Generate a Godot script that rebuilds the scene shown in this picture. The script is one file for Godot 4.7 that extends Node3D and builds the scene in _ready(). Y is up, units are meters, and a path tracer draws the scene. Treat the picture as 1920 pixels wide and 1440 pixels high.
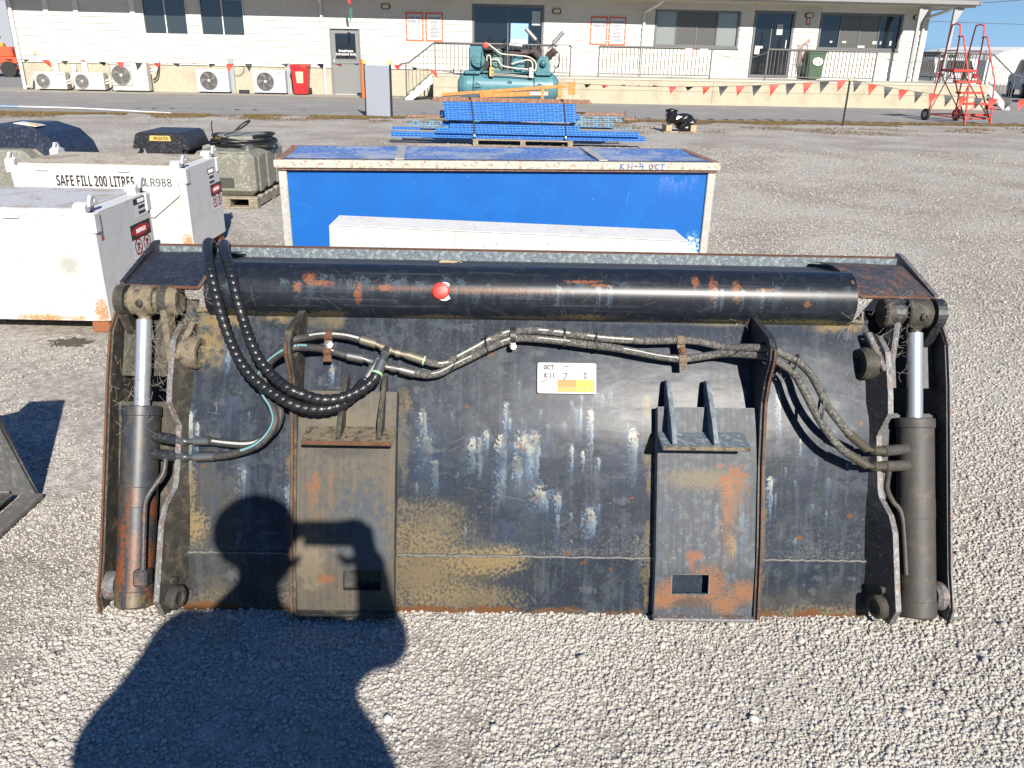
extends Node3D

# ------------------------------------------------------------------ mesh builder
class MB:
	var v := PackedVector3Array()
	var n := PackedVector3Array()
	var uv := PackedVector2Array()

	func tri(a: Vector3, b: Vector3, c: Vector3, na: Vector3, nb: Vector3, nc: Vector3, ua := Vector2.ZERO, ub := Vector2.ZERO, uc := Vector2.ZERO) -> void:
		if (b - a).cross(c - a).dot(na + nb + nc) > 0.0:
			v.append(a); v.append(c); v.append(b)
			n.append(na); n.append(nc); n.append(nb)
			uv.append(ua); uv.append(uc); uv.append(ub)
		else:
			v.append(a); v.append(b); v.append(c)
			n.append(na); n.append(nb); n.append(nc)
			uv.append(ua); uv.append(ub); uv.append(uc)

	func quad(a: Vector3, b: Vector3, c: Vector3, d: Vector3, out: Vector3, ua := Vector2(0, 1), ub := Vector2(1, 1), uc := Vector2(1, 0), ud := Vector2(0, 0)) -> void:
		var m := (c - a).cross(d - b).normalized()
		if m.dot(out) < 0.0:
			m = -m
		tri(a, b, c, m, m, m, ua, ub, uc)
		tri(a, c, d, m, m, m, ua, uc, ud)

	func box(c: Vector3, s: Vector3, bas := Basis.IDENTITY, bev := 0.0) -> void:
		var h := s * 0.5
		bev = minf(bev, minf(h.x, minf(h.y, h.z)) * 0.9)
		var ax := [Vector3(1, 0, 0), Vector3(0, 1, 0), Vector3(0, 0, 1)]
		for i in 3:
			var e0: Vector3 = ax[i]
			var e1: Vector3 = ax[(i + 1) % 3]
			var e2: Vector3 = ax[(i + 2) % 3]
			var h1: float = h[(i + 1) % 3] - bev
			var h2: float = h[(i + 2) % 3] - bev
			for sg in [-1.0, 1.0]:
				var o: Vector3 = e0 * h[i] * sg
				quad(c + bas * (o - e1 * h1 - e2 * h2), c + bas * (o + e1 * h1 - e2 * h2), c + bas * (o + e1 * h1 + e2 * h2), c + bas * (o - e1 * h1 + e2 * h2), bas * (e0 * sg))
		if bev <= 0.0:
			return
		for i in 3:
			var e0: Vector3 = ax[i]
			var e1: Vector3 = ax[(i + 1) % 3]
			var e2: Vector3 = ax[(i + 2) % 3]
			var l: float = h[i] - bev
			for s1 in [-1.0, 1.0]:
				for s2 in [-1.0, 1.0]:
					var p: Vector3 = e1 * h[(i + 1) % 3] * s1 + e2 * (h[(i + 2) % 3] - bev) * s2
					var q: Vector3 = e1 * (h[(i + 1) % 3] - bev) * s1 + e2 * h[(i + 2) % 3] * s2
					quad(c + bas * (p - e0 * l), c + bas * (p + e0 * l), c + bas * (q + e0 * l), c + bas * (q - e0 * l), bas * (e1 * s1 + e2 * s2))
		for sx in [-1.0, 1.0]:
			for sy in [-1.0, 1.0]:
				for sz in [-1.0, 1.0]:
					var sg := Vector3(sx, sy, sz)
					var nn := bas * sg.normalized()
					tri(c + bas * (sg * Vector3(h.x, h.y - bev, h.z - bev)), c + bas * (sg * Vector3(h.x - bev, h.y, h.z - bev)), c + bas * (sg * Vector3(h.x - bev, h.y - bev, h.z)), nn, nn, nn)

	# box between two points (a bar)
	func bar(a: Vector3, b: Vector3, wd: float, ht: float, up := Vector3.UP, bev := 0.0) -> void:
		var d := (b - a)
		var l := d.length()
		d /= l
		if absf(d.dot(up)) > 0.98:
			up = Vector3(0, 0, 1)
		var x := up.cross(d).normalized()
		var y := d.cross(x)
		box((a + b) * 0.5, Vector3(wd, ht, l), Basis(x, y, d), bev)

	func ring(p: Vector3, t: Vector3, r: float, seg: int, ref: Vector3) -> PackedVector3Array:
		var x := ref.cross(t).normalized()
		var y := t.cross(x)
		var o := PackedVector3Array()
		for i in seg:
			var a := TAU * i / seg
			o.append(p + (x * cos(a) + y * sin(a)) * r)
		return o

	func cyl(a: Vector3, b: Vector3, r: float, seg := 14, r2 := -1.0, cap := true) -> void:
		if r2 < 0.0:
			r2 = r
		var t := (b - a).normalized()
		var ref := Vector3.UP if absf(t.y) < 0.9 else Vector3.RIGHT
		var p := ring(a, t, r, seg, ref)
		var q := ring(b, t, r2, seg, ref)
		for i in seg:
			var j := (i + 1) % seg
			var ni := (p[i] - a).normalized() if r > 0.0 else (q[i] - b).normalized()
			var nj := (p[j] - a).normalized() if r > 0.0 else (q[j] - b).normalized()
			var u0 := float(i) / seg
			var u1 := float(i + 1) / seg
			tri(p[i], p[j], q[j], ni, nj, nj, Vector2(u0, 1), Vector2(u1, 1), Vector2(u1, 0))
			tri(p[i], q[j], q[i], ni, nj, ni, Vector2(u0, 1), Vector2(u1, 0), Vector2(u0, 0))
			if cap:
				tri(a, p[i], p[j], -t, -t, -t)
				tri(b, q[i], q[j], t, t, t)

	# swept tube; rr is a float or an array of radii
	func tube(pts: Array, rr, seg := 10, cap := true, flat_to := 1.0) -> void:
		var m := pts.size()
		var prev := PackedVector3Array()
		var pn := PackedVector3Array()
		var t0: Vector3 = (pts[1] - pts[0]).normalized()
		var x := (Vector3.UP if absf(t0.y) < 0.9 else Vector3.RIGHT).cross(t0).normalized()
		for k in m:
			var t: Vector3 = (pts[mini(k + 1, m - 1)] - pts[maxi(k - 1, 0)]).normalized()
			x = (x - t * x.dot(t)).normalized()
			var y := t.cross(x)
			var r: float = rr if rr is float else rr[k]
			var cur := PackedVector3Array()
			var cn := PackedVector3Array()
			for i in seg:
				var a := TAU * i / seg
				var d := x * cos(a) + y * sin(a) * flat_to
				cur.append(pts[k] + d * r)
				cn.append((x * cos(a) * flat_to + y * sin(a)).normalized())
			if k > 0:
				for i in seg:
					var j := (i + 1) % seg
					tri(prev[i], prev[j], cur[j], pn[i], pn[j], cn[j])
					tri(prev[i], cur[j], cur[i], pn[i], cn[j], cn[i])
			if cap and (k == 0 or k == m - 1):
				var e := -t if k == 0 else t
				for i in seg:
					tri(pts[k], cur[i], cur[(i + 1) % seg], e, e, e)
			prev = cur
			pn = cn

	# polygon in the xy plane of xf, thickness dz along +z
	func prism(poly: PackedVector2Array, xf: Transform3D, dz: float) -> void:
		var idx := Geometry2D.triangulate_polygon(poly)
		var nz := xf.basis.z.normalized() * signf(dz)
		var cen := Vector2.ZERO
		for p in poly:
			cen += p
		cen /= poly.size()
		var ccw := not Geometry2D.is_polygon_clockwise(poly)
		for s in 2:
			var z := dz * s
			var nn := nz if s == 1 else -nz
			for i in range(0, idx.size(), 3):
				var a := poly[idx[i]]
				var b := poly[idx[i + 1]]
				var c := poly[idx[i + 2]]
				tri(xf * Vector3(a.x, a.y, z), xf * Vector3(b.x, b.y, z), xf * Vector3(c.x, c.y, z), nn, nn, nn)
		for i in poly.size():
			var a := poly[i]
			var b := poly[(i + 1) % poly.size()]
			var d := b - a
			if d.length() < 1e-6:
				continue
			var o := Vector2(d.y, -d.x) if ccw else Vector2(-d.y, d.x)
			quad(xf * Vector3(a.x, a.y, 0), xf * Vector3(b.x, b.y, 0), xf * Vector3(b.x, b.y, dz), xf * Vector3(a.x, a.y, dz), xf.basis * Vector3(o.x, o.y, 0))

	# surface of revolution about axis from o; prof = array of Vector2(radius, height)
	func lathe(o: Vector3, axis: Vector3, prof: Array, seg := 16) -> void:
		var t := axis.normalized()
		var ref := Vector3.UP if absf(t.y) < 0.9 else Vector3.RIGHT
		var x := ref.cross(t).normalized()
		var y := t.cross(x)
		var tot := 0.0
		for k in prof.size() - 1:
			tot += (prof[k + 1] - prof[k]).length()
		var run := 0.0
		for k in prof.size() - 1:
			var p: Vector2 = prof[k]
			var q: Vector2 = prof[k + 1]
			var d := q - p
			var va := 1.0 - run / tot
			run += d.length()
			var vb := 1.0 - run / tot
			if d.length() < 1e-7:
				continue
			var nr := Vector2(d.y, -d.x).normalized()
			for i in seg:
				var a0 := TAU * i / seg
				var a1 := TAU * (i + 1) / seg
				var r0 := x * cos(a0) + y * sin(a0)
				var r1 := x * cos(a1) + y * sin(a1)
				var n0 := r0 * nr.x + t * nr.y
				var n1 := r1 * nr.x + t * nr.y
				var A := o + r0 * p.x + t * p.y
				var B := o + r1 * p.x + t * p.y
				var C := o + r1 * q.x + t * q.y
				var D := o + r0 * q.x + t * q.y
				if p.x > 1e-6:
					tri(A, B, C, n0, n1, n1, Vector2(float(i) / seg, va), Vector2(float(i + 1) / seg, va), Vector2(float(i + 1) / seg, vb))
				if q.x > 1e-6:
					tri(A, C, D, n0, n1, n0, Vector2(float(i) / seg, va), Vector2(float(i + 1) / seg, vb), Vector2(float(i) / seg, vb))

	func ball(c: Vector3, r: Vector3, seg := 12, bas := Basis.IDENTITY) -> void:
		var hs := seg / 2
		for i in hs:
			for j in seg:
				var P := []
				for q in [[i, j], [i, j + 1], [i + 1, j + 1], [i + 1, j]]:
					var th: float = PI * q[0] / hs
					var ph: float = TAU * q[1] / seg
					P.append(Vector3(sin(th) * cos(ph), cos(th), sin(th) * sin(ph)))
				var N := []
				for d in P:
					N.append((bas * (d / r)).normalized())
				tri(c + bas * (P[0] * r), c + bas * (P[1] * r), c + bas * (P[2] * r), N[0], N[1], N[2])
				tri(c + bas * (P[0] * r), c + bas * (P[2] * r), c + bas * (P[3] * r), N[0], N[2], N[3])

	func mesh() -> ArrayMesh:
		var a := []
		a.resize(Mesh.ARRAY_MAX)
		a[Mesh.ARRAY_VERTEX] = v
		a[Mesh.ARRAY_NORMAL] = n
		a[Mesh.ARRAY_TEX_UV] = uv
		var m := ArrayMesh.new()
		m.add_surface_from_arrays(Mesh.PRIMITIVE_TRIANGLES, a)
		return m

# ------------------------------------------------------------------ paint canvas (values are sRGB 0..1)
class Canvas:
	var w: int
	var h: int
	var c := PackedVector3Array()
	var rng := RandomNumberGenerator.new()

	func _init(w_: int, h_: int, base: Vector3, sd: int) -> void:
		w = w_
		h = h_
		rng.seed = sd
		c.resize(w * h)
		c.fill(base)

	static func field(w_: int, h_: int, sd: int, freq: float, oct := 4, sx := 1.0, sy := 1.0) -> PackedByteArray:
		var f := FastNoiseLite.new()
		f.seed = sd
		f.noise_type = FastNoiseLite.TYPE_SIMPLEX_SMOOTH
		f.fractal_type = FastNoiseLite.FRACTAL_FBM
		f.fractal_octaves = oct
		f.frequency = freq
		var iw := maxi(8, int(w_ * sx))
		var ih := maxi(8, int(h_ * sy))
		var im := f.get_image(iw, ih)
		if iw != w_ or ih != h_:
			im.resize(w_, h_, Image.INTERPOLATE_CUBIC)
		return im.get_data()

	# mix towards col where noise field exceeds lo..hi (0..255)
	func cover(f: PackedByteArray, col: Vector3, lo: float, hi: float, amt: float) -> void:
		var k := 1.0 / (hi - lo)
		for i in c.size():
			var a := (f[i] - lo) * k
			if a > 0.0:
				c[i] = c[i].lerp(col, minf(a, 1.0) * amt)

	# soft blob modulated by a noise field
	func blob(cx: float, cy: float, rx: float, ry: float, col: Vector3, amt: float, f: PackedByteArray, rough := 1.0) -> void:
		for y in range(maxi(0, int(cy - ry)), mini(h, int(cy + ry) + 1)):
			for x in range(maxi(0, int(cx - rx)), mini(w, int(cx + rx) + 1)):
				var dx := (x - cx) / rx
				var dy := (y - cy) / ry
				var d := 1.0 - sqrt(dx * dx + dy * dy)
				if d > 0.0:
					var i := y * w + x
					var a := clampf(d * 1.6 + (f[i] / 255.0 - 0.55) * 2.0 * rough, 0.0, 1.0) * minf(1.0, d * 3.0)
					c[i] = c[i].lerp(col, a * amt)

	# a run of wear: rounded ragged head at the top, thinning streaky tail downwards
	func run(x0: float, y0: float, y1: float, wd: float, head: Vector3, tail: Vector3, amt: float, f: PackedByteArray) -> void:
		var cols := PackedFloat32Array()
		var xa := maxi(0, int(x0 - wd))
		var xb := mini(w, int(x0 + wd) + 1)
		for x in range(xa, xb):
			cols.append(rng.randf_range(0.25, 1.0))
		for y in range(maxi(0, int(y0 - wd * 0.3)), mini(h, int(y1) + 1)):
			var t := clampf((y - y0) / maxf(1.0, y1 - y0), 0.0, 1.0)
			var cap := sqrt(clampf((y - y0 + wd * 0.3) / (wd * 0.8), 0.05, 1.0))
			for x in range(xa, xb):
				var i := y * w + x
				var nz := f[i] / 255.0
				var hw := wd * 0.5 * (0.45 + 1.1 * nz) * (1.0 - 0.4 * t) * cap
				var d := 1.0 - absf(x - x0 + (nz - 0.5) * wd * 1.1) / hw
				if d > 0.0:
					var st := lerpf(1.0, cols[x - xa], clampf(t * 3.0, 0.0, 1.0))
					var a := clampf(d * 1.8, 0.0, 1.0) * clampf((1.0 - t * t) * 1.5 + (nz - 0.62) * 1.2, 0.0, 1.0) * amt * st
					var col := head.lerp(tail, clampf(t * 2.2 + (nz - 0.5) * 0.8, 0.0, 1.0))
					c[i] = c[i].lerp(col, a)

	func specks(count: int, rmin: float, rmax: float, col: Vector3, amt: float, x0 := 0.0, y0 := 0.0, x1 := -1.0, y1 := -1.0, tall := 1.0) -> void:
		if x1 < 0.0:
			x1 = w
			y1 = h
		for k in count:
			var cx := rng.randf_range(x0, x1)
			var cy := rng.randf_range(y0, y1)
			var r := rmin + (rmax - rmin) * pow(rng.randf(), 3.0)
			var a0 := amt * rng.randf_range(0.4, 1.0)
			for y in range(maxi(0, int(cy - r * tall)), mini(h, int(cy + r * tall) + 2)):
				for x in range(maxi(0, int(cx - r)), mini(w, int(cx + r) + 2)):
					var dx := (x - cx) / r
					var dy := (y - cy) / (r * tall)
					var d := 1.2 - sqrt(dx * dx + dy * dy)
					if d > 0.0:
						c[y * w + x] = c[y * w + x].lerp(col, minf(1.0, d) * a0)

	func line(ax: float, ay: float, bx: float, by: float, wd: float, col: Vector3, amt: float) -> void:
		var a := Vector2(ax, ay)
		var b := Vector2(bx, by)
		for y in range(maxi(0, int(minf(ay, by) - wd)), mini(h, int(maxf(ay, by) + wd) + 1)):
			for x in range(maxi(0, int(minf(ax, bx) - wd)), mini(w, int(maxf(ax, bx) + wd) + 1)):
				var p := Vector2(x, y)
				var q := Geometry2D.get_closest_point_to_segment(p, a, b)
				var d := 1.0 - p.distance_to(q) / wd
				if d > 0.0:
					c[y * w + x] = c[y * w + x].lerp(col, minf(1.0, d * 2.0) * amt)

	func scratches(count: int, len0: float, len1: float, col: Vector3, amt: float, ang := -1.0, spread := 0.3) -> void:
		for k in count:
			var x := rng.randf_range(0, w)
			var y := rng.randf_range(0, h)
			var a := rng.randf() * TAU if ang < 0.0 else ang + rng.randf_range(-spread, spread)
			var l := rng.randf_range(len0, len1)
			line(x, y, x + cos(a) * l, y + sin(a) * l, rng.randf_range(0.7, 1.3), col, amt * rng.randf_range(0.3, 1.0))

	func tex() -> ImageTexture:
		var b := PackedByteArray()
		b.resize(w * h * 3)
		for i in c.size():
			var p := c[i]
			b[i * 3] = int(clampf(p.x, 0.0, 1.0) * 255.0)
			b[i * 3 + 1] = int(clampf(p.y, 0.0, 1.0) * 255.0)
			b[i * 3 + 2] = int(clampf(p.z, 0.0, 1.0) * 255.0)
		return ImageTexture.create_from_image(Image.create_from_data(w, h, false, Image.FORMAT_RGB8, b))

# ------------------------------------------------------------------ materials
var mats := {}

func lin(r: float, g: float, b: float, a := 1.0) -> Color:
	var c := Color(r, g, b).linear_to_srgb()
	c.a = a
	return c

func plain(key: String, r: float, g: float, b: float, rough := 0.7, metal := 0.0) -> StandardMaterial3D:
	if mats.has(key):
		return mats[key]
	var m := StandardMaterial3D.new()
	m.resource_name = key
	m.albedo_color = lin(r, g, b)
	m.roughness = rough
	m.metallic = metal
	mats[key] = m
	return m

# seamless weathered texture: base, blotches of a second colour, fine specks, upright streaks; linear colours
func weather(sd: int, base: Vector3, alt: Vector3, alt_at: float, speck: Vector3, speck_at: float, streak := 0.0, sz := 384, freq := 0.012) -> ImageTexture:
	var f := FastNoiseLite.new()
	f.seed = sd
	f.fractal_type = FastNoiseLite.FRACTAL_FBM
	f.fractal_octaves = 5
	f.frequency = freq
	var a := f.get_seamless_image(sz, sz).get_data()
	f.seed = sd + 7
	f.frequency = 0.09
	f.fractal_octaves = 3
	var b := f.get_seamless_image(sz, sz).get_data()
	f.seed = sd + 13
	f.frequency = 0.03
	var im := f.get_seamless_image(sz, sz)
	im.resize(sz, 24, Image.INTERPOLATE_BILINEAR)
	im.resize(sz, sz, Image.INTERPOLATE_BILINEAR)
	var s := im.get_data()
	var o := PackedByteArray()
	o.resize(sz * sz * 3)
	for i in sz * sz:
		var x := a[i] / 255.0
		var y := b[i] / 255.0
		var t := s[i] / 255.0
		var c := base * (0.86 + 0.28 * y)
		c = c.lerp(alt, clampf((x - alt_at + (y - 0.5) * 0.5) * 4.5, 0.0, 1.0))
		if streak > 0.0:
			c = c.lerp(alt, clampf((t - 0.55) * 4.0, 0.0, 1.0) * streak)
		c = c.lerp(speck, clampf((y - speck_at) * 12.0, 0.0, 1.0) * 0.8)
		var q := Color(c.x, c.y, c.z).linear_to_srgb()
		o[i * 3] = int(clampf(q.r, 0, 1) * 255.0)
		o[i * 3 + 1] = int(clampf(q.g, 0, 1) * 255.0)
		o[i * 3 + 2] = int(clampf(q.b, 0, 1) * 255.0)
	return ImageTexture.create_from_image(Image.create_from_data(sz, sz, false, Image.FORMAT_RGB8, o))

var bumps := {}
func bump_tex(sd: int, freq: float, sz := 256) -> ImageTexture:
	var k := str(sd) + "_" + str(freq)
	if not bumps.has(k):
		var f := FastNoiseLite.new()
		f.seed = sd
		f.fractal_octaves = 4
		f.frequency = freq
		bumps[k] = ImageTexture.create_from_image(f.get_seamless_image(sz, sz))
	return bumps[k]

# triplanar material from a texture; size = metres a repeat covers
func tri(key: String, tex: Texture2D, size: float, rough := 0.7, metal := 0.0, bump := 0.0) -> StandardMaterial3D:
	if mats.has(key):
		return mats[key]
	var m := StandardMaterial3D.new()
	m.resource_name = key
	m.albedo_texture = tex
	m.uv1_triplanar = true
	m.uv1_world_triplanar = true
	m.uv1_scale = Vector3.ONE / size
	m.roughness = rough
	m.metallic = metal
	if bump > 0.0:
		m.heightmap_enabled = true
		m.heightmap_texture = bump_tex(3, 0.05)
		m.heightmap_scale = bump
	mats[key] = m
	return m

func uvm(key: String, tex: Texture2D, rough := 0.7, metal := 0.0) -> StandardMaterial3D:
	var m := StandardMaterial3D.new()
	m.resource_name = key
	m.albedo_texture = tex
	m.roughness = rough
	m.metallic = metal
	m.texture_repeat = false
	mats[key] = m
	return m

# ------------------------------------------------------------------ scene nodes
func thing(called: String, label: String, category: String, group := "", at := Vector3.ZERO, turn := 0.0) -> Node3D:
	var o := Node3D.new()
	o.name = called
	add_child(o, true)
	o.position = at
	o.rotation.y = turn
	o.set_meta("label", label)
	o.set_meta("category", category)
	if group != "":
		o.set_meta("group", group)
	return o

func part(called: String, mb: MB, m: Material, parent: Node) -> MeshInstance3D:
	var o := MeshInstance3D.new()
	o.name = called
	o.mesh = mb.mesh()
	o.material_override = m
	parent.add_child(o, true)
	return o

func inst(called: String, mesh: Mesh, m: Material, parent: Node, xf := Transform3D.IDENTITY) -> MeshInstance3D:
	var o := MeshInstance3D.new()
	o.name = called
	o.mesh = mesh
	o.material_override = m
	parent.add_child(o, true)
	o.transform = xf
	return o

func tagged(o: Node, label: String, category: String, group := "") -> void:
	o.set_meta("label", label)
	o.set_meta("category", category)
	if group != "":
		o.set_meta("group", group)

func structure(called: String, mb: MB, m: Material) -> MeshInstance3D:
	var o := part(called, mb, m, self)
	o.set_meta("kind", "structure")
	return o

var fonts := {}
func lettering(text: String, size: float, m: Material, parent: Node, xf: Transform3D, bold := true, squeeze := 1.0, called := "lettering", face := "Droid Sans") -> MeshInstance3D:
	var key := face + str(bold)
	if not fonts.has(key):
		var sf := SystemFont.new()
		sf.font_names = PackedStringArray([face])
		sf.font_weight = 700 if bold else 400
		fonts[key] = sf
	var t := TextMesh.new()
	t.text = text
	t.font = fonts[key]
	t.font_size = 48
	t.pixel_size = size / 36.0
	t.depth = 0.002
	t.curve_step = 3.0
	var o := MeshInstance3D.new()
	o.name = called
	o.mesh = t
	o.material_override = m
	parent.add_child(o, true)
	o.transform = xf * Transform3D(Basis.from_scale(Vector3(squeeze, 1, 1)), Vector3.ZERO)
	return o

# Catmull-Rom through points, k steps a span
func smooth(p: Array, k := 6) -> Array:
	var o := []
	for i in p.size() - 1:
		var a: Vector3 = p[maxi(i - 1, 0)]
		var b: Vector3 = p[i]
		var c: Vector3 = p[i + 1]
		var d: Vector3 = p[mini(i + 2, p.size() - 1)]
		for s in k:
			o.append(b.cubic_interpolate(c, a, d, float(s) / k))
	o.append(p[p.size() - 1])
	return o

func V(x: float, y: float, z: float) -> Vector3:
	return Vector3(x, y, z)

func rect(x0: float, y0: float, x1: float, y1: float) -> PackedVector2Array:
	return PackedVector2Array([Vector2(x0, y0), Vector2(x1, y0), Vector2(x1, y1), Vector2(x0, y1)])

func disc_poly(cx: float, cy: float, r: float, n := 20, ry := -1.0) -> PackedVector2Array:
	var o := PackedVector2Array()
	for i in n:
		o.append(Vector2(cx + r * cos(TAU * i / n), cy + (r if ry < 0.0 else ry) * sin(TAU * i / n)))
	return o

# plate with a hole: cut in two halves across the hole so that each is a plain outline
func holed(mb: MB, outer: PackedVector2Array, hole: PackedVector2Array, xf: Transform3D, dz: float) -> void:
	var cx := 0.0
	for p in hole:
		cx += p.x / hole.size()
	for s in [-1.0, 1.0]:
		var half := rect(cx - 9.0, -9.0, cx, 9.0) if s < 0.0 else rect(cx, -9.0, cx + 9.0, 9.0)
		for piece in Geometry2D.intersect_polygons(outer, half):
			for q in Geometry2D.clip_polygons(piece, hole):
				mb.prism(q, xf, dz)

const PITCH := 22.3764
const ROLL := 0.021
const SUN_AZ := 15.5
const SUN_EL := 31.7

func _ready() -> void:
	setup_view()
	build_ground()
	build_building()
	build_yard()
	build_bucket()
	build_small_bucket()
	build_person()

func setup_view() -> void:
	var cam := Camera3D.new()
	cam.name = "camera"
	cam.position = Vector3(0, 1.6, 0)
	cam.basis = Basis(Vector3.RIGHT, -deg_to_rad(PITCH)) * Basis(Vector3.BACK, ROLL)
	cam.fov = 50.115
	cam.near = 0.05
	cam.far = 2000.0
	cam.current = true
	add_child(cam)
	var sky := ProceduralSkyMaterial.new()
	sky.sky_top_color = lin(0.02, 0.07, 0.21)
	sky.sky_horizon_color = lin(0.19, 0.335, 0.49)
	sky.sky_curve = 0.13
	sky.ground_bottom_color = lin(0.12, 0.11, 0.10)
	sky.ground_horizon_color = lin(0.16, 0.2, 0.24)
	sky.sun_angle_max = 8.0
	sky.sun_curve = 0.06
	var e := Environment.new()
	e.background_mode = Environment.BG_SKY
	e.sky = Sky.new()
	e.sky.sky_material = sky
	e.tonemap_mode = Environment.TONE_MAPPER_LINEAR
	e.tonemap_exposure = 1.85
	e.sdfgi_enabled = true
	e.ssao_enabled = true
	e.ssil_enabled = true
	var we := WorldEnvironment.new()
	we.name = "world"
	we.environment = e
	add_child(we)
	var sun := DirectionalLight3D.new()
	sun.name = "sun"
	var az := deg_to_rad(SUN_AZ)
	var el := deg_to_rad(SUN_EL)
	sun.basis = Basis.looking_at(Vector3(-sin(az) * cos(el), -sin(el), -cos(az) * cos(el)), Vector3.UP)
	sun.light_energy = 1.6
	sun.light_color = Color(1.0, 0.97, 0.925)
	sun.light_angular_distance = 0.53
	sun.shadow_enabled = true
	add_child(sun)

# ------------------------------------------------------------------ ground
func gravel_texture() -> Array:
	var sz := 1024
	var f := FastNoiseLite.new()
	f.seed = 11
	f.noise_type = FastNoiseLite.TYPE_CELLULAR
	f.cellular_return_type = FastNoiseLite.RETURN_DISTANCE
	f.frequency = 0.125
	f.fractal_type = FastNoiseLite.FRACTAL_NONE
	var cell := f.get_seamless_image(sz, sz)
	var a := cell.get_data()
	f.noise_type = FastNoiseLite.TYPE_SIMPLEX_SMOOTH
	f.fractal_type = FastNoiseLite.FRACTAL_FBM
	f.fractal_octaves = 5
	f.frequency = 0.01
	var b := f.get_seamless_image(sz, sz).get_data()
	f.frequency = 0.3
	f.fractal_octaves = 2
	var d := f.get_seamless_image(sz, sz).get_data()
	var o := PackedByteArray()
	o.resize(sz * sz * 3)
	var hgt := PackedByteArray()
	hgt.resize(sz * sz)
	for i in sz * sz:
		var x := a[i] / 255.0
		var y := b[i] / 255.0
		var z := d[i] / 255.0
		var k := 0.385 * (0.55 + 0.9 * z) * (0.85 + 0.3 * y)
		var stone := clampf((0.62 - x) * 3.0, 0.0, 1.0)
		k *= 0.8 + 0.32 * stone
		var c := Color(k * 1.07, k, k * 0.89).linear_to_srgb()
		o[i * 3] = int(clampf(c.r, 0, 1) * 255)
		o[i * 3 + 1] = int(clampf(c.g, 0, 1) * 255)
		o[i * 3 + 2] = int(clampf(c.b, 0, 1) * 255)
		hgt[i] = int(clampf(0.75 * (1.0 - x) + 0.25 * z, 0.0, 1.0) * 255)
	return [ImageTexture.create_from_image(Image.create_from_data(sz, sz, false, Image.FORMAT_RGB8, o)), ImageTexture.create_from_image(Image.create_from_data(sz, sz, false, Image.FORMAT_L8, hgt))]

func tone_texture(sd: int, lo: float, hi: float, freq: float, warm: float) -> ImageTexture:
	var sz := 512
	var f := FastNoiseLite.new()
	f.seed = sd
	f.fractal_octaves = 5
	f.frequency = freq
	var rng := RandomNumberGenerator.new()
	rng.seed = sd
	var b := f.get_seamless_image(sz, sz).get_data()
	var o := PackedByteArray()
	o.resize(sz * sz * 3)
	for i in sz * sz:
		var y := clampf((b[i] / 255.0 - 0.5) * 1.6 + 0.5, 0.0, 1.0)
		var k := lerpf(lo, hi, y) * rng.randf_range(0.80, 1.06)
		o[i * 3] = int(minf(1.0, k * (1.0 + warm * (1.0 - y))) * 255)
		o[i * 3 + 1] = int(minf(1.0, k) * 255)
		o[i * 3 + 2] = int(minf(1.0, k * (1.0 - warm * (1.0 - y))) * 255)
	return ImageTexture.create_from_image(Image.create_from_data(sz, sz, false, Image.FORMAT_RGB8, o))

func ground_poly(called: String, pts: Array, y: float, m: Material) -> MeshInstance3D:
	var mb := MB.new()
	var p := PackedVector2Array()
	for q in pts:
		p.append(q)
	var idx := Geometry2D.triangulate_polygon(p)
	for i in range(0, idx.size(), 3):
		var a := p[idx[i]]
		var b := p[idx[i + 1]]
		var c := p[idx[i + 2]]
		mb.tri(V(a.x, y, a.y), V(b.x, y, b.y), V(c.x, y, c.y), Vector3.UP, Vector3.UP, Vector3.UP)
	return structure(called, mb, m)

func build_ground() -> void:
	var g := gravel_texture()
	var m := tri("gravel", g[0], 1.15, 0.95)
	m.uv1_triplanar_sharpness = 8.0
	m.heightmap_enabled = true
	m.heightmap_texture = g[1]
	m.heightmap_scale = 0.5
	m.detail_enabled = true
	m.detail_blend_mode = BaseMaterial3D.BLEND_MODE_MUL
	m.detail_albedo = tone_texture(5, 0.84, 1.0, 0.012, 0.02)
	m.detail_uv_layer = BaseMaterial3D.DETAIL_UV_2
	m.uv2_triplanar = true
	m.uv2_world_triplanar = true
	m.uv2_scale = Vector3.ONE / 9.7
	ground_poly("ground", [Vector2(-500, 60), Vector2(500, 60), Vector2(500, -500), Vector2(-500, -500)], 0.0, m)
	var asphalt := tri("asphalt", weather(21, V(0.215, 0.208, 0.195), V(0.26, 0.248, 0.23), 0.56, V(0.17, 0.163, 0.155), 0.62, 0.0, 512, 0.008), 5.3, 0.9, 0.0, 0.25)
	ground_poly("road", [Vector2(-60, -14.6), Vector2(-11.1, -19.46), Vector2(-4.1, -20.1), Vector2(7.0, -21.2), Vector2(40, -24.4), Vector2(60, -28), Vector2(60, -36), Vector2(-60, -36)], 0.006, asphalt)
	var apron := tri("apron", weather(23, V(0.30, 0.275, 0.235), V(0.24, 0.22, 0.19), 0.52, V(0.36, 0.34, 0.30), 0.62, 0.0, 384, 0.012), 3.1, 0.9)
	ground_poly("pavement", [Vector2(-17.5, -26.0), Vector2(-9.0, -26.75), Vector2(-3.0, -27.0), Vector2(-3.0, -29.6), Vector2(-17.5, -28.6)], 0.012, apron)
	var stain := plain("oil_stain", 0.055, 0.045, 0.035, 0.6)
	var sp := []
	for i in 26:
		var a := TAU * i / 26.0
		var r := 1.0 + 0.28 * sin(i * 2.4) + 0.15 * sin(i * 5.1)
		sp.append(Vector2(-2.50 + 0.115 * r * cos(a), -4.36 + 0.07 * r * sin(a)))
	ground_poly("ground_stain", sp, 0.004, stain)
	scatter_stones()
	scatter_grass()

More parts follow.
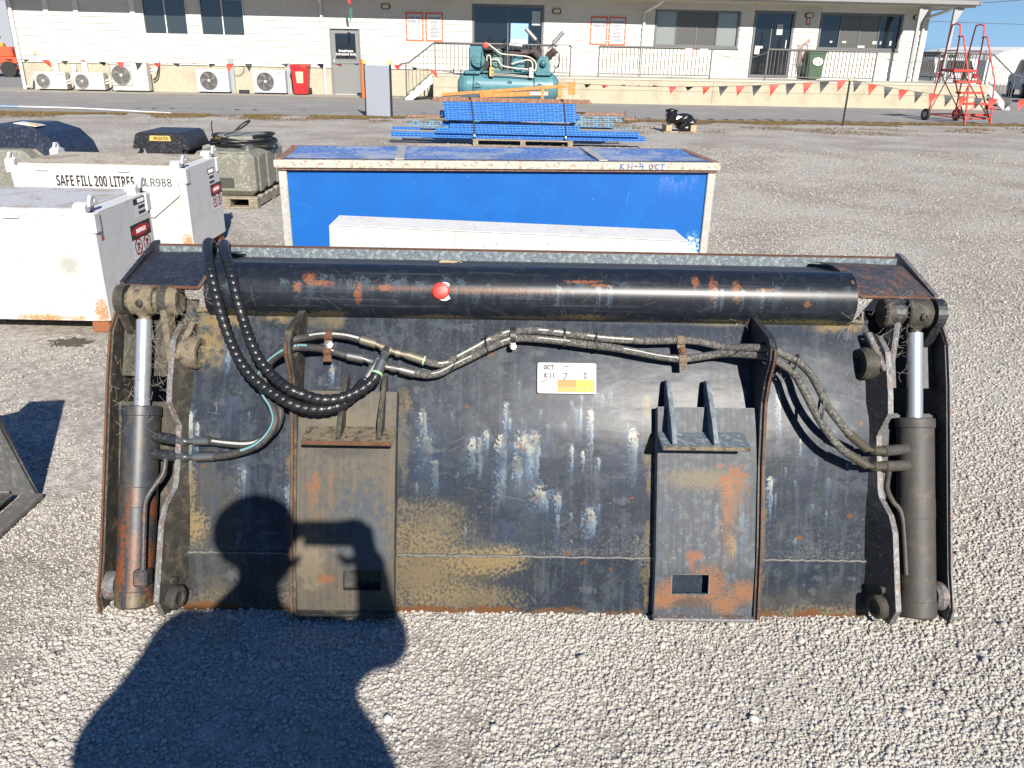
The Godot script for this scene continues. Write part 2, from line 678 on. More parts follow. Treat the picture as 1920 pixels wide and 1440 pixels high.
func stone_mesh(sd: int, detail: int) -> ArrayMesh:
	var s := SphereMesh.new()
	s.radius = 1.0
	s.height = 2.0
	s.radial_segments = 7 if detail else 5
	s.rings = 4 if detail else 2
	var a := s.get_mesh_arrays()
	var v: PackedVector3Array = a[Mesh.ARRAY_VERTEX]
	var f := FastNoiseLite.new()
	f.seed = sd
	f.frequency = 0.9
	for i in v.size():
		var p := v[i]
		var k := 1.0 + 0.42 * f.get_noise_3d(p.x, p.y, p.z)
		v[i] = Vector3(p.x * k, p.y * k * 0.72, p.z * k * 0.86)
	a[Mesh.ARRAY_VERTEX] = v
	var m := ArrayMesh.new()
	m.add_surface_from_arrays(Mesh.PRIMITIVE_TRIANGLES, a)
	var st := SurfaceTool.new()
	st.create_from(m, 0)
	st.generate_normals()
	return st.commit()

func scatter_stones() -> void:
	var m := StandardMaterial3D.new()
	m.resource_name = "pebble"
	m.vertex_color_use_as_albedo = true
	m.roughness = 0.9
	var rng := RandomNumberGenerator.new()
	rng.seed = 77
	var dens := FastNoiseLite.new()
	dens.seed = 4
	dens.frequency = 1.6
	dens.fractal_octaves = 3
	var xs := [[], [], [], []]
	var cs := [[], [], [], []]
	var z := -1.15
	while z > -15.0:
		var dz := 0.18 if z > -4.0 else 0.5
		var d := -z
		var half := 0.68 * d + 0.55
		var per := 32000.0 * exp(-(d - 1.3) * 0.78) + 1900.0 * exp(-(d - 1.3) * 0.17)
		var rmin := 0.0024 + 0.0006 * d
		var rmax := 0.0076 + 0.0006 * d
		for i in int(2.0 * half * dz * per):
			var x := rng.randf_range(-half, half)
			var zz := z - rng.randf() * dz
			if absf(x - 0.06) < 1.2 and zz < -2.12 and zz > -5.2:
				continue
			var dn := dens.get_noise_2d(x, zz) + (0.10 if x > 0.9 else -0.02)
			if rng.randf() > 0.80 + dn * 1.0 - clampf(-1.0 - x, 0.0, 1.0) * clampf(-1.8 - zz, 0.0, 1.0) * 0.45:
				continue
			var r: float = rmin + (rmax - rmin) * pow(rng.randf(), 2.2)
			if x < -1.25 and zz < -1.9:
				r *= 0.72
			if rng.randf() < 0.004:
				r *= 2.0
			var b := Basis.from_euler(Vector3(rng.randf_range(-0.5, 0.5), rng.randf() * TAU, rng.randf_range(-0.5, 0.5))).scaled_local(Vector3(r, r * rng.randf_range(0.75, 1.15), r))
			var q := rng.randi() % 4
			xs[q].append(Transform3D(b, Vector3(x, r * rng.randf_range(-0.15, 0.4), zz)))
			var k := lerpf(0.355, 0.30, clampf((d - 2.0) / 6.0, 0.0, 1.0)) * rng.randf_range(0.8, 1.17)
			var wm := rng.randf_range(-0.03, 0.045)
			cs[q].append(Color(k * (1.055 + wm), k, k * (0.91 - wm)))
		z -= dz
	for q in 4:
		var mm := MultiMesh.new()
		mm.transform_format = MultiMesh.TRANSFORM_3D
		mm.use_colors = true
		mm.mesh = stone_mesh(30 + q, 1 if q < 2 else 0)
		mm.instance_count = xs[q].size()
		for i in xs[q].size():
			mm.set_instance_transform(i, xs[q][i])
			mm.set_instance_color(i, cs[q][i])
		var o := MultiMeshInstance3D.new()
		o.name = "gravel_stones"
		o.multimesh = mm
		o.material_override = m
		add_child(o, true)
		o.set_meta("kind", "stuff")
		o.set_meta("label", "loose grey pebbles lying all over the gravel yard")

func scatter_grass() -> void:
	var mb := MB.new()
	for k in 3:
		var a := TAU * k / 3.0
		var d := Vector3(cos(a), 0, sin(a))
		var s := Vector3(-d.z, 0, d.x) * 0.1
		mb.tri(-s, s, d * 0.55 + Vector3.UP, Vector3.UP, Vector3.UP, Vector3.UP)
	var mesh := mb.mesh()
	var m := StandardMaterial3D.new()
	m.resource_name = "dry_grass"
	m.vertex_color_use_as_albedo = true
	m.roughness = 0.9
	var rng := RandomNumberGenerator.new()
	rng.seed = 12
	var f := FastNoiseLite.new()
	f.seed = 9
	f.frequency = 0.45
	f.fractal_octaves = 3
	var xs := []
	var cs := []
	for i in 90000:
		var x := rng.randf_range(-13, 22)
		var edge := -20.47 - 0.1 * x
		var off := absf(rng.randfn(0.0, 0.55))
		if x > 1.5 and rng.randf() < 0.35:
			off = rng.randf_range(0.2, 3.2)
		var z := edge + off
		var dn := f.get_noise_2d(x, z * 1.6)
		var want := 0.16 + (0.25 if x > 2.0 else 0.0) if off < 0.5 else -0.06
		if dn + want < 0.05:
			continue
		var h := rng.randf_range(0.02, 0.05)
		xs.append(Transform3D(Basis.from_euler(Vector3(rng.randf_range(-0.5, 0.5), rng.randf() * TAU, 0)).scaled_local(Vector3(h, h, h)), Vector3(x, 0.0, z)))
		var k := rng.randf_range(0.7, 1.2)
		cs.append(Color(0.36 * k, 0.25 * k, 0.11 * k) if rng.randf() < 0.8 else Color(0.16 * k, 0.15 * k, 0.05 * k))
	var mm := MultiMesh.new()
	mm.transform_format = MultiMesh.TRANSFORM_3D
	mm.use_colors = true
	mm.mesh = mesh
	mm.instance_count = xs.size()
	for i in xs.size():
		mm.set_instance_transform(i, xs[i])
		mm.set_instance_color(i, cs[i])
	var o := MultiMeshInstance3D.new()
	o.name = "dry_grass"
	o.multimesh = mm
	o.material_override = m
	add_child(o, true)
	o.set_meta("kind", "stuff")
	o.set_meta("label", "low dry brown grass and moss along the road edge")

# ------------------------------------------------------------------ the big loader bucket
const PROF := [Vector2(0.003, -0.03), Vector2(0.171, -0.075), Vector2(0.476, -0.198), Vector2(0.612, -0.268), Vector2(0.747, -0.349), Vector2(0.828, -0.407)]
const PLATE_L := 0.913
const PLATE_X := 1.045
const NAVY := Vector3(0.158, 0.178, 0.212)
const TAN := Vector3(0.44, 0.385, 0.285)
const RUST := Vector3(0.44, 0.245, 0.135)
const BLUEWEAR := Vector3(0.34, 0.41, 0.47)
const PALE := Vector3(0.56, 0.56, 0.52)

# point on the back plate's curve at arc length s: y, z and outward normal
func prof_at(s: float) -> Array:
	var acc := 0.0
	for i in PROF.size() - 1:
		var a: Vector2 = PROF[i]
		var b: Vector2 = PROF[i + 1]
		var l := a.distance_to(b)
		if s <= acc + l or i == PROF.size() - 2:
			var pa: Vector2 = PROF[maxi(i - 1, 0)] if i > 1 else a - (b - a)
			var pb: Vector2 = PROF[mini(i + 2, PROF.size() - 1)] if i < PROF.size() - 2 else b + (b - a)
			var t := (s - acc) / l
			var p := a.cubic_interpolate(b, pa, pb, clampf(t, 0, 1)) if i > 0 else a.lerp(b, t)
			var q := a.cubic_interpolate(b, pa, pb, clampf(t + 0.02, 0, 1.02)) if i > 0 else a.lerp(b, t + 0.02)
			var d := (q - p).normalized()
			return [p, Vector2(-d.y, d.x) if d.x < 0.0 else Vector2(-d.y, d.x)]
		acc += l
	return []

# a strip of the curve between two arc lengths, pushed out by off
func plate_strip(mb: MB, x0: float, x1: float, s0: float, s1: float, off: float, n := 12, u0 := 0.0, u1 := 1.0, v0 := 1.0, v1 := 0.0, edges := 0.0) -> void:
	for k in n:
		var P := []
		var N := []
		for t in [float(k) / n, float(k + 1) / n]:
			var q := prof_at(lerpf(s0, s1, t))
			var p: Vector2 = q[0]
			var m: Vector2 = q[1]
			P.append(p + m * off)
			N.append(V(0, m.x, m.y))
		var va := lerpf(v0, v1, float(k) / n)
		var vb := lerpf(v0, v1, float(k + 1) / n)
		var a := V(x0, P[0].x, P[0].y)
		var b := V(x1, P[0].x, P[0].y)
		var c := V(x1, P[1].x, P[1].y)
		var d := V(x0, P[1].x, P[1].y)
		mb.tri(a, b, c, N[0], N[0], N[1], Vector2(u0, va), Vector2(u1, va), Vector2(u1, vb))
		mb.tri(a, c, d, N[0], N[1], N[1], Vector2(u0, va), Vector2(u1, vb), Vector2(u0, vb))
		if edges > 0.0:
			for e in 2:
				var x := x0 if e == 0 else x1
				var o := Vector3.LEFT if e == 0 else Vector3.RIGHT
				var uu := u0 if e == 0 else u1
				var ba := V(x, P[0].x, P[0].y)
				var bb := V(x, P[1].x, P[1].y)
				mb.quad(ba, bb, bb - N[1] * edges, ba - N[0] * edges, o, Vector2(uu, va), Vector2(uu, vb), Vector2(uu, vb), Vector2(uu, va))
	if edges > 0.0:
		for e in 2:
			var q := prof_at(s0 if e == 0 else s1)
			var p: Vector2 = q[0] + q[1] * off
			var r: Vector2 = q[0] + q[1] * (off - edges)
			var vv := v0 if e == 0 else v1
			mb.quad(V(x0, p.x, p.y), V(x1, p.x, p.y), V(x1, r.x, r.y), V(x0, r.x, r.y), V(0, -1 if e == 0 else 1, 0), Vector2(u0, vv), Vector2(u1, vv), Vector2(u1, vv), Vector2(u0, vv))

func plate_texture() -> ImageTexture:
	var W := 1400
	var H := 612
	var cv := Canvas.new(W, H, NAVY, 101)
	var fine := Canvas.field(W, H, 1, 0.11, 4)
	var big := Canvas.field(W, H, 2, 0.012, 5)
	var mid := Canvas.field(W, H, 3, 0.035, 4)
	var vert := Canvas.field(W, H, 4, 0.06, 4, 1.0, 0.05)
	cv.cover(big, V(0.235, 0.256, 0.28), 105.0, 190.0, 0.8)
	cv.cover(vert, V(0.255, 0.28, 0.315), 130.0, 195.0, 0.55)
	cv.cover(mid, V(0.145, 0.16, 0.19), 140.0, 185.0, 0.7)
	cv.cover(fine, V(0.32, 0.335, 0.35), 158.0, 215.0, 0.42)
	var k := W / 2.09
	var rows := func(s: float) -> float: return (1.0 - s / PLATE_L) * H
	# dust under the pipe weld
	cv.specks(900, 0.6, 1.5, V(0.36, 0.36, 0.34), 0.4, 0, 12, W, 90, 4.0)
	for d in [[-0.637, 0.888, 0.10, 0.045], [-0.768, 0.893, 0.07, 0.03], [-0.948, 0.885, 0.13, 0.05], [0.56, 0.9, 0.16, 0.02], [0.95, 0.895, 0.14, 0.035], [-0.98, 0.80, 0.08, 0.11]]:
		cv.blob((d[0] + PLATE_X) * k, rows.call(d[1]), d[2] * k, d[3] * k, TAN, 0.95, mid)
	# the strip above the weld seam is splattered with pale mud
	for i in 3:
		cv.specks(2600, 0.5, 1.5, V(0.5, 0.49, 0.44), 0.55, 0, rows.call(0.20 + 0.035 * i), W, rows.call(0.174), 1.8)
	cv.specks(1500, 0.5, 1.3, V(0.42, 0.41, 0.37), 0.45, 0, rows.call(0.30), W, rows.call(0.174), 2.2)
	cv.specks(4200, 0.5, 1.3, V(0.55, 0.56, 0.55), 0.55)
	cv.specks(420, 0.6, 2.4, V(0.55, 0.58, 0.58), 0.7)
	cv.specks(160, 0.8, 3.2, V(0.36, 0.27, 0.2), 0.6)
	# paint runs and rusted chips: x, top, bottom, width
	var runs := [[-0.328, 0.602, 0.392, 0.023], [-0.317, 0.513, 0.401, 0.042], [-0.289, 0.449, 0.336, 0.023], [-0.177, 0.519, 0.403, 0.019], [-0.153, 0.519, 0.395, 0.019], [-0.134, 0.540, 0.468, 0.016], [-0.088, 0.520, 0.307, 0.032], [-0.077, 0.633, 0.517, 0.013], [-0.065, 0.582, 0.541, 0.010], [-0.043, 0.514, 0.453, 0.016], [-0.016, 0.526, 0.356, 0.048], [0.013, 0.530, 0.373, 0.032], [-0.039, 0.461, 0.356, 0.029], [0.084, 0.350, 0.301, 0.023], [0.125, 0.507, 0.407, 0.011], [0.153, 0.670, 0.585, 0.008], [0.150, 0.631, 0.521, 0.010], [0.181, 0.613, 0.448, 0.018], [0.159, 0.488, 0.424, 0.011], [0.207, 0.465, 0.424, 0.010], [0.215, 0.667, 0.627, 0.013], [0.311, 0.544, 0.361, 0.026], [0.185, 0.303, 0.230, 0.036], [0.754, 0.684, 0.497, 0.015], [0.729, 0.408, 0.278, 0.016], [0.820, 0.531, 0.482, 0.008], [-0.867, 0.425, 0.296, 0.019], [-0.730, 0.362, 0.258, 0.016], [-1.030, 0.583, 0.229, 0.02], [-1.006, 0.551, 0.390, 0.010], [0.030, 0.357, 0.301, 0.055], [-0.609, 0.736, 0.687, 0.016], [-0.925, 0.814, 0.715, 0.016]]
	for r in runs:
		var x: float = (r[0] + PLATE_X) * k
		var y0: float = rows.call(r[1])
		var y1: float = rows.call(r[2])
		var wd: float = r[3] * k
		cv.run(x, y0, y1 + 26, wd * 2.3, V(0.27, 0.33, 0.40), V(0.18, 0.23, 0.31), 0.85, mid)
		cv.run(x, y0, y1 + 8, wd * 1.25, V(0.60, 0.58, 0.52), V(0.40, 0.47, 0.52), 1.0, fine)
		cv.run(x + wd * 0.3, y0 + 4, y1 + 4, wd * 0.5, PALE, V(0.46, 0.52, 0.55), 0.9, mid)
		cv.specks(2 + int(wd * 0.12), 1.2, 1.6 + wd * 0.14, RUST, 0.85, x - wd * 0.4, y0, x + wd * 0.4, y0 + (y1 - y0) * 0.35, 1.4)
	for i in 30:
		cv.blob(cv.rng.randf_range(0, W), cv.rng.randf_range(0, H), cv.rng.randf_range(40, 130), cv.rng.randf_range(30, 90), V(0.145, 0.18, 0.235), 0.45, mid, 0.8)
	for i in 85:
		var x := cv.rng.randf_range(0, W)
		var y := cv.rng.randf_range(H * 0.2, H * 0.78)
		cv.run(x, y, y + cv.rng.randf_range(18, 90), cv.rng.randf_range(3, 13), V(0.42, 0.47, 0.50), V(0.22, 0.29, 0.38), 0.8, fine)
	# dust gathered along the welds of the mounts and lugs
	for x in [-0.72, -0.385, 0.36, 0.705]:
		for i in 16:
			cv.blob((x + PLATE_X) * k + cv.rng.randf_range(-8, 8), rows.call(cv.rng.randf_range(0.02, 0.66)), cv.rng.randf_range(6, 16), cv.rng.randf_range(14, 44), V(0.36, 0.325, 0.25), 0.7, fine)
	# broad pale scuffs and dusty columns
	for i in 46:
		var x := cv.rng.randf_range(0, W)
		var y := cv.rng.randf_range(40, H * 0.6)
		cv.run(x, y, y + cv.rng.randf_range(60, 230), cv.rng.randf_range(14, 70), V(0.27, 0.29, 0.315), V(0.22, 0.25, 0.29), 0.5, mid)
	for i in 60:
		cv.blob(cv.rng.randf_range(0, W), cv.rng.randf_range(0, H), cv.rng.randf_range(8, 34), cv.rng.randf_range(5, 16), V(0.33, 0.34, 0.345), 0.55, fine)
	for i in 26:
		cv.blob(cv.rng.randf_range(0, W), cv.rng.randf_range(H * 0.1, H * 0.95), cv.rng.randf_range(3, 9), cv.rng.randf_range(3, 9), RUST, 0.8, fine)
	for d in [[-0.34, 0.16, 0.30, 0.26, 0.4], [-0.2, 0.12, 0.3, 0.14, 0.4], [-0.97, 0.25, 0.16, 0.3, 0.45], [-0.7, 0.06, 0.4, 0.12, 0.35], [0.85, 0.04, 0.4, 0.09, 0.35]]:
		cv.blob((d[0] + PLATE_X) * k, rows.call(d[1]), d[2] * k, d[3] * k, V(0.33, 0.30, 0.245), d[4], big, 0.5)
	# faint blue rubbed columns
	for r in [[-0.9, 0.62, 0.10], [-0.86, 0.45, 0.05], [0.26, 0.5, 0.06], [0.84, 0.52, 0.08], [-0.72, 0.4, 0.05], [-0.05, 0.25, 0.10], [-0.95, 0.33, 0.06]]:
		cv.run((r[0] + PLATE_X) * k, rows.call(r[1]), rows.call(r[1] - 0.26), r[2] * k, V(0.21, 0.25, 0.32), V(0.17, 0.2, 0.26), 0.55, mid)
	# tan caked mud
	for d in [[-1.02, 0.25, 0.075, 0.07, 1.0], [-1.03, 0.36, 0.035, 0.1, 0.8], [-0.14, 0.155, 0.16, 0.055, 0.95], [-0.07, 0.17, 0.09, 0.05, 0.95], [-0.33, 0.13, 0.2, 0.17, 0.62], [-0.3, 0.26, 0.16, 0.1, 0.5], [-0.18, 0.05, 0.24, 0.06, 0.6], [-0.98, 0.02, 0.2, 0.06, 0.5], [0.92, 0.01, 0.3, 0.045, 0.7], [0.1, 0.0, 0.5, 0.03, 0.5], [-0.66, 0.02, 0.2, 0.07, 0.5]]:
		cv.blob((d[0] + PLATE_X) * k, rows.call(d[1]), d[2] * k, d[3] * k, TAN, d[4], fine, 1.4)
	for i in 60:
		cv.blob(cv.rng.randf_range(0, W), rows.call(cv.rng.randf_range(0.0, 0.022)), cv.rng.randf_range(20, 60), cv.rng.randf_range(6, 14), V(0.36, 0.24, 0.155), 0.75, mid)
	cv.scratches(260, 6, 40, V(0.4, 0.4, 0.38), 0.35)
	cv.scratches(90, 10, 60, V(0.46, 0.44, 0.38), 0.4, 0.0, 0.5)
	return cv.tex()

func mount_texture(left: bool) -> ImageTexture:
	var W := 300
	var H := 640
	var base := V(0.265, 0.243, 0.20) if left else V(0.21, 0.225, 0.25)
	var cv := Canvas.new(W, H, base, 202 if left else 203)
	var fine := Canvas.field(W, H, 21, 0.12, 4)
	var mid := Canvas.field(W, H, 22, 0.03, 5)
	var vert := Canvas.field(W, H, 23, 0.06, 4, 1.0, 0.05)
	if left:
		cv.cover(mid, V(0.20, 0.20, 0.195), 122.0, 175.0, 0.7)
		cv.cover(vert, V(0.32, 0.285, 0.225), 132.0, 190.0, 0.6)
		cv.blob(190, 400, 120, 190, V(0.17, 0.20, 0.24), 0.95, mid)
		cv.blob(225, 470, 80, 120, V(0.20, 0.24, 0.28), 0.8, fine)
		cv.run(52, 250, 460, 40, RUST, V(0.36, 0.26, 0.18), 0.95, mid)
		cv.run(105, 250, 430, 12, RUST, V(0.36, 0.26, 0.18), 0.8, fine)
		cv.blob(40, 500, 70, 130, V(0.38, 0.34, 0.27), 0.8, mid)
		cv.blob(90, 540, 40, 20, RUST, 0.8, fine)
		cv.blob(150, 100, 150, 60, V(0.33, 0.3, 0.23), 0.8, mid)
		cv.blob(150, 170, 130, 40, V(0.13, 0.125, 0.12), 0.6, fine)
		cv.specks(90, 1.0, 3.0, V(0.5, 0.47, 0.38), 0.7, 120, 330, 290, 480)
	else:
		cv.cover(mid, V(0.30, 0.33, 0.355), 120.0, 175.0, 0.75)
		cv.cover(vert, V(0.16, 0.18, 0.22), 130.0, 185.0, 0.7)
		cv.blob(150, 225, 190, 50, V(0.36, 0.325, 0.255), 0.95, fine)
		cv.run(228, 205, 440, 105, RUST, V(0.40, 0.30, 0.21), 1.0, mid)
		cv.run(215, 230, 500, 36, V(0.48, 0.3, 0.15), RUST, 0.95, fine)
		cv.run(180, 300, 420, 12, BLUEWEAR, BLUEWEAR, 0.9, fine)
		cv.run(262, 330, 560, 30, BLUEWEAR, V(0.25, 0.3, 0.36), 0.8, mid)
		cv.run(232, 395, 480, 30, V(0.42, 0.36, 0.24), V(0.55, 0.42, 0.2), 0.9, fine)
		cv.blob(115, 450, 40, 22, RUST, 0.95, fine)
		cv.run(110, 455, 560, 20, RUST, RUST, 0.9, mid)
		for d in [[60, 560, 90, 60], [160, 540, 80, 90], [270, 560, 60, 55], [20, 590, 60, 40], [215, 600, 60, 50]]:
			cv.blob(d[0], d[1], d[2], d[3], V(0.45, 0.29, 0.17), 0.95, fine)
		cv.blob(110, 595, 80, 25, V(0.26, 0.2, 0.16), 0.9, mid)
		for r in [[50, 330, 420], [30, 300, 420], [90, 280, 330], [165, 350, 520], [10, 420, 540]]:
			cv.run(r[0], r[1], r[2], 26, V(0.16, 0.21, 0.30), V(0.15, 0.19, 0.27), 0.7, mid)
		cv.specks(40, 1.0, 3.2, PALE, 0.9, 20, 280, 200, 480, 1.6)
	cv.specks(600, 0.5, 1.3, V(0.5, 0.49, 0.45), 0.45)
	cv.scratches(120, 5, 26, V(0.46, 0.45, 0.4), 0.4)
	return cv.tex()

func pipe_texture() -> ImageTexture:
	var W := 1280
	var H := 200
	var cv := Canvas.new(W, H, V(0.10, 0.115, 0.145), 301)
	var fine := Canvas.field(W, H, 31, 0.11, 4)
	var mid := Canvas.field(W, H, 32, 0.03, 5)
	var vert := Canvas.field(W, H, 33, 0.05, 4, 1.0, 0.08)
	# v runs over the visible half turn: 0 at the top flat, 1 at the weld below
	cv.cover(mid, V(0.14, 0.155, 0.18), 130.0, 190.0, 0.7)
	for i in 46:
		var x := cv.rng.randf_range(10, 480) if i < 30 else cv.rng.randf_range(480, 1270)
		var y := cv.rng.randf_range(70, 100)
		cv.run(x, y, y + cv.rng.randf_range(30, 62), cv.rng.randf_range(8, 30), V(0.26, 0.32, 0.36), V(0.19, 0.23, 0.28), 0.75, fine)
	for i in 34:
		var x := cv.rng.randf_range(440, 730)
		cv.run(x, 100, 100 + cv.rng.randf_range(18, 46), cv.rng.randf_range(4, 12), V(0.36, 0.40, 0.41), V(0.2, 0.24, 0.28), 0.7, fine)
	for i in 40:
		var yy := cv.rng.randf_range(20, 150)
		var xx := cv.rng.randf_range(0, 1100)
		cv.line(xx, yy, xx + cv.rng.randf_range(40, 260), yy + cv.rng.randf_range(-2, 2), cv.rng.randf_range(1.0, 4.0), V(0.26, 0.29, 0.32), cv.rng.randf_range(0.15, 0.5))
	cv.blob(560, 101, 190, 11, V(0.37, 0.235, 0.16), 0.95, fine, 1.5)
	cv.blob(380, 100, 90, 10, V(0.35, 0.23, 0.16), 0.8, fine, 1.5)
	for d in [[205, 78, 14, 16], [228, 90, 26, 8], [182, 100, 8, 14], [300, 112, 8, 26], [352, 97, 12, 10], [740, 75, 40, 5], [995, 88, 9, 30], [1040, 92, 9, 28], [960, 70, 8, 20], [770, 84, 26, 4], [1100, 88, 20, 4], [1180, 120, 8, 8]]:
		cv.blob(d[0], d[1], d[2] * 1.4, d[3] * 1.4, V(0.46, 0.28, 0.19), 0.95, fine, 1.0)
	for x in [1000, 1012, 1052, 1092, 770, 792, 690]:
		cv.run(x, 88, 150, 12, PALE, BLUEWEAR, 0.7, fine)
	for i in 26:
		cv.blob(cv.rng.randf_range(0, W), cv.rng.randf_range(168, 198), cv.rng.randf_range(30, 110), cv.rng.randf_range(8, 20), V(0.33, 0.29, 0.21), 0.7, fine)
	cv.blob(1180, 180, 140, 26, V(0.38, 0.34, 0.2), 0.8, fine)
	cv.specks(500, 0.6, 1.6, V(0.5, 0.5, 0.48), 0.5)
	cv.specks(90, 1.0, 3.4, V(0.45, 0.38, 0.32), 0.7)
	cv.scratches(150, 8, 50, V(0.45, 0.44, 0.41), 0.4)
	return cv.tex()

func side_plate(poly: Array, x: float, th: float) -> MB:
	# poly in (z, y); plate stands across x
	var p := PackedVector2Array()
	for q in poly:
		p.append(Vector2(q[1], q[0]))
	var mb := MB.new()
	mb.prism(p, Transform3D(Basis(Vector3(0, 0, 1), Vector3(0, 1, 0), Vector3(-1, 0, 0)), V(x + th * 0.5, 0, 0)), th)
	return mb

func sleeve_mesh(pts: Array, r: float, pitch: float) -> MB:
	var mb := MB.new()
	var p := smooth(pts, 10)
	# even spacing
	var e := [p[0]]
	var step := pitch / 8.0
	var carry := 0.0
	for i in range(1, p.size()):
		var a: Vector3 = p[i - 1]
		var b: Vector3 = p[i]
		var l := a.distance_to(b)
		var t := step - carry
		while t < l:
			e.append(a.lerp(b, t / l))
			t += step
		carry = l - (t - step)
	var seg := 16
	var x := Vector3.RIGHT
	var rows := []
	for k in e.size():
		var t: Vector3 = (e[mini(k + 1, e.size() - 1)] - e[maxi(k - 1, 0)]).normalized()
		x = (x - t * x.dot(t)).normalized()
		var y := t.cross(x)
		var row := PackedVector3Array()
		var nrm := PackedVector3Array()
		for i in seg:
			var a := TAU * i / seg
			var ph := fposmod(k / 8.0 + a / TAU * 1.0, 1.0)
			var bulge := pow(sin(PI * clampf(ph * 1.12 - 0.06, 0.0, 1.0)), 0.45)
			var slope := cos(PI * ph) * (0.55 if absf(ph - 0.5) > 0.3 else 0.16)
			var d := x * cos(a) + y * sin(a)
			row.append(e[k] + d * (r - 0.0032 + 0.0032 * bulge))
			nrm.append((d - t * slope).normalized())
		rows.append([row, nrm])
	for k in rows.size() - 1:
		var A: Array = rows[k]
		var B: Array = rows[k + 1]
		for i in seg:
			var j := (i + 1) % seg
			mb.tri(A[0][i], A[0][j], B[0][j], A[1][i], A[1][j], B[1][j])
			mb.tri(A[0][i], B[0][j], B[0][i], A[1][i], B[1][j], B[1][i])
	return mb

# a printed stripe lying on a hose between two fractions of its length
func stripe(mb: MB, p: Array, r: float, f0: float, f1: float, side: Vector3, wd: float) -> void:
	var i0 := int(f0 * (p.size() - 1))
	var i1 := maxi(i0 + 2, int(f1 * (p.size() - 1)))
	for i in range(i0, mini(i1, p.size() - 1)):
		var a: Vector3 = p[i]
		var b: Vector3 = p[i + 1]
		var t := (b - a).normalized()
		var s := (side - t * side.dot(t)).normalized()
		var w := t.cross(s)
		var q := s * (r + 0.0007)
		var e := (s * 0.86 + w * 0.5).normalized() * (r + 0.0007)
		var g := (s * 0.86 - w * 0.5).normalized() * (r + 0.0007)
		var k := wd / (r * 0.5)
		e = q.lerp(e, k)
		g = q.lerp(g, k)
		mb.tri(a + e, a + q, b + q, e, q, q)
		mb.tri(a + e, b + q, b + e, e, q, e)
		mb.tri(a + q, a + g, b + g, q, g, g)
		mb.tri(a + q, b + g, b + q, q, g, q)

func fitting(parent: Node, called: String, pts: Array, radii: Array, m: Material, seg := 10) -> void:
	var mb := MB.new()
	for i in pts.size() - 1:
		mb.cyl(pts[i], pts[i + 1], radii[i], seg)
	part(called, mb, m, parent)

func tie(parent: Node, c: Vector3, along: Vector3, ra: float, rb: float, m: Material) -> void:
	var mb := MB.new()
	var t := along.normalized()
	var y := Vector3(0, 0.85, 0.52)
	y = (y - t * y.dot(t)).normalized()
	var z := t.cross(y)
	var pts := []
	for i in 17:
		var a := TAU * i / 16
		pts.append(c + y * cos(a) * ra + z * sin(a) * rb)
	for i in 16:
		mb.bar(pts[i], pts[i + 1], 0.002, 0.007, (pts[i] - c).cross(t) if false else t)
	mb.box(c + y * (ra + 0.003), V(0.009, 0.008, 0.009), Basis(t, y, z), 0.001)
	part("cable_tie", mb, m, parent)

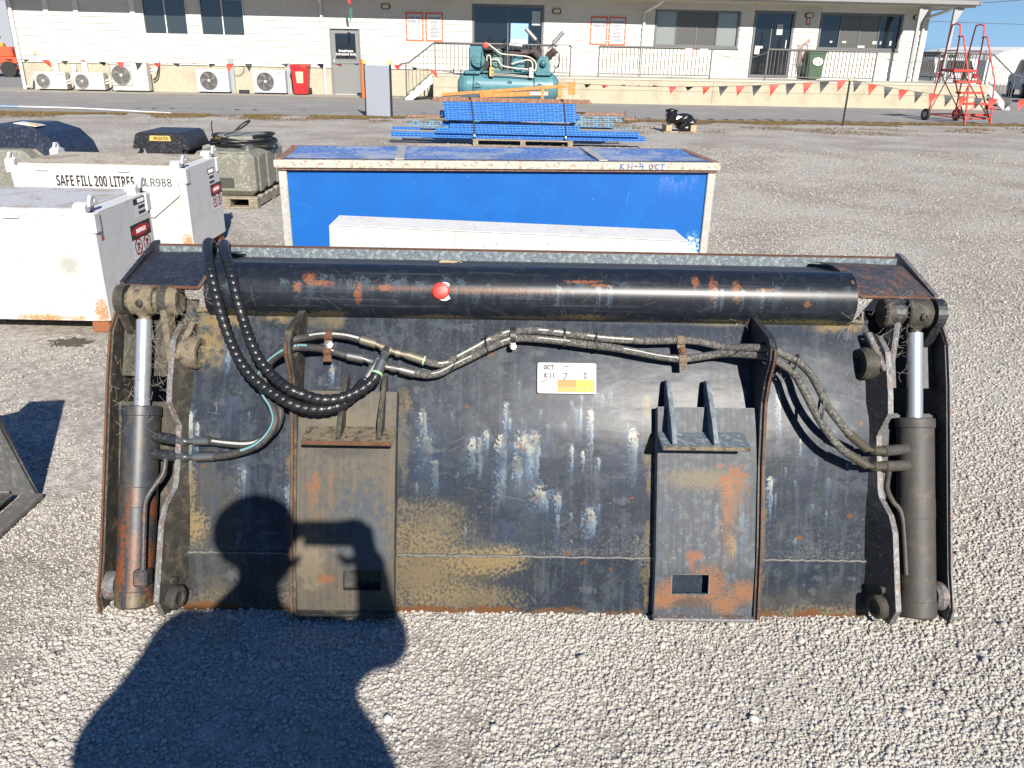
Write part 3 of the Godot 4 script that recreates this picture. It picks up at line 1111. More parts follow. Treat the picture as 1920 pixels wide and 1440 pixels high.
func build_bucket() -> void:
	var b := thing("loader_bucket", "wide worn black loader bucket with hydraulic cylinders and hoses across its back", "loader bucket", "", V(0.0625, 0, -2.028), 0.013)
	var black := tri("worn_black_steel", weather(51, V(0.016, 0.018, 0.022), V(0.032, 0.033, 0.035), 0.54, V(0.12, 0.115, 0.105), 0.70, 0.0, 384, 0.02), 0.45, 0.5, 0.0, 0.05)
	var dusty := tri("dusty_black_steel", weather(52, V(0.030, 0.028, 0.024), V(0.10, 0.085, 0.055), 0.54, V(0.015, 0.015, 0.016), 0.66, 0.3, 384, 0.02), 0.4, 0.75, 0.0, 0.08)
	var rusty := tri("rusty_steel", weather(53, V(0.105, 0.045, 0.022), V(0.035, 0.032, 0.032), 0.55, V(0.17, 0.075, 0.03), 0.62, 0.0, 384, 0.02), 0.3, 0.85, 0.0, 0.12)
	var edge := tri("rubbed_edge_steel", weather(54, V(0.10, 0.105, 0.11), V(0.11, 0.05, 0.026), 0.54, V(0.25, 0.25, 0.24), 0.63, 0.0, 256, 0.03), 0.3, 0.55, 0.0, 0.06)
	var blued := tri("blue_worn_steel", weather(55, V(0.11, 0.14, 0.165), V(0.24, 0.27, 0.28), 0.53, V(0.03, 0.035, 0.045), 0.64, 0.35, 256, 0.03), 0.22, 0.55, 0.0, 0.06)
	var caked := tri("mud_caked_steel", weather(56, V(0.155, 0.125, 0.08), V(0.035, 0.034, 0.032), 0.56, V(0.20, 0.17, 0.12), 0.62, 0.0, 256, 0.03), 0.3, 0.9, 0.0, 0.15)
	var bead := tri("weld_bead", weather(57, V(0.11, 0.11, 0.107), V(0.03, 0.03, 0.032), 0.50, V(0.2, 0.195, 0.18), 0.62, 0.0, 256, 0.05), 0.12, 0.6, 0.0, 0.15)
	# back plate with the strip below its seam
	var pt := uvm("painted_back_plate", plate_texture(), 0.32)
	pt.heightmap_enabled = true
	pt.heightmap_texture = bump_tex(3, 0.05)
	pt.heightmap_scale = 0.06
	pt.uv1_scale = Vector3.ONE
	pt.metallic_specular = 0.24
	var mb := MB.new()
	plate_strip(mb, -PLATE_X, PLATE_X, 0.174, PLATE_L, 0.0, 26, 0, 1, 1.0 - 0.174 / PLATE_L, 0.0)
	part("back_plate", mb, pt, b)
	mb = MB.new()
	plate_strip(mb, -PLATE_X, PLATE_X, -0.012, 0.172, 0.007, 3, 0, 1, 0.999, 1.0 - 0.172 / PLATE_L, 0.03)
	part("cutting_edge", mb, pt, b)
	for sgm in [[-1.045, -0.705], [-0.398, 0.374], [0.69, 1.045]]:
		mb = MB.new()
		var q := prof_at(0.175)
		var pts := []
		for i in 24:
			pts.append(V(lerpf(sgm[0], sgm[1], i / 23.0), q[0].x + 0.002 * sin(i * 2.3), q[0].y + 0.004))
		mb.tube(pts, 0.0045, 6)
		part("weld_seam", mb, bead, b)
	mb = MB.new()
	var wp := []
	for i in 60:
		wp.append(V(lerpf(-1.03, 1.03, i / 59.0), 0.829 + 0.003 * sin(i * 1.9), -0.402))
	mb.tube(wp, 0.008, 6)
	part("weld_seam", mb, caked, b)
	# round pipe along the top
	var pm := uvm("painted_pipe", pipe_texture(), 0.34)
	pm.metallic_specular = 0.40
	mb = MB.new()
	var pc := Vector2(0.885, -0.447)
	var pr := 0.086
	var ns := 20
	for i in ns:
		var a0 := deg_to_rad(lerpf(108.0, -62.0, float(i) / ns))
		var a1 := deg_to_rad(lerpf(108.0, -62.0, float(i + 1) / ns))
		var n0 := V(0, sin(a0), cos(a0))
		var n1 := V(0, sin(a1), cos(a1))
		var o0 := V(0, pc.x, pc.y) + n0 * pr
		var o1 := V(0, pc.x, pc.y) + n1 * pr
		var L := V(-0.99, 0, 0)
		var R := V(0.985, 0, 0)
		mb.tri(o0 + L, o0 + R, o1 + R, n0, n0, n1, Vector2(0, float(i) / ns), Vector2(1, float(i) / ns), Vector2(1, float(i + 1) / ns))
		mb.tri(o0 + L, o1 + R, o1 + L, n0, n1, n1, Vector2(0, float(i) / ns), Vector2(1, float(i + 1) / ns), Vector2(0, float(i + 1) / ns))
	part("torque_pipe", mb, pm, b)
	mb = MB.new()
	mb.cyl(V(-0.989, pc.x, pc.y), V(0.984, pc.x, pc.y), 0.0855, 28)
	part("pipe_core", mb, black, b)
	# flat top plate and its raised lip
	mb = MB.new()
	mb.quad(V(-0.985, 0.967, -0.468), V(0.985, 0.967, -0.468), V(0.985, 0.912, -0.752), V(-0.985, 0.912, -0.752), Vector3.UP)
	mb.quad(V(-0.985, 0.955, -0.468), V(0.985, 0.955, -0.468), V(0.985, 0.90, -0.752), V(-0.985, 0.90, -0.752), Vector3.DOWN)
	part("top_plate", mb, black, b)
	mb = MB.new()
	mb.box(V(0, 0.922, -0.762), V(2.54, 0.05, 0.018), Basis.IDENTITY, 0.003)
	part("spill_lip", mb, blued, b)
	mb = MB.new()
	mb.box(V(0, 0.9475, -0.762), V(2.53, 0.003, 0.019), Basis.IDENTITY, 0.0)
	part("lip_edge", mb, rusty, b)
	# end covers and gussets
	var coverR := tri("half_rusted_cover", weather(58, V(0.03, 0.034, 0.04), V(0.13, 0.06, 0.034), 0.50, V(0.10, 0.09, 0.08), 0.66, 0.0, 256, 0.02), 0.35, 0.6, 0.0, 0.06)
	for s in [-1.0, 1.0]:
		mb = MB.new()
		var A := V(s * 1.286, 0.884, -0.485)
		var B := V(s * 1.0, 0.917, -0.355 if s < 0 else -0.39)
		var C := V(s * 0.968, 0.962, -0.385 if s < 0 else -0.40)
		var D := V(s * 0.968, 0.968, -0.56)
		var E := V(s * 1.286, 0.928, -0.735)
		var F := V(s * 1.1, 0.944, -0.52)
		var dn := V(0, -0.012, -0.003)
		mb.quad(A, B, F, E, Vector3.UP)
		mb.quad(B, C, D, F, Vector3.UP)
		mb.quad(F, D, V(s * 0.968, 0.935, -0.735), E, Vector3.UP)
		mb.quad(A + dn, B + dn, F + dn, E + dn, Vector3.DOWN)
		mb.quad(A, B, B + dn, A + dn, V(0, 0, 1))
		mb.quad(B, C, C + dn, B + dn, V(-s, 0, 0.5))
		mb.quad(C, D, D + dn, C + dn, V(-s, 0, 0))
		var o := part("end_cover", mb, black if s < 0 else coverR, b)
		if s > 0:
			o.set_meta("label", "rusty cover plate over the right end of the pipe")
		mb = side_plate([[0.955, -0.80], [0.957, -0.772], [0.945, -0.72], [0.892, -0.487], [0.878, -0.487], [0.86, -0.60], [0.85, -0.80]], s * 1.288, 0.014)
		part("end_gusset", mb, edge if s > 0 else black, b)
		# folded front rim of the cover
		mb = MB.new()
		mb.tube([A + V(-s * 0.004, -0.004, 0.001), B + V(0, -0.004, 0.001)], 0.006, 6)
		mb.tube([B + V(0, -0.003, 0.001), C + V(0, -0.003, 0.001)], 0.006, 6)
		part("cover_rim", mb, rusty, b)
	# outer side plates and the shell in front
	for s in [-1.0, 1.0]:
		mb = side_plate([[-0.012, -0.03], [0.012, -0.004], [0.055, -0.004], [0.146, -0.058], [0.364, -0.159], [0.66, -0.295], [0.772, -0.355], [0.83, -0.43], [0.885, -0.49], [0.90, -0.75], [0.6, -1.05], [0.2, -1.2], [0.0, -1.15], [-0.005, -0.3]], s * 1.2825, 0.016)
		part("side_plate", mb, black if s > 0 else dusty, b)
		mb = MB.new()
		var pts := []
		for q in [[0.0, 0.0], [0.055, -0.002], [0.146, -0.056], [0.364, -0.157], [0.66, -0.293], [0.772, -0.353], [0.83, -0.428]]:
			pts.append(V(s * 1.2825, q[0], q[1] + 0.001))
		for i in pts.size() - 1:
			mb.bar(pts[i], pts[i + 1], 0.015, 0.006, V(1, 0, 0))
		part("side_plate_edge", mb, rusty if s < 0 else edge, b)
	mb = MB.new()
	mb.quad(V(-1.27, 0.02, -0.05), V(1.27, 0.02, -0.05), V(1.27, 0.03, -1.15), V(-1.27, 0.03, -1.15), Vector3.UP)
	mb.quad(V(-1.27, 0.025, -1.15), V(1.27, 0.025, -1.15), V(1.27, 0.5, -1.1), V(-1.27, 0.5, -1.1), V(0, 0, -1))
	part("front_shell", mb, black, b)
	# inner plates, splayed, with the waist where the hoses pass
	var ed := [V(1.06, 0.046, 0.066), V(1.06, 0.109, 0.088), V(1.06, 0.162, 0.057), V(1.06, 0.304, -0.021), V(1.058, 0.340, -0.060), V(1.048, 0.366, -0.115), V(1.045, 0.388, -0.130), V(1.045, 0.531, -0.203), V(1.058, 0.612, -0.188), V(1.06, 0.665, -0.217), V(1.06, 0.772, -0.284), V(1.058, 0.80, -0.35)]
	for s in [-1.0, 1.0]:
		mb = MB.new()
		var me := MB.new()
		for i in ed.size() - 1:
			var a: Vector3 = ed[i]
			var c: Vector3 = ed[i + 1]
			var f := func(p: Vector3) -> Vector3:
				var y := clampf(p.y, 0.003, 0.828)
				var z := -0.03
				for j in PROF.size() - 1:
					if y >= PROF[j].x and y <= PROF[j + 1].x:
						z = lerpf(PROF[j].y, PROF[j + 1].y, (y - PROF[j].x) / (PROF[j + 1].x - PROF[j].x))
				return V(1.016, p.y, z - 0.02)
			var a2: Vector3 = f.call(a)
			var c2: Vector3 = f.call(c)
			var sg := V(s, 1, 1)
			var th := V(0.016, 0, 0)
			mb.quad(a * sg, c * sg, c2 * sg, a2 * sg, V(-s, 0, 0.4))
			mb.quad((a + th) * sg, (c + th) * sg, (c2 + th) * sg, (a2 + th) * sg, V(s, 0, -0.4))
			me.quad(a * sg, c * sg, (c + th) * sg, (a + th) * sg, V(0, 0, 1))
			if i == 0:
				mb.quad(a * sg, (a + th) * sg, (a2 + th) * sg, a2 * sg, V(0, -1, 0))
		part("inner_plate", mb, dusty if s < 0 else black, b)
		part("inner_plate_edge", me, edge, b)
		# floor of the channel that holds the cylinder, open in the middle
		mb = MB.new()
		for q in [[0.0, 0.555, -0.10, -0.31], [0.625, 0.84, -0.36, -0.47]]:
			mb.quad(V(s * 1.05, q[0], q[2]), V(s * 1.275, q[0], q[2]), V(s * 1.275, q[1], q[3]), V(s * 1.05, q[1], q[3]), V(0, 0, 1))
			mb.quad(V(s * 1.05, q[0], q[2] - 0.01), V(s * 1.275, q[0], q[2] - 0.01), V(s * 1.275, q[1], q[3] - 0.01), V(s * 1.05, q[1], q[3] - 0.01), V(0, 0, -1))
		part("channel_floor", mb, black if s > 0 else dusty, b)
		# ears at the top that hold the rod's pin
		for xx in [1.122, 1.252]:
			var ear := PackedVector2Array()
			for i in 13:
				var a := deg_to_rad(lerpf(150.0, -55.0, i / 12.0))
				ear.append(Vector2(-0.405 + 0.047 * cos(a), 0.857 + 0.047 * sin(a)))
			ear.append(Vector2(-0.43, 0.72))
			ear.append(Vector2(-0.41, 0.62))
			ear.append(Vector2(-0.50, 0.62))
			ear.append(Vector2(-0.52, 0.86))
			mb = MB.new()
			mb.prism(ear, Transform3D(Basis(Vector3(0, 0, 1), Vector3(0, 1, 0), Vector3(-1, 0, 0)), V(s * xx + 0.014, 0, 0)), 0.028)
			part("pin_ear", mb, dusty if s < 0 else black, b)
		# strut from the inner plate to the ear
		mb = MB.new()
		mb.bar(V(s * 1.066, 0.70, -0.265), V(s * 1.118, 0.83, -0.385), 0.02, 0.05, V(0, 0, 1), 0.004)
		mb.bar(V(s * 1.062, 0.71, -0.27), V(s * 1.03, 0.80, -0.36), 0.018, 0.05, V(0, 0, 1), 0.004)
		part("ear_strut", mb, caked if s < 0 else edge, b)
		# pivot boss near the plate's corner
		mb = MB.new()
		mb.lathe(V(s * 1.03, 0.722, -0.315), V(-s, 0, 0.12), [Vector2(0.0, -0.03), Vector2(0.05, -0.03), Vector2(0.05, 0.02), Vector2(0.044, 0.03), Vector2(0.03, 0.03), Vector2(0.026, 0.02), Vector2(0.0, 0.02)], 22)
		part("pivot_boss", mb, caked if s < 0 else dusty, b)
		mb = MB.new()
		mb.lathe(V(s * 1.052, 0.765, -0.32), V(-s * 0.6, 0, 1), [Vector2(0.016, -0.03), Vector2(0.016, 0.012), Vector2(0.0, 0.013)], 6)
		part("bolt", mb, caked, b)
		# bottom pin on the inner plate
		mb = MB.new()
		mb.lathe(V(s * 1.046, 0.085, 0.03), V(-s, 0, 0.25), [Vector2(0.0, -0.02), Vector2(0.036, -0.02), Vector2(0.036, 0.02), Vector2(0.03, 0.026), Vector2(0.020, 0.026), Vector2(0.017, 0.018), Vector2(0.0, 0.018)], 20)
		part("pin_boss", mb, dusty, b)
		mb = MB.new()
		mb.lathe(V(s * 1.046, 0.135, 0.02), V(-s, 0, 0.25), [Vector2(0.013, -0.01), Vector2(0.013, 0.012), Vector2(0.0, 0.012)], 6)
		part("bolt", mb, dusty, b)
		# bottom pin boss outside the cylinder
		mb = MB.new()
		mb.lathe(V(s * 1.276, 0.062, -0.055), V(-s, 0, 0), [Vector2(0.0, 0.0), Vector2(0.044, 0.0), Vector2(0.044, 0.018), Vector2(0.036, 0.03), Vector2(0.0, 0.03)], 20)
		part("pin_boss", mb, edge, b)
	build_cylinders(b, black, dusty, rusty, caked)
	# lifting lugs with an eye
	for s in [0, 1]:
		var lx := -0.70 if s == 0 else 0.684
		var outl := PackedVector2Array()
		for q in [[0.003, 0.0], [0.03, 0.027], [0.24, -0.038], [0.464, -0.129], [0.58, -0.165], [0.645, -0.184], [0.713, -0.181], [0.783, -0.162], [0.816, -0.167], [0.837, -0.199], [0.842, -0.295], [0.845, -0.405], [0.747, -0.36], [0.612, -0.28], [0.476, -0.21], [0.171, -0.085], [0.0, -0.04]]:
			outl.append(Vector2(q[1], q[0]))
		var hole := disc_poly(-0.222, 0.782, 0.037, 22, 0.037)
		mb = MB.new()
		holed(mb, outl, hole, Transform3D(Basis(Vector3(0, 0, 1), Vector3(0, 1, 0), Vector3(-1, 0, 0)), V(lx + 0.01, 0, 0)), 0.02)
		part("lifting_lug", mb, dusty if s == 0 else black, b)
		mb = MB.new()
		var fe := [V(lx, 0.03, 0.029), V(lx, 0.24, -0.036), V(lx, 0.464, -0.127), V(lx, 0.58, -0.163), V(lx, 0.645, -0.182), V(lx, 0.713, -0.179), V(lx, 0.783, -0.160), V(lx, 0.816, -0.165)]
		for i in fe.size() - 1:
			mb.bar(fe[i], fe[i + 1], 0.019, 0.005, V(1, 0, 0))
		part("lug_edge", mb, rusty, b)
	# quick-hitch mounts with slot, shelf and ribs
	for s in [0, 1]:
		var x0 := -0.69 if s == 0 else 0.378
		var x1 := -0.402 if s == 0 else 0.672
		var mm := uvm("mount_plate_" + str(s), mount_texture(s == 0), 0.6)
		mb = MB.new()
		var S0 := 0.012
		var S1 := 0.66 if s == 0 else 0.625
		var sl0 := 0.078
		var sl1 := 0.142
		var h0 := x0 + (0.137 if s == 0 else 0.048)
		var h1 := h0 + 0.114
		var uu := func(x: float) -> float: return (x - x0) / (x1 - x0)
		var vv := func(q: float) -> float: return 1.0 - (q - S0) / (S1 - S0)
		plate_strip(mb, x0, x1, S0, sl0, 0.05, 2, 0, 1, vv.call(S0), vv.call(sl0))
		plate_strip(mb, x0, h0, sl0, sl1, 0.05, 2, 0, uu.call(h0), vv.call(sl0), vv.call(sl1))
		plate_strip(mb, h1, x1, sl0, sl1, 0.05, 2, uu.call(h1), 1, vv.call(sl0), vv.call(sl1))
		plate_strip(mb, x0, x1, sl1, S1, 0.05, 14, 0, 1, vv.call(sl1), vv.call(S1))
		part("hitch_plate", mb, mm, b)
		mb = MB.new()
		for e in [[h0, h0 + 0.002, sl0, sl1], [h1 - 0.002, h1, sl0, sl1], [h0, h1, sl0 - 0.001, sl0 + 0.001], [h0, h1, sl1 - 0.001, sl1 + 0.001]]:
			plate_strip(mb, e[0], e[1], e[2], e[3], 0.0495, 1, 0, 1, 1, 0, 0.014)
		for e in [[x0 - 0.001, x0 + 0.012], [x1 - 0.012, x1 + 0.001]]:
			plate_strip(mb, e[0], e[1], S0, S1, 0.0485, 12, 0, 1, 1, 0, 0.05)
		plate_strip(mb, x0, x1, S1 - 0.012, S1 + 0.001, 0.0485, 2, 0, 1, 1, 0, 0.05)
		part("mount_wall", mb, dusty if s == 0 else blued, b)
		# foot of the hitch plate, turned out
		mb = MB.new()
		var q0 := prof_at(0.0)
		mb.box(V((x0 + x1) * 0.5, 0.026, 0.022), V(x1 - x0 + 0.012, 0.012, 0.03), Basis.IDENTITY, 0.004)
		part("foot_lip", mb, edge if s == 1 else dusty, b)
		var sx0 := -0.662 if s == 0 else 0.374
		var sx1 := -0.398 if s == 0 else 0.632
		mb = MB.new()
		mb.box(V((sx0 + sx1) * 0.5, 0.541, -0.128), V(sx1 - sx0, 0.013, 0.096), Basis(Vector3.RIGHT, 0.06), 0.003)
		part("hook_shelf", mb, caked if s == 0 else blued, b)
		mb = MB.new()
		mb.box(V((sx0 + sx1) * 0.5, 0.5415, -0.0795), V(sx1 - sx0 - 0.004, 0.011, 0.004), Basis.IDENTITY, 0.001)
		part("shelf_edge", mb, rusty if s == 0 else caked, b)
		for rx in ([-0.556, -0.44] if s == 0 else [0.410, 0.530]):
			mb = side_plate([[0.549, -0.09], [0.556, -0.088], [0.60, -0.135], [0.675, -0.248], [0.678, -0.262], [0.668, -0.285], [0.60, -0.25], [0.549, -0.20]], rx, 0.013)
			part("rib", mb, blued if s == 1 else dusty, b)
	build_hoses(b, caked, rusty, black)
	# card stuck on the plate
	build_card(b)
	# red cap on the pipe
	mb = MB.new()
	mb.lathe(V(-0.278, 0.914, -0.3645), V(0, 0.36, 0.93), [Vector2(0.026, -0.002), Vector2(0.026, 0.003), Vector2(0.022, 0.007), Vector2(0.012, 0.0095), Vector2(0.0, 0.010)], 22)
	part("red_cap", mb, plain("red_plastic", 0.42, 0.035, 0.025, 0.4), b)
	mb = MB.new()
	mb.lathe(V(-0.268, 0.9125, -0.3655), V(0.25, 0.33, 0.9), [Vector2(0.028, -0.002), Vector2(0.028, 0.002), Vector2(0.0, 0.0025)], 22)
	part("cap_backing", mb, plain("white_plastic", 0.6, 0.6, 0.58, 0.5), b)
	build_webs(b)
	# twig lying on the top plate
	mb = MB.new()
	var tw := smooth([V(-0.235, 0.972, -2.512), V(-0.215, 0.973, -2.516), V(-0.19, 0.971, -2.52), V(-0.172, 0.973, -2.522)], 4)
	mb.tube(tw, [0.002, 0.004, 0.005, 0.0055, 0.005, 0.005, 0.004, 0.0045, 0.004, 0.0035, 0.003, 0.002, 0.0015], 6)
	mb.tube([V(-0.18, 0.972, -2.52), V(-0.168, 0.978, -2.515)], 0.0018, 5)
	mb.tube([V(-0.18, 0.972, -2.52), V(-0.166, 0.969, -2.527)], 0.0018, 5)
	var lf := part("dry_leaf", mb, plain("dry_leaf", 0.32, 0.25, 0.15, 0.8), self)
	tagged(lf, "curled pale dry leaf lying on top of the black bucket's pipe", "leaf")

func build_cylinders(b: Node3D, black: Material, dusty: Material, rusty: Material, caked: Material) -> void:
	var chrome := plain("chromed_rod", 0.62, 0.65, 0.69, 0.30, 0.75)
	var paintL := tri("left_barrel_paint", weather(61, V(0.034, 0.036, 0.042), V(0.15, 0.062, 0.03), 0.60, V(0.10, 0.09, 0.07), 0.66, 0.25, 384, 0.016), 0.5, 0.5, 0.0, 0.05)
	var paintR := tri("right_barrel_paint", weather(62, V(0.046, 0.043, 0.040), V(0.085, 0.07, 0.055), 0.58, V(0.03, 0.03, 0.031), 0.68, 0.2, 384, 0.016), 0.45, 0.62, 0.0, 0.08)
	var cv := Canvas.new(256, 420, V(0.185, 0.195, 0.215), 701)
	var fine := Canvas.field(256, 420, 71, 0.10, 4)
	var mid := Canvas.field(256, 420, 72, 0.03, 4)
	cv.cover(mid, V(0.24, 0.25, 0.26), 130.0, 190.0, 0.7)
	cv.cover(fine, V(0.30, 0.29, 0.26), 165.0, 215.0, 0.5)
	for i in 40:
		cv.blob(cv.rng.randf_range(0, 256), cv.rng.randf_range(190, 400), cv.rng.randf_range(8, 26), cv.rng.randf_range(20, 70), V(0.42, 0.245, 0.15), 0.8, fine)
	for i in 16:
		cv.blob(cv.rng.randf_range(0, 256), cv.rng.randf_range(360, 420), cv.rng.randf_range(14, 40), cv.rng.randf_range(10, 26), V(0.38, 0.33, 0.22), 0.8, fine)
		cv.blob(cv.rng.randf_range(0, 256), cv.rng.randf_range(30, 200), cv.rng.randf_range(8, 24), cv.rng.randf_range(14, 60), V(0.30, 0.26, 0.2), 0.6, fine)
	cv.specks(160, 0.6, 2.0, V(0.5, 0.48, 0.44), 0.6)
	var barrelL := uvm("left_barrel", cv.tex(), 0.45)
	for s in [-1.0, 1.0]:
		var bot := V(s * 1.19, 0.012, -0.018)
		var top := V(s * 1.19, 0.557, -0.277)
		var end := V(s * 1.19, 0.80, -0.385)
		var d := (top - bot).normalized()
		var mb := MB.new()
		mb.lathe(bot, d, [Vector2(0.0, 0.0), Vector2(0.05, 0.0), Vector2(0.056, 0.006), Vector2(0.056, 0.05), Vector2(0.0545, 0.052), Vector2(0.0545, 0.30), Vector2(0.0555, 0.302), Vector2(0.0555, 0.36), Vector2(0.0545, 0.362), Vector2(0.0545, 0.575), Vector2(0.058, 0.577), Vector2(0.058, 0.603), Vector2(0.054, 0.606), Vector2(0.026, 0.606), Vector2(0.0, 0.604)], 30)
		part("cylinder_barrel", mb, barrelL if s < 0 else paintR, b)
		mb = MB.new()
		mb.cyl(top, end, 0.0235, 24)
		part("cylinder_rod", mb, chrome, b)
		mb = MB.new()
		mb.cyl(end, end + d * 0.02, 0.018, 16)
		mb.box(end + d * 0.045, V(0.05, 0.07, 0.06), Basis(Vector3.RIGHT, d, Vector3.RIGHT.cross(d)), 0.012)
		mb.lathe(V(s * 1.19 - 0.036, 0.857, -0.405), Vector3.RIGHT, [Vector2(0.0, 0.0), Vector2(0.043, 0.0), Vector2(0.046, 0.004), Vector2(0.046, 0.068), Vector2(0.043, 0.072), Vector2(0.0, 0.072)], 24)
		part("rod_eye", mb, caked if s < 0 else dusty, b)
		mb = MB.new()
		mb.lathe(V(s * 1.19 + 0.004, 0.862, -0.3585), V(0, 0.1, 1), [Vector2(0.0115, 0.0), Vector2(0.011, 0.006), Vector2(0.006, 0.009), Vector2(0.004, 0.004), Vector2(0.0, 0.004)], 12)
		part("grease_nipple", mb, dusty, b)
		mb = MB.new()
		mb.cyl(V(s * 1.085, 0.857, -0.405), V(s * 1.276, 0.857, -0.405), 0.030, 20)
		mb.lathe(V(s * 1.108, 0.857, -0.405), V(-s, 0, 0), [Vector2(0.047, 0.0), Vector2(0.047, 0.022), Vector2(0.042, 0.028), Vector2(0.03, 0.028), Vector2(0.0, 0.024)], 22)
		part("hinge_pin", mb, dusty if s > 0 else caked, b)
	var steel := plain("zinc_fitting", 0.34, 0.33, 0.30, 0.35, 0.9)
	var dull := plain("dull_brass_fitting", 0.19, 0.17, 0.125, 0.45, 0.8)
	# ports and their pipe, left then right
	fitting(b, "port_block", [V(-1.15, 0.483, -0.225), V(-1.055, 0.487, -0.19)], [0.0165], black, 12)
	fitting(b, "port_block", [V(-1.15, 0.436, -0.20), V(-1.053, 0.443, -0.17)], [0.0165], black, 12)
	fitting(b, "hose_fitting", [V(-1.058, 0.486, -0.19), V(-1.03, 0.488, -0.182), V(-1.003, 0.493, -0.177), V(-0.955, 0.497, -0.170)], [0.0145, 0.008, 0.0145], steel, 6)
	fitting(b, "hose_fitting", [V(-1.055, 0.442, -0.171), V(-1.028, 0.446, -0.162), V(-1.0, 0.451, -0.155), V(-0.938, 0.458, -0.148)], [0.0145, 0.008, 0.0145], steel, 6)
	fitting(b, "port_block", [V(1.15, 0.483, -0.215), V(1.06, 0.496, -0.172)], [0.0165], paintR, 12)
	fitting(b, "port_block", [V(1.15, 0.440, -0.190), V(1.06, 0.456, -0.15)], [0.0165], paintR, 12)
	fitting(b, "hose_fitting", [V(1.062, 0.496, -0.173), V(1.018, 0.507, -0.155), V(0.992, 0.518, -0.142), V(0.922, 0.576, -0.120)], [0.0145, 0.0085, 0.0145], dull, 6)
	fitting(b, "hose_fitting", [V(1.062, 0.456, -0.152), V(1.014, 0.467, -0.128), V(0.99, 0.476, -0.118), V(0.921, 0.52, -0.109)], [0.0145, 0.0085, 0.0145], dull, 6)
	var mb := MB.new()
	mb.tube(smooth([V(-1.095, 0.437, -0.175), V(-1.095, 0.415, -0.158), V(-1.099, 0.395, -0.146), V(-1.117, 0.370, -0.128), V(-1.131, 0.350, -0.110), V(-1.142, 0.320, -0.094), V(-1.144, 0.25, -0.066), V(-1.144, 0.140, -0.018)], 5), 0.0085, 10)
	part("steel_pipe", mb, paintL, b)
	mb = MB.new()
	mb.box(V(-1.148, 0.118, -0.018), V(0.042, 0.05, 0.05), Basis(Vector3.RIGHT, -0.42), 0.006)
	part("pipe_block", mb, paintL, b)
	mb = MB.new()
	mb.tube(smooth([V(1.084, 0.45, -0.165), V(1.086, 0.42, -0.165), V(1.092, 0.37, -0.165), V(1.115, 0.33, -0.16), V(1.14, 0.29, -0.13), V(1.146, 0.14, -0.05)], 5), 0.0085, 10)
	part("steel_pipe", mb, paintR, b)

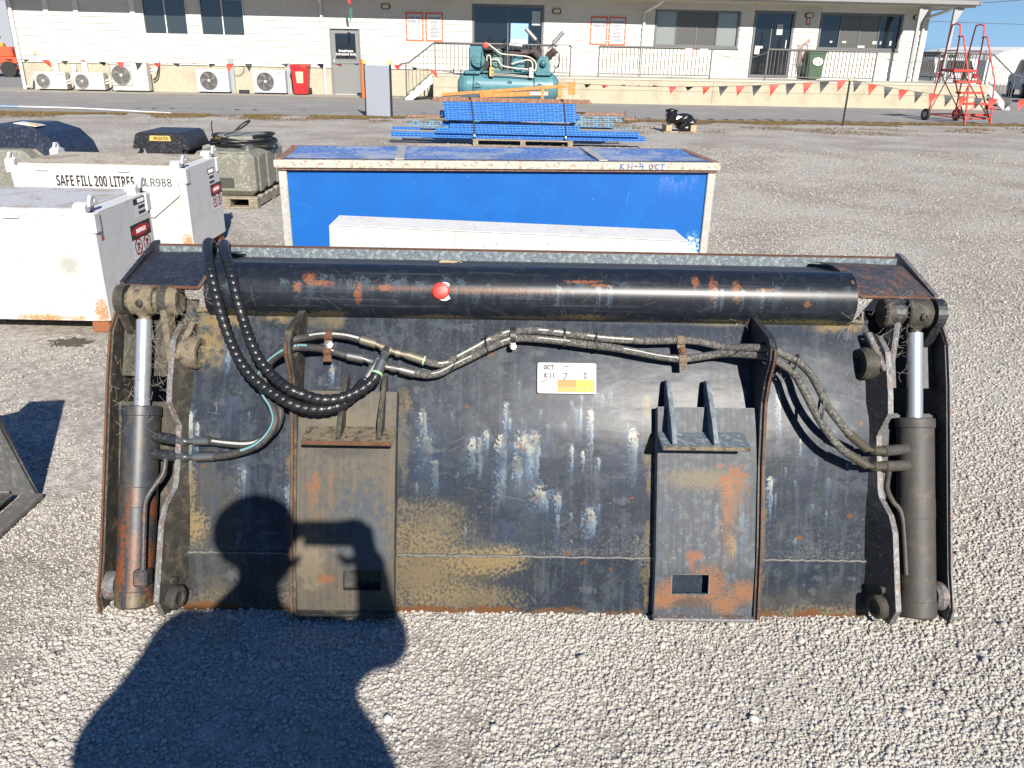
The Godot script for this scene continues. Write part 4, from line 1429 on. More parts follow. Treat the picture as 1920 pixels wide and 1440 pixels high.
func build_hoses(b: Node3D, caked: Material, rusty: Material, black: Material) -> void:
	var rubber := tri("hose_rubber", weather(71, V(0.030, 0.030, 0.030), V(0.055, 0.052, 0.045), 0.55, V(0.08, 0.075, 0.06), 0.68, 0.0, 256, 0.03), 0.2, 0.62)
	var muddy := tri("muddy_hose_rubber", weather(72, V(0.045, 0.044, 0.042), V(0.12, 0.112, 0.094), 0.55, V(0.20, 0.19, 0.165), 0.62, 0.0, 256, 0.035), 0.2, 0.8)
	var guard := plain("black_spiral_guard", 0.013, 0.0135, 0.015, 0.36)
	var steel := plain("zinc_fitting", 0.34, 0.33, 0.30, 0.35, 0.9)
	var dirtysteel := plain("dirty_fitting", 0.23, 0.205, 0.155, 0.5, 0.7)
	var green := plain("green_band", 0.28, 0.5, 0.26, 0.6)
	var nylon := plain("black_nylon", 0.018, 0.018, 0.02, 0.45)
	var white := plain("white_print", 0.36, 0.36, 0.34, 0.7)
	var cyan := plain("cyan_print", 0.13, 0.29, 0.32, 0.7)
	part("spiral_sleeve", sleeve_mesh([V(-1.09, 0.80, -0.85), V(-1.09, 0.90, -0.80), V(-1.078, 0.963, -0.72), V(-1.047, 0.985, -0.60), V(-0.979, 0.967, -0.41), V(-0.945, 0.905, -0.340), V(-0.922, 0.849, -0.300), V(-0.895, 0.786, -0.267), V(-0.861, 0.739, -0.227), V(-0.825, 0.705, -0.195), V(-0.784, 0.680, -0.168), V(-0.739, 0.660, -0.146), V(-0.697, 0.644, -0.127), V(-0.654, 0.631, -0.120), V(-0.608, 0.628, -0.119), V(-0.568, 0.631, -0.131), V(-0.537, 0.643, -0.149), V(-0.509, 0.667, -0.172), V(-0.489, 0.686, -0.207)], 0.0168, 0.0235), guard, b)
	part("spiral_sleeve", sleeve_mesh([V(-1.04, 0.80, -0.85), V(-1.04, 0.90, -0.80), V(-1.033, 0.962, -0.72), V(-0.975, 0.985, -0.54), V(-0.912, 0.955, -0.395), V(-0.880, 0.890, -0.330), V(-0.859, 0.829, -0.303), V(-0.829, 0.783, -0.254), V(-0.796, 0.739, -0.216), V(-0.750, 0.704, -0.177), V(-0.695, 0.686, -0.131), V(-0.654, 0.669, -0.128), V(-0.609, 0.660, -0.118), V(-0.566, 0.658, -0.123), V(-0.528, 0.666, -0.133), V(-0.490, 0.679, -0.156), V(-0.465, 0.695, -0.178), V(-0.453, 0.710, -0.192)], 0.0168, 0.0235), guard, b)
	fitting(b, "crimp_ferrule", [V(-0.492, 0.683, -0.202), V(-0.470, 0.713, -0.235), V(-0.458, 0.733, -0.256), V(-0.449, 0.720, -0.268)], [0.0155, 0.010, 0.012], steel, 12)
	fitting(b, "crimp_ferrule", [V(-0.455, 0.707, -0.189), V(-0.442, 0.737, -0.226), V(-0.437, 0.749, -0.252), V(-0.437, 0.752, -0.290)], [0.0155, 0.010, 0.0125], steel, 12)
	fitting(b, "marker_band", [V(-0.4542, 0.7085, -0.1905), V(-0.4528, 0.712, -0.195)], [0.0172], green, 14)
	var r := 0.0118
	var h1 := smooth([V(-0.957, 0.497, -0.170), V(-0.904, 0.499, -0.153), V(-0.832, 0.501, -0.144), V(-0.786, 0.518, -0.147), V(-0.751, 0.550, -0.157), V(-0.739, 0.588, -0.177), V(-0.756, 0.618, -0.203), V(-0.784, 0.645, -0.229), V(-0.794, 0.675, -0.247), V(-0.782, 0.709, -0.256), V(-0.756, 0.743, -0.252), V(-0.725, 0.776, -0.242), V(-0.700, 0.795, -0.236), V(-0.665, 0.795, -0.265), V(-0.615, 0.786, -0.315), V(-0.562, 0.784, -0.313), V(-0.513, 0.775, -0.307)], 5)
	var h2 := smooth([V(-0.940, 0.458, -0.148), V(-0.899, 0.466, -0.140), V(-0.849, 0.482, -0.136), V(-0.799, 0.508, -0.128), V(-0.764, 0.541, -0.137), V(-0.749, 0.576, -0.155), V(-0.762, 0.606, -0.180), V(-0.787, 0.628, -0.208), V(-0.808, 0.661, -0.232), V(-0.800, 0.694, -0.247), V(-0.769, 0.728, -0.249), V(-0.731, 0.757, -0.240), V(-0.700, 0.772, -0.236), V(-0.664, 0.764, -0.262), V(-0.620, 0.748, -0.291), V(-0.585, 0.740, -0.286), V(-0.552, 0.732, -0.282)], 5)
	var k1 := smooth([V(-0.319, 0.722, -0.275), V(-0.287, 0.715, -0.271), V(-0.255, 0.717, -0.272), V(-0.224, 0.733, -0.282), V(-0.179, 0.755, -0.295), V(-0.126, 0.779, -0.316), V(-0.065, 0.798, -0.336), V(0.003, 0.804, -0.334), V(0.080, 0.801, -0.326), V(0.164, 0.793, -0.320), V(0.241, 0.787, -0.316), V(0.346, 0.784, -0.314), V(0.448, 0.787, -0.316), V(0.503, 0.784, -0.314), V(0.550, 0.778, -0.301), V(0.587, 0.777, -0.285), V(0.629, 0.788, -0.258), V(0.680, 0.796, -0.232), V(0.710, 0.788, -0.235), V(0.746, 0.772, -0.240), V(0.789, 0.750, -0.230), V(0.814, 0.728, -0.203), V(0.831, 0.696, -0.166), V(0.856, 0.651, -0.142), V(0.890, 0.610, -0.121), V(0.924, 0.574, -0.120)], 5)
	var k2 := smooth([V(-0.351, 0.690, -0.256), V(-0.315, 0.686, -0.254), V(-0.275, 0.692, -0.257), V(-0.236, 0.711, -0.268), V(-0.181, 0.735, -0.283), V(-0.122, 0.762, -0.300), V(-0.058, 0.781, -0.320), V(0.003, 0.784, -0.317), V(0.080, 0.781, -0.309), V(0.163, 0.773, -0.303), V(0.244, 0.766, -0.297), V(0.316, 0.756, -0.290), V(0.389, 0.743, -0.288), V(0.453, 0.739, -0.285), V(0.515, 0.746, -0.290), V(0.565, 0.756, -0.288), V(0.610, 0.764, -0.268), V(0.680, 0.772, -0.232), V(0.706, 0.762, -0.232), V(0.739, 0.744, -0.235), V(0.772, 0.721, -0.217), V(0.793, 0.685, -0.177), V(0.821, 0.634, -0.144), V(0.854, 0.585, -0.119), V(0.892, 0.543, -0.109), V(0.923, 0.518, -0.109)], 5)
	var hs := [h1, h2, k1, k2]
	for i in 4:
		var mb := MB.new()
		mb.tube(hs[i], r, 12)
		var o := part("hydraulic_hose", mb, rubber if i < 2 else muddy, b)
		# printed stripes
		var up := V(0, 0.62, 0.78)
		mb = MB.new()
		if i == 0:
			stripe(mb, h1, r, 0.03, 0.28, up, 0.003)
			stripe(mb, h1, r, 0.82, 0.99, up, 0.0028)
		elif i == 1:
			stripe(mb, h2, r, 0.88, 0.93, up, 0.002)
		elif i == 2:
			for f in [[0.05, 0.09], [0.12, 0.2], [0.225, 0.25], [0.29, 0.305], [0.315, 0.34], [0.36, 0.43]]:
				stripe(mb, k1, r, f[0], f[1], up, 0.0024)
		else:
			for f in [[0.06, 0.16], [0.22, 0.25], [0.29, 0.34], [0.42, 0.52]]:
				stripe(mb, k2, r, f[0], f[1], up, 0.0016)
		part("white_stripe", mb, white, o)
		if i == 1:
			mb = MB.new()
			stripe(mb, h2, r, 0.13, 0.8, V(-0.5, 0.5, 0.75), 0.0028)
			part("cyan_stripe", mb, cyan, o)
	# couplings between the hoses
	fitting(b, "hose_coupling", [V(-0.515, 0.775, -0.307), V(-0.469, 0.764, -0.301), V(-0.452, 0.757, -0.297), V(-0.437, 0.751, -0.293), V(-0.42, 0.746, -0.290), V(-0.409, 0.743, -0.288), V(-0.396, 0.740, -0.287), V(-0.380, 0.737, -0.285), V(-0.371, 0.736, -0.284), V(-0.319, 0.722, -0.275)], [0.0145, 0.009, 0.0135, 0.0135, 0.0095, 0.0135, 0.0095, 0.0125, 0.0145], dirtysteel, 8)
	fitting(b, "hose_coupling", [V(-0.552, 0.732, -0.282), V(-0.504, 0.725, -0.277), V(-0.485, 0.719, -0.274), V(-0.475, 0.717, -0.272), V(-0.453, 0.710, -0.268), V(-0.436, 0.705, -0.265), V(-0.422, 0.703, -0.264), V(-0.405, 0.701, -0.262), V(-0.393, 0.699, -0.261), V(-0.351, 0.690, -0.256)], [0.0150, 0.009, 0.0125, 0.0135, 0.0135, 0.0095, 0.0130, 0.0095, 0.0145], steel, 8)
	fitting(b, "marker_band", [V(-0.325, 0.7236, -0.276), V(-0.321, 0.7225, -0.2754)], [0.0156], green, 14)
	# cable ties
	for q in [[k1[24], k2[24]], [k1[41], k2[41]], [k1[47], k2[47]], [k1[78], k2[78]], [k1[98], k2[98]], [k1[112], k2[112]], [k1[14], k2[14]], [h1[14], h2[14]]]:
		var A: Vector3 = q[0]
		var B: Vector3 = q[1]
		var y := (A - B)
		var along := y.cross(V(0, -0.5, 0.85)).normalized()
		var mb := MB.new()
		var yy := y.normalized()
		var zz := along.cross(yy).normalized()
		var pts := []
		var ra := y.length() * 0.5 + r + 0.002
		for i in 21:
			var a := TAU * i / 20
			pts.append((A + B) * 0.5 + yy * cos(a) * ra + zz * sin(a) * (r + 0.0025))
		for i in 20:
			mb.bar(pts[i], pts[i + 1], 0.0018, 0.007, along)
		mb.box((A + B) * 0.5 + yy * (ra + 0.002) + zz * 0.004, V(0.009, 0.008, 0.010), Basis(along, yy, zz), 0.001)
		part("cable_tie", mb, nylon, b)
	# saddle clamps
	for q in [[V(-0.612, 0.785, -0.312), V(-0.612, 0.745, -0.288), 0, V(-0.606, 0.766, -0.282)], [V(0.448, 0.787, -0.314), V(0.452, 0.740, -0.284), 1, V(0.45, 0.764, -0.285)]]:
		var A: Vector3 = q[0]
		var B: Vector3 = q[1]
		var d := (A - B).normalized()
		var nz := Vector3.RIGHT.cross(d).normalized()
		if nz.z < 0:
			nz = -nz
		var mb := MB.new()
		for e in [A, B]:
			for i in 8:
				var a0 := deg_to_rad(lerpf(-10, 190, i / 8.0))
				var a1 := deg_to_rad(lerpf(-10, 190, (i + 1) / 8.0))
				mb.bar(e + (d * cos(a0) + nz * sin(a0)) * (r + 0.002), e + (d * cos(a1) + nz * sin(a1)) * (r + 0.002), 0.003, 0.024, Vector3.RIGHT)
		mb.bar(A - d * (r + 0.002), B + d * (r + 0.002), 0.024, 0.004, nz)
		mb.box(B - d * 0.024 + nz * 0.002, V(0.024, 0.020, 0.004), Basis(Vector3.RIGHT, d, nz), 0.001)
		part("hose_clamp", mb, caked if q[2] == 1 else rusty, b)
		mb = MB.new()
		mb.lathe(q[3] + nz * 0.002, nz, [Vector2(0.013, 0.0), Vector2(0.013, 0.004), Vector2(0.009, 0.0045), Vector2(0.009, 0.011), Vector2(0.0, 0.012)], 6)
		part("clamp_bolt", mb, steel if q[2] == 0 else rusty, b)
	# rubber lined clip
	var c := V(-0.058, 0.79, -0.326)
	var mb := MB.new()
	var dd := V(0, 0.86, -0.5).normalized()
	var nn := V(0, 0.5, 0.86)
	for i in 14:
		var a0 := deg_to_rad(lerpf(-60, 240, i / 14.0))
		var a1 := deg_to_rad(lerpf(-60, 240, (i + 1) / 14.0))
		mb.bar(c + dd * sin(a0) * 0.024 + nn * cos(a0) * 0.017, c + dd * sin(a1) * 0.024 + nn * cos(a1) * 0.017, 0.003, 0.017, Vector3.RIGHT)
	part("rubber_clip", mb, nylon, b)
	mb = MB.new()
	mb.box(c - dd * 0.033 + nn * 0.002, V(0.016, 0.02, 0.006), Basis(Vector3.RIGHT, dd, nn), 0.001)
	mb.lathe(c - dd * 0.034 + nn * 0.004, nn, [Vector2(0.011, 0.0), Vector2(0.011, 0.003), Vector2(0.008, 0.0035), Vector2(0.008, 0.011), Vector2(0.0, 0.012)], 6)
	part("clamp_bolt", mb, steel, b)

func stroke(mb: MB, pts: Array, xf: Transform3D, wd: float) -> void:
	for i in pts.size() - 1:
		var a: Vector2 = pts[i]
		var c: Vector2 = pts[i + 1]
		var d := (c - a).normalized()
		var s := Vector2(-d.y, d.x) * wd * 0.5
		var e := d * wd * 0.4
		mb.quad(xf * V(a.x - e.x + s.x, a.y - e.y + s.y, 0), xf * V(c.x + e.x + s.x, c.y + e.y + s.y, 0), xf * V(c.x + e.x - s.x, c.y + e.y - s.y, 0), xf * V(a.x - e.x - s.x, a.y - e.y - s.y, 0), xf.basis.z)

# capital letters and digits as pen strokes in a 1 by 1 box
const PEN := {"O": [[0.5, 1.0, 0.1, 0.75, 0.05, 0.3, 0.45, 0.0, 0.9, 0.25, 0.9, 0.8, 0.5, 1.0]], "C": [[0.95, 0.85, 0.5, 1.0, 0.1, 0.6, 0.2, 0.15, 0.9, 0.05]], "T": [[0.0, 1.0, 1.0, 1.0], [0.5, 1.0, 0.45, 0.0]], "K": [[0.1, 1.0, 0.1, 0.0], [0.9, 1.0, 0.12, 0.5, 0.95, 0.0]], "1": [[0.5, 1.0, 0.5, 0.0]], "7": [[0.1, 1.0, 0.95, 0.95, 0.3, 0.0]], "I": [[0.1, 1.0, 0.9, 1.0], [0.5, 1.0, 0.5, 0.0], [0.1, 0.0, 0.9, 0.0]], "-": [[0.1, 0.45, 0.9, 0.55]], "4": [[0.2, 1.0, 0.1, 0.45, 0.95, 0.5], [0.75, 1.0, 0.7, 0.0]]}
func handwrite(mb: MB, text: String, x: float, y: float, h: float, w: float, gap: float, xf: Transform3D, pen: float) -> void:
	for ch in text:
		if PEN.has(ch):
			for st in PEN[ch]:
				var pts := []
				for i in range(0, st.size(), 2):
					pts.append(Vector2(x + st[i] * w, y + st[i + 1] * h))
				stroke(mb, pts, xf, pen)
		x += (w if ch != "1" else w * 0.55) + gap

func build_card(b: Node3D) -> void:
	var a := V(0.018, 0.624, -0.2705)
	var c := V(0.197, 0.7055, -0.3185)
	var up := V(0, c.y - a.y, c.z - a.z).normalized()
	var xf := Transform3D(Basis(Vector3.RIGHT, up, Vector3.RIGHT.cross(up)), V(a.x, a.y, a.z) + Vector3.RIGHT.cross(up) * 0.0075)
	var W := 0.179
	var H := 0.0945
	var mb := MB.new()
	var poly := PackedVector2Array()
	for q in [[W - 0.006, 0.006, -90], [W - 0.006, H - 0.006, 0], [0.006, H - 0.006, 90], [0.006, 0.006, 180]]:
		for i in 5:
			var an := deg_to_rad(q[2] + 22.5 * i)
			poly.append(Vector2(q[0] + 0.006 * cos(an), q[1] + 0.006 * sin(an)))
	mb.prism(poly, xf, 0.001)
	var card := part("lot_card", mb, plain("card_white", 0.42, 0.42, 0.405, 0.7), b)
	card.set_meta("label", "white lot card with handwriting and orange and yellow boxes")
	var f := xf.translated_local(V(0, 0, 0.0013))
	var put := func(x0: float, y0: float, x1: float, y1: float, z: float) -> MB:
		var q := MB.new()
		var g := f.translated_local(V(0, 0, z))
		q.quad(g * V(x0 * W, y0 * H, 0), g * V(x1 * W, y0 * H, 0), g * V(x1 * W, y1 * H, 0), g * V(x0 * W, y1 * H, 0), g.basis.z)
		return q
	part("orange_box", put.call(0.345, 0.055, 0.655, 0.45, 0.0), plain("orange_print", 0.40, 0.17, 0.02, 0.6), card)
	part("pale_orange_box", put.call(0.345, 0.055, 0.655, 0.22, 0.0003), plain("pale_orange_print", 0.44, 0.24, 0.05, 0.6), card)
	part("yellow_box", put.call(0.66, 0.055, 0.965, 0.45, 0.0), plain("yellow_print", 0.46, 0.40, 0.008, 0.6), card)
	part("pale_yellow_box", put.call(0.66, 0.055, 0.965, 0.22, 0.0003), plain("pale_yellow_print", 0.46, 0.37, 0.035, 0.6), card)
	var ln := MB.new()
	var g := f.translated_local(V(0, 0, 0.0006))
	for q in [[0.04, 0.93, 0.965, 0.93], [0.04, 0.72, 0.965, 0.72], [0.04, 0.45, 0.965, 0.45], [0.04, 0.05, 0.965, 0.05], [0.04, 0.05, 0.04, 0.93], [0.345, 0.05, 0.345, 0.93], [0.655, 0.05, 0.655, 0.93], [0.965, 0.05, 0.965, 0.93], [0.345, 0.36, 0.965, 0.36], [0.345, 0.22, 0.965, 0.22], [0.45, 0.05, 0.45, 0.36], [0.55, 0.05, 0.55, 0.36], [0.76, 0.05, 0.76, 0.36], [0.86, 0.05, 0.86, 0.36]]:
		stroke(ln, [Vector2(q[0] * W, q[1] * H), Vector2(q[2] * W, q[3] * H)], g, 0.0011)
	for y in [0.13, 0.26, 0.39]:
		var ring := []
		for i in 13:
			ring.append(Vector2(0.1 * W + 0.0045 * cos(TAU * i / 12), y * H + 0.0045 * sin(TAU * i / 12)))
		stroke(ln, ring, g, 0.0006)
		stroke(ln, [Vector2(0.2 * W, y * H), Vector2(0.31 * W, y * H)], g, 0.0022)
	part("ruled_lines", ln, plain("grey_print", 0.22, 0.22, 0.24, 0.6), card)
	var hw := MB.new()
	g = f.translated_local(V(0, 0, 0.0009))
	handwrite(hw, "OCT", 0.11 * W, 0.78 * H, 0.012, 0.0085, 0.0022, g, 0.0032)
	handwrite(hw, "K11", 0.12 * W, 0.51 * H, 0.0145, 0.010, 0.0035, g, 0.0032)
	handwrite(hw, "-", 0.45 * W, 0.83 * H, 0.01, 0.014, 0, g, 0.0032)
	handwrite(hw, "7", 0.43 * W, 0.45 * H, 0.02, 0.014, 0, g, 0.0032)
	handwrite(hw, "I", 0.78 * W, 0.51 * H, 0.0155, 0.011, 0, g, 0.0032)
	stroke(hw, [Vector2(0.075 * W, 0.36 * H), Vector2(0.17 * W, 0.45 * H)], g, 0.0024)
	part("handwriting", hw, plain("pen_ink", 0.03, 0.015, 0.03, 0.5), card)

func build_webs(b: Node3D) -> void:
	var rng := RandomNumberGenerator.new()
	rng.seed = 5
	var m := plain("cobweb", 0.34, 0.32, 0.27, 0.8)
	var spots := [[V(1.06, 0.81, -0.36), 0.11, 70], [V(1.10, 0.74, -0.33), 0.07, 30], [V(-1.06, 0.78, -0.30), 0.09, 70], [V(-1.20, 0.70, -0.30), 0.09, 60], [V(-1.02, 0.85, -0.33), 0.07, 40], [V(0.37, 0.20, -0.05), 0.06, 40], [V(0.66, 0.835, -0.38), 0.05, 36], [V(-1.15, 0.55, -0.22), 0.09, 30], [V(0.74, 0.72, -0.28), 0.05, 24]]
	for s in spots:
		var mb := MB.new()
		for i in s[2]:
			var c: Vector3 = s[0]
			var r: float = s[1]
			var p: Vector3 = c + V(rng.randf_range(-r, r), rng.randf_range(-r, r), rng.randf_range(-r * 0.3, r * 0.3))
			var q: Vector3 = p + V(rng.randf_range(-1, 1), rng.randf_range(-1, 1), rng.randf_range(-0.4, 0.4)) * r * rng.randf_range(0.2, 0.8)
			var mid := (p + q) * 0.5 + V(rng.randf_range(-0.006, 0.006), -rng.randf_range(0.0, 0.01), 0)
			mb.tube([p, mid, q], 0.00035, 3, false)
		var o := part("cobweb", mb, m, b)
		o.set_meta("kind", "stuff")

# ------------------------------------------------------------------ the office building and its deck
const B_AT := Vector3(0, 0, -28.8)
const B_TURN := 0.0649

func bw(u: float, y: float, w: float) -> Vector3:
	return B_AT + Basis(Vector3.UP, B_TURN) * Vector3(u, y, w)

func bx(c: Vector3, s: Vector3, bev := 0.0) -> MB:
	var mb := MB.new()
	mb.box(c, s, Basis.IDENTITY, bev)
	return mb

func span(u0: float, u1: float, y0: float, y1: float, w0: float, w1: float, bev := 0.0) -> MB:
	return bx(V((u0 + u1) * 0.5, (y0 + y1) * 0.5, (w0 + w1) * 0.5), V(u1 - u0, y1 - y0, absf(w1 - w0)), bev)

func glazing(b: Node3D, called: String, u0: float, u1: float, y0: float, y1: float, frame: Material, panes: Array, fw := 0.05, lab := "") -> Node3D:
	# panes: [fraction start, fraction end, material]
	var o := Node3D.new()
	o.name = called
	b.add_child(o, true)
	for q in [[u0, u1, y1 - fw, y1], [u0, u1, y0, y0 + fw * 1.3], [u0, u0 + fw, y0 + fw * 1.3, y1 - fw], [u1 - fw, u1, y0 + fw * 1.3, y1 - fw]]:
		part("frame", span(q[0], q[1], q[2], q[3], -0.10, 0.022, 0.004), frame, o)
	for i in panes.size():
		var p: Array = panes[i]
		var a := lerpf(u0 + fw, u1 - fw, p[0])
		var c := lerpf(u0 + fw, u1 - fw, p[1])
		part("pane", span(a, c, y0 + fw * 1.3, y1 - fw, -0.075 + 0.012 * (i % 2), -0.068 + 0.012 * (i % 2)), p[2], o)
		if i > 0:
			part("mullion", span(a - 0.018, a + 0.018, y0 + fw * 1.3, y1 - fw, -0.09, -0.035, 0.003), frame, o)
	if lab != "":
		o.set_meta("label", lab)
	return o

func build_building() -> void:
	var white := tri("white_weatherboard", weather(81, V(0.535, 0.52, 0.475), V(0.50, 0.482, 0.435), 0.55, V(0.43, 0.415, 0.375), 0.70, 0.1, 256, 0.01), 3.0, 0.6)
	var trim := plain("white_trim", 0.54, 0.535, 0.515, 0.5)
	var cream := tri("cream_render", weather(82, V(0.37, 0.335, 0.255), V(0.325, 0.29, 0.215), 0.54, V(0.41, 0.375, 0.295), 0.66, 0.15, 256, 0.012), 2.6, 0.85, 0.0, 0.1)
	var concrete := tri("deck_concrete", weather(83, V(0.385, 0.352, 0.262), V(0.335, 0.30, 0.222), 0.55, V(0.25, 0.225, 0.165), 0.69, 0.2, 384, 0.010), 2.9, 0.85, 0.0, 0.12)
	var grey := plain("grey_aluminium", 0.13, 0.135, 0.14, 0.4, 0.3)
	var doorgrey := plain("grey_door_paint", 0.165, 0.17, 0.168, 0.5)
	var dark := plain("dark_interior", 0.012, 0.013, 0.015, 0.6)
	var glass_blue := plain("tinted_glass", 0.030, 0.038, 0.044, 0.04)
	var glass_dark := plain("dark_glass", 0.010, 0.013, 0.017, 0.04)
	var glass_blind := plain("glass_over_pale_blind", 0.20, 0.215, 0.205, 0.06)
	var glass_screen := plain("glass_behind_fly_screen", 0.085, 0.085, 0.08, 0.25)
	for g in [glass_blue, glass_dark, glass_blind]:
		g.metallic_specular = 0.95
	var galv := plain("galvanised_rail", 0.115, 0.113, 0.108, 0.55, 0.3)
	var b := thing("office_building", "long low white weatherboard office building with grey windows and raised concrete deck", "building", "", B_AT, B_TURN)
	# body behind the boards
	part("wall_core", span(-15.83, 13.47, 0.0, 3.05, -9.0, -0.12), dark, b)
	part("end_wall", span(-15.86, -15.83, 0.0, 3.02, -9.0, 0.0), white, b)
	part("end_wall", span(13.47, 13.50, 0.75, 3.02, -9.0, 0.0), white, b)
	part("plinth", span(-15.85, -6.08, 0.0, 0.832, -0.12, -0.012, 0.003), cream, b)
	part("plinth", span(-5.09, -2.72, 0.0, 0.832, -0.12, -0.012, 0.003), cream, b)
	# lapped boards, cut round the openings
	var holes := [[-11.84, -10.43, 1.68, 2.80], [-10.08, -8.67, 1.68, 2.80], [-6.07, -5.10, 0.0, 2.015], [-1.53, 0.79, 0.76, 2.82], [4.38, 7.21, 1.64, 2.80], [7.64, 9.02, 0.76, 2.82], [9.84, 12.65, 1.66, 2.81]]
	var rng := RandomNumberGenerator.new()
	rng.seed = 8
	for r in 12:
		var y0 := 0.832 + 0.195 * r
		var y1 := minf(y0 + 0.195, 3.03)
		var cuts := [[-15.85, 13.49]]
		for h in holes:
			if y1 > h[2] + 0.02 and y0 < h[3] - 0.02:
				var nw := []
				for c in cuts:
					if h[0] > c[0] and h[1] < c[1]:
						nw.append([c[0], h[0]])
						nw.append([h[1], c[1]])
						for q in [[y0, h[2]], [h[3], y1]]:
							if q[1] - q[0] > 0.006 and q[0] > y0 - 0.001 and q[1] < y1 + 0.001:
								part("weatherboard", span(h[0], h[1], q[0], q[1], 0.0, 0.026), white, b)
					else:
						nw.append(c)
				cuts = nw
		for c in cuts:
			var a: float = c[0]
			while a < c[1] - 0.01:
				var e := minf(c[1], a + rng.randf_range(3.2, 5.6))
				if c[1] - e < 0.7:
					e = c[1]
				var mb := MB.new()
				var g := 0.0015
				var top := y1 + 0.012
				var A := V(a + g, y0, 0.030)
				var B := V(e - g, y0, 0.030)
				var C := V(e - g, top, 0.003)
				var D := V(a + g, top, 0.003)
				var bk := V(0, 0, -0.028)
				mb.quad(A, B, C, D, V(0, 0, 1))
				mb.quad(A, B, B + bk, A + bk, V(0, -1, 0))
				mb.quad(A, D, D + bk, A + bk, V(-1, 0, 0))
				mb.quad(B, C, C + bk, B + bk, V(1, 0, 0))
				part("weatherboard", mb, white, b)
				a = e
	part("sheathing", span(-15.82, 13.46, 2.05, 3.02, -0.12, -0.11), white, b)
	for q in [[-2.72, -1.53], [0.79, 7.64], [9.02, 13.47]]:
		part("base_board", span(q[0], q[1], 0.74, 0.835, -0.12, 0.022), white, b)
	# reveals close the gap round each opening
	for h in holes:
		if h[2] < 0.1:
			continue
		for q in [[h[0] - 0.05, h[0] + 0.012, h[2], h[3]], [h[1] - 0.012, h[1] + 0.05, h[2], h[3]], [h[0], h[1], h[3] - 0.012, h[3] + 0.03], [h[0], h[1], h[2] - 0.03, h[2] + 0.012]]:
			part("reveal", span(q[0], q[1], q[2], q[3], -0.115, -0.002), trim, b)
	# windows and doors
	glazing(b, "window", -11.82, -10.45, 1.70, 2.79, trim, [[0.0, 0.5, glass_blue], [0.5, 1.0, glass_blue]], 0.035)
	glazing(b, "window", -10.06, -8.69, 1.70, 2.79, trim, [[0.0, 0.5, glass_blue], [0.5, 1.0, glass_blue]], 0.035)
	var sl := glazing(b, "sliding_door", -1.51, 0.77, 0.78, 2.80, grey, [[0.0, 0.5, glass_dark], [0.5, 1.0, glass_dark]], 0.06)
	part("notice", span(-0.28, 0.29, 1.62, 2.28, -0.052, -0.049), plain("blue_poster", 0.20, 0.38, 0.58, 0.5), sl)
	part("notice", span(-0.28, 0.25, 1.62, 1.80, -0.0485, -0.0465), plain("poster_white_band", 0.55, 0.57, 0.58, 0.5), sl)
	part("notice", span(0.40, 0.67, 2.22, 2.64, -0.052, -0.049), plain("paper", 0.36, 0.40, 0.42, 0.7), sl)
	glazing(b, "window", 4.40, 7.19, 1.66, 2.78, grey, [[0.0, 0.25, glass_blind], [0.25, 0.5, glass_screen], [0.5, 0.75, glass_screen], [0.75, 1.0, glass_blind]], 0.06)
	var d2 := glazing(b, "sliding_door", 7.66, 9.00, 0.78, 2.80, grey, [[0.0, 0.46, glass_dark], [0.46, 1.0, glass_dark]], 0.07)
	part("notice", span(8.46, 8.66, 2.10, 2.42, -0.052, -0.049), plain("paper", 0.36, 0.40, 0.42, 0.7), d2)
	part("notice", span(7.80, 7.97, 1.50, 1.75, -0.052, -0.049), plain("white_paper", 0.5, 0.5, 0.47, 0.7), d2)
	part("notice", span(7.80, 8.06, 1.68, 1.755, -0.0485, -0.0465), plain("white_paper", 0.5, 0.5, 0.47, 0.7), d2)
	part("door_handle", span(8.80, 8.83, 1.70, 1.95, -0.045, -0.02), trim, d2)
	var w4 := glazing(b, "window", 9.86, 12.63, 1.68, 2.79, grey, [[0.0, 0.25, glass_dark], [0.25, 0.5, glass_screen], [0.5, 0.75, glass_screen], [0.75, 1.0, glass_dark]], 0.06)
	for q in [[10.30, 10.38, 1.90, 1.955], [10.72, 10.85, 1.90, 1.96], [11.75, 11.92, 1.88, 1.97], [12.0, 12.05, 1.88, 1.97], [12.33, 12.42, 1.85, 1.99], [11.25, 11.5, 1.765, 1.83]]:
		part("notice", span(q[0], q[1], q[2], q[3], -0.052, -0.047), plain("white_paper", 0.5, 0.5, 0.47, 0.7), w4)
	for q in [[4.40, 7.19, 1.66], [9.86, 12.63, 1.68]]:
		part("sill", span(q[0] - 0.03, q[1] + 0.03, q[2] - 0.035, q[2] + 0.002, -0.05, 0.06, 0.006), grey, b)
	for q in [[-11.82, -10.45], [-10.06, -8.69]]:
		part("sill", span(q[0] - 0.02, q[1] + 0.02, 1.672, 1.70, -0.05, 0.035, 0.005), trim, b)
	# staff door
	var ed := Node3D.new()
	ed.name = "staff_door"
	b.add_child(ed, true)
	part("leaf", span(-6.03, -5.14, 0.035, 2.0, -0.10, -0.045), doorgrey, ed)
	for q in [[-6.07, -6.02, 0.0, 2.04], [-5.15, -5.10, 0.0, 2.04], [-6.02, -5.15, 1.99, 2.04]]:
		part("frame", span(q[0], q[1], q[2], q[3], -0.11, 0.02, 0.004), doorgrey, ed)
	part("pane", span(-5.91, -5.25, 1.09, 1.87, -0.046, -0.040), glass_dark, ed)
	for q in [[-5.93, -5.90, 1.07, 1.89], [-5.26, -5.23, 1.07, 1.89], [-5.90, -5.26, 1.86, 1.89], [-5.90, -5.26, 1.07, 1.10]]:
		part("bead", span(q[0], q[1], q[2], q[3], -0.045, -0.033, 0.003), doorgrey, ed)
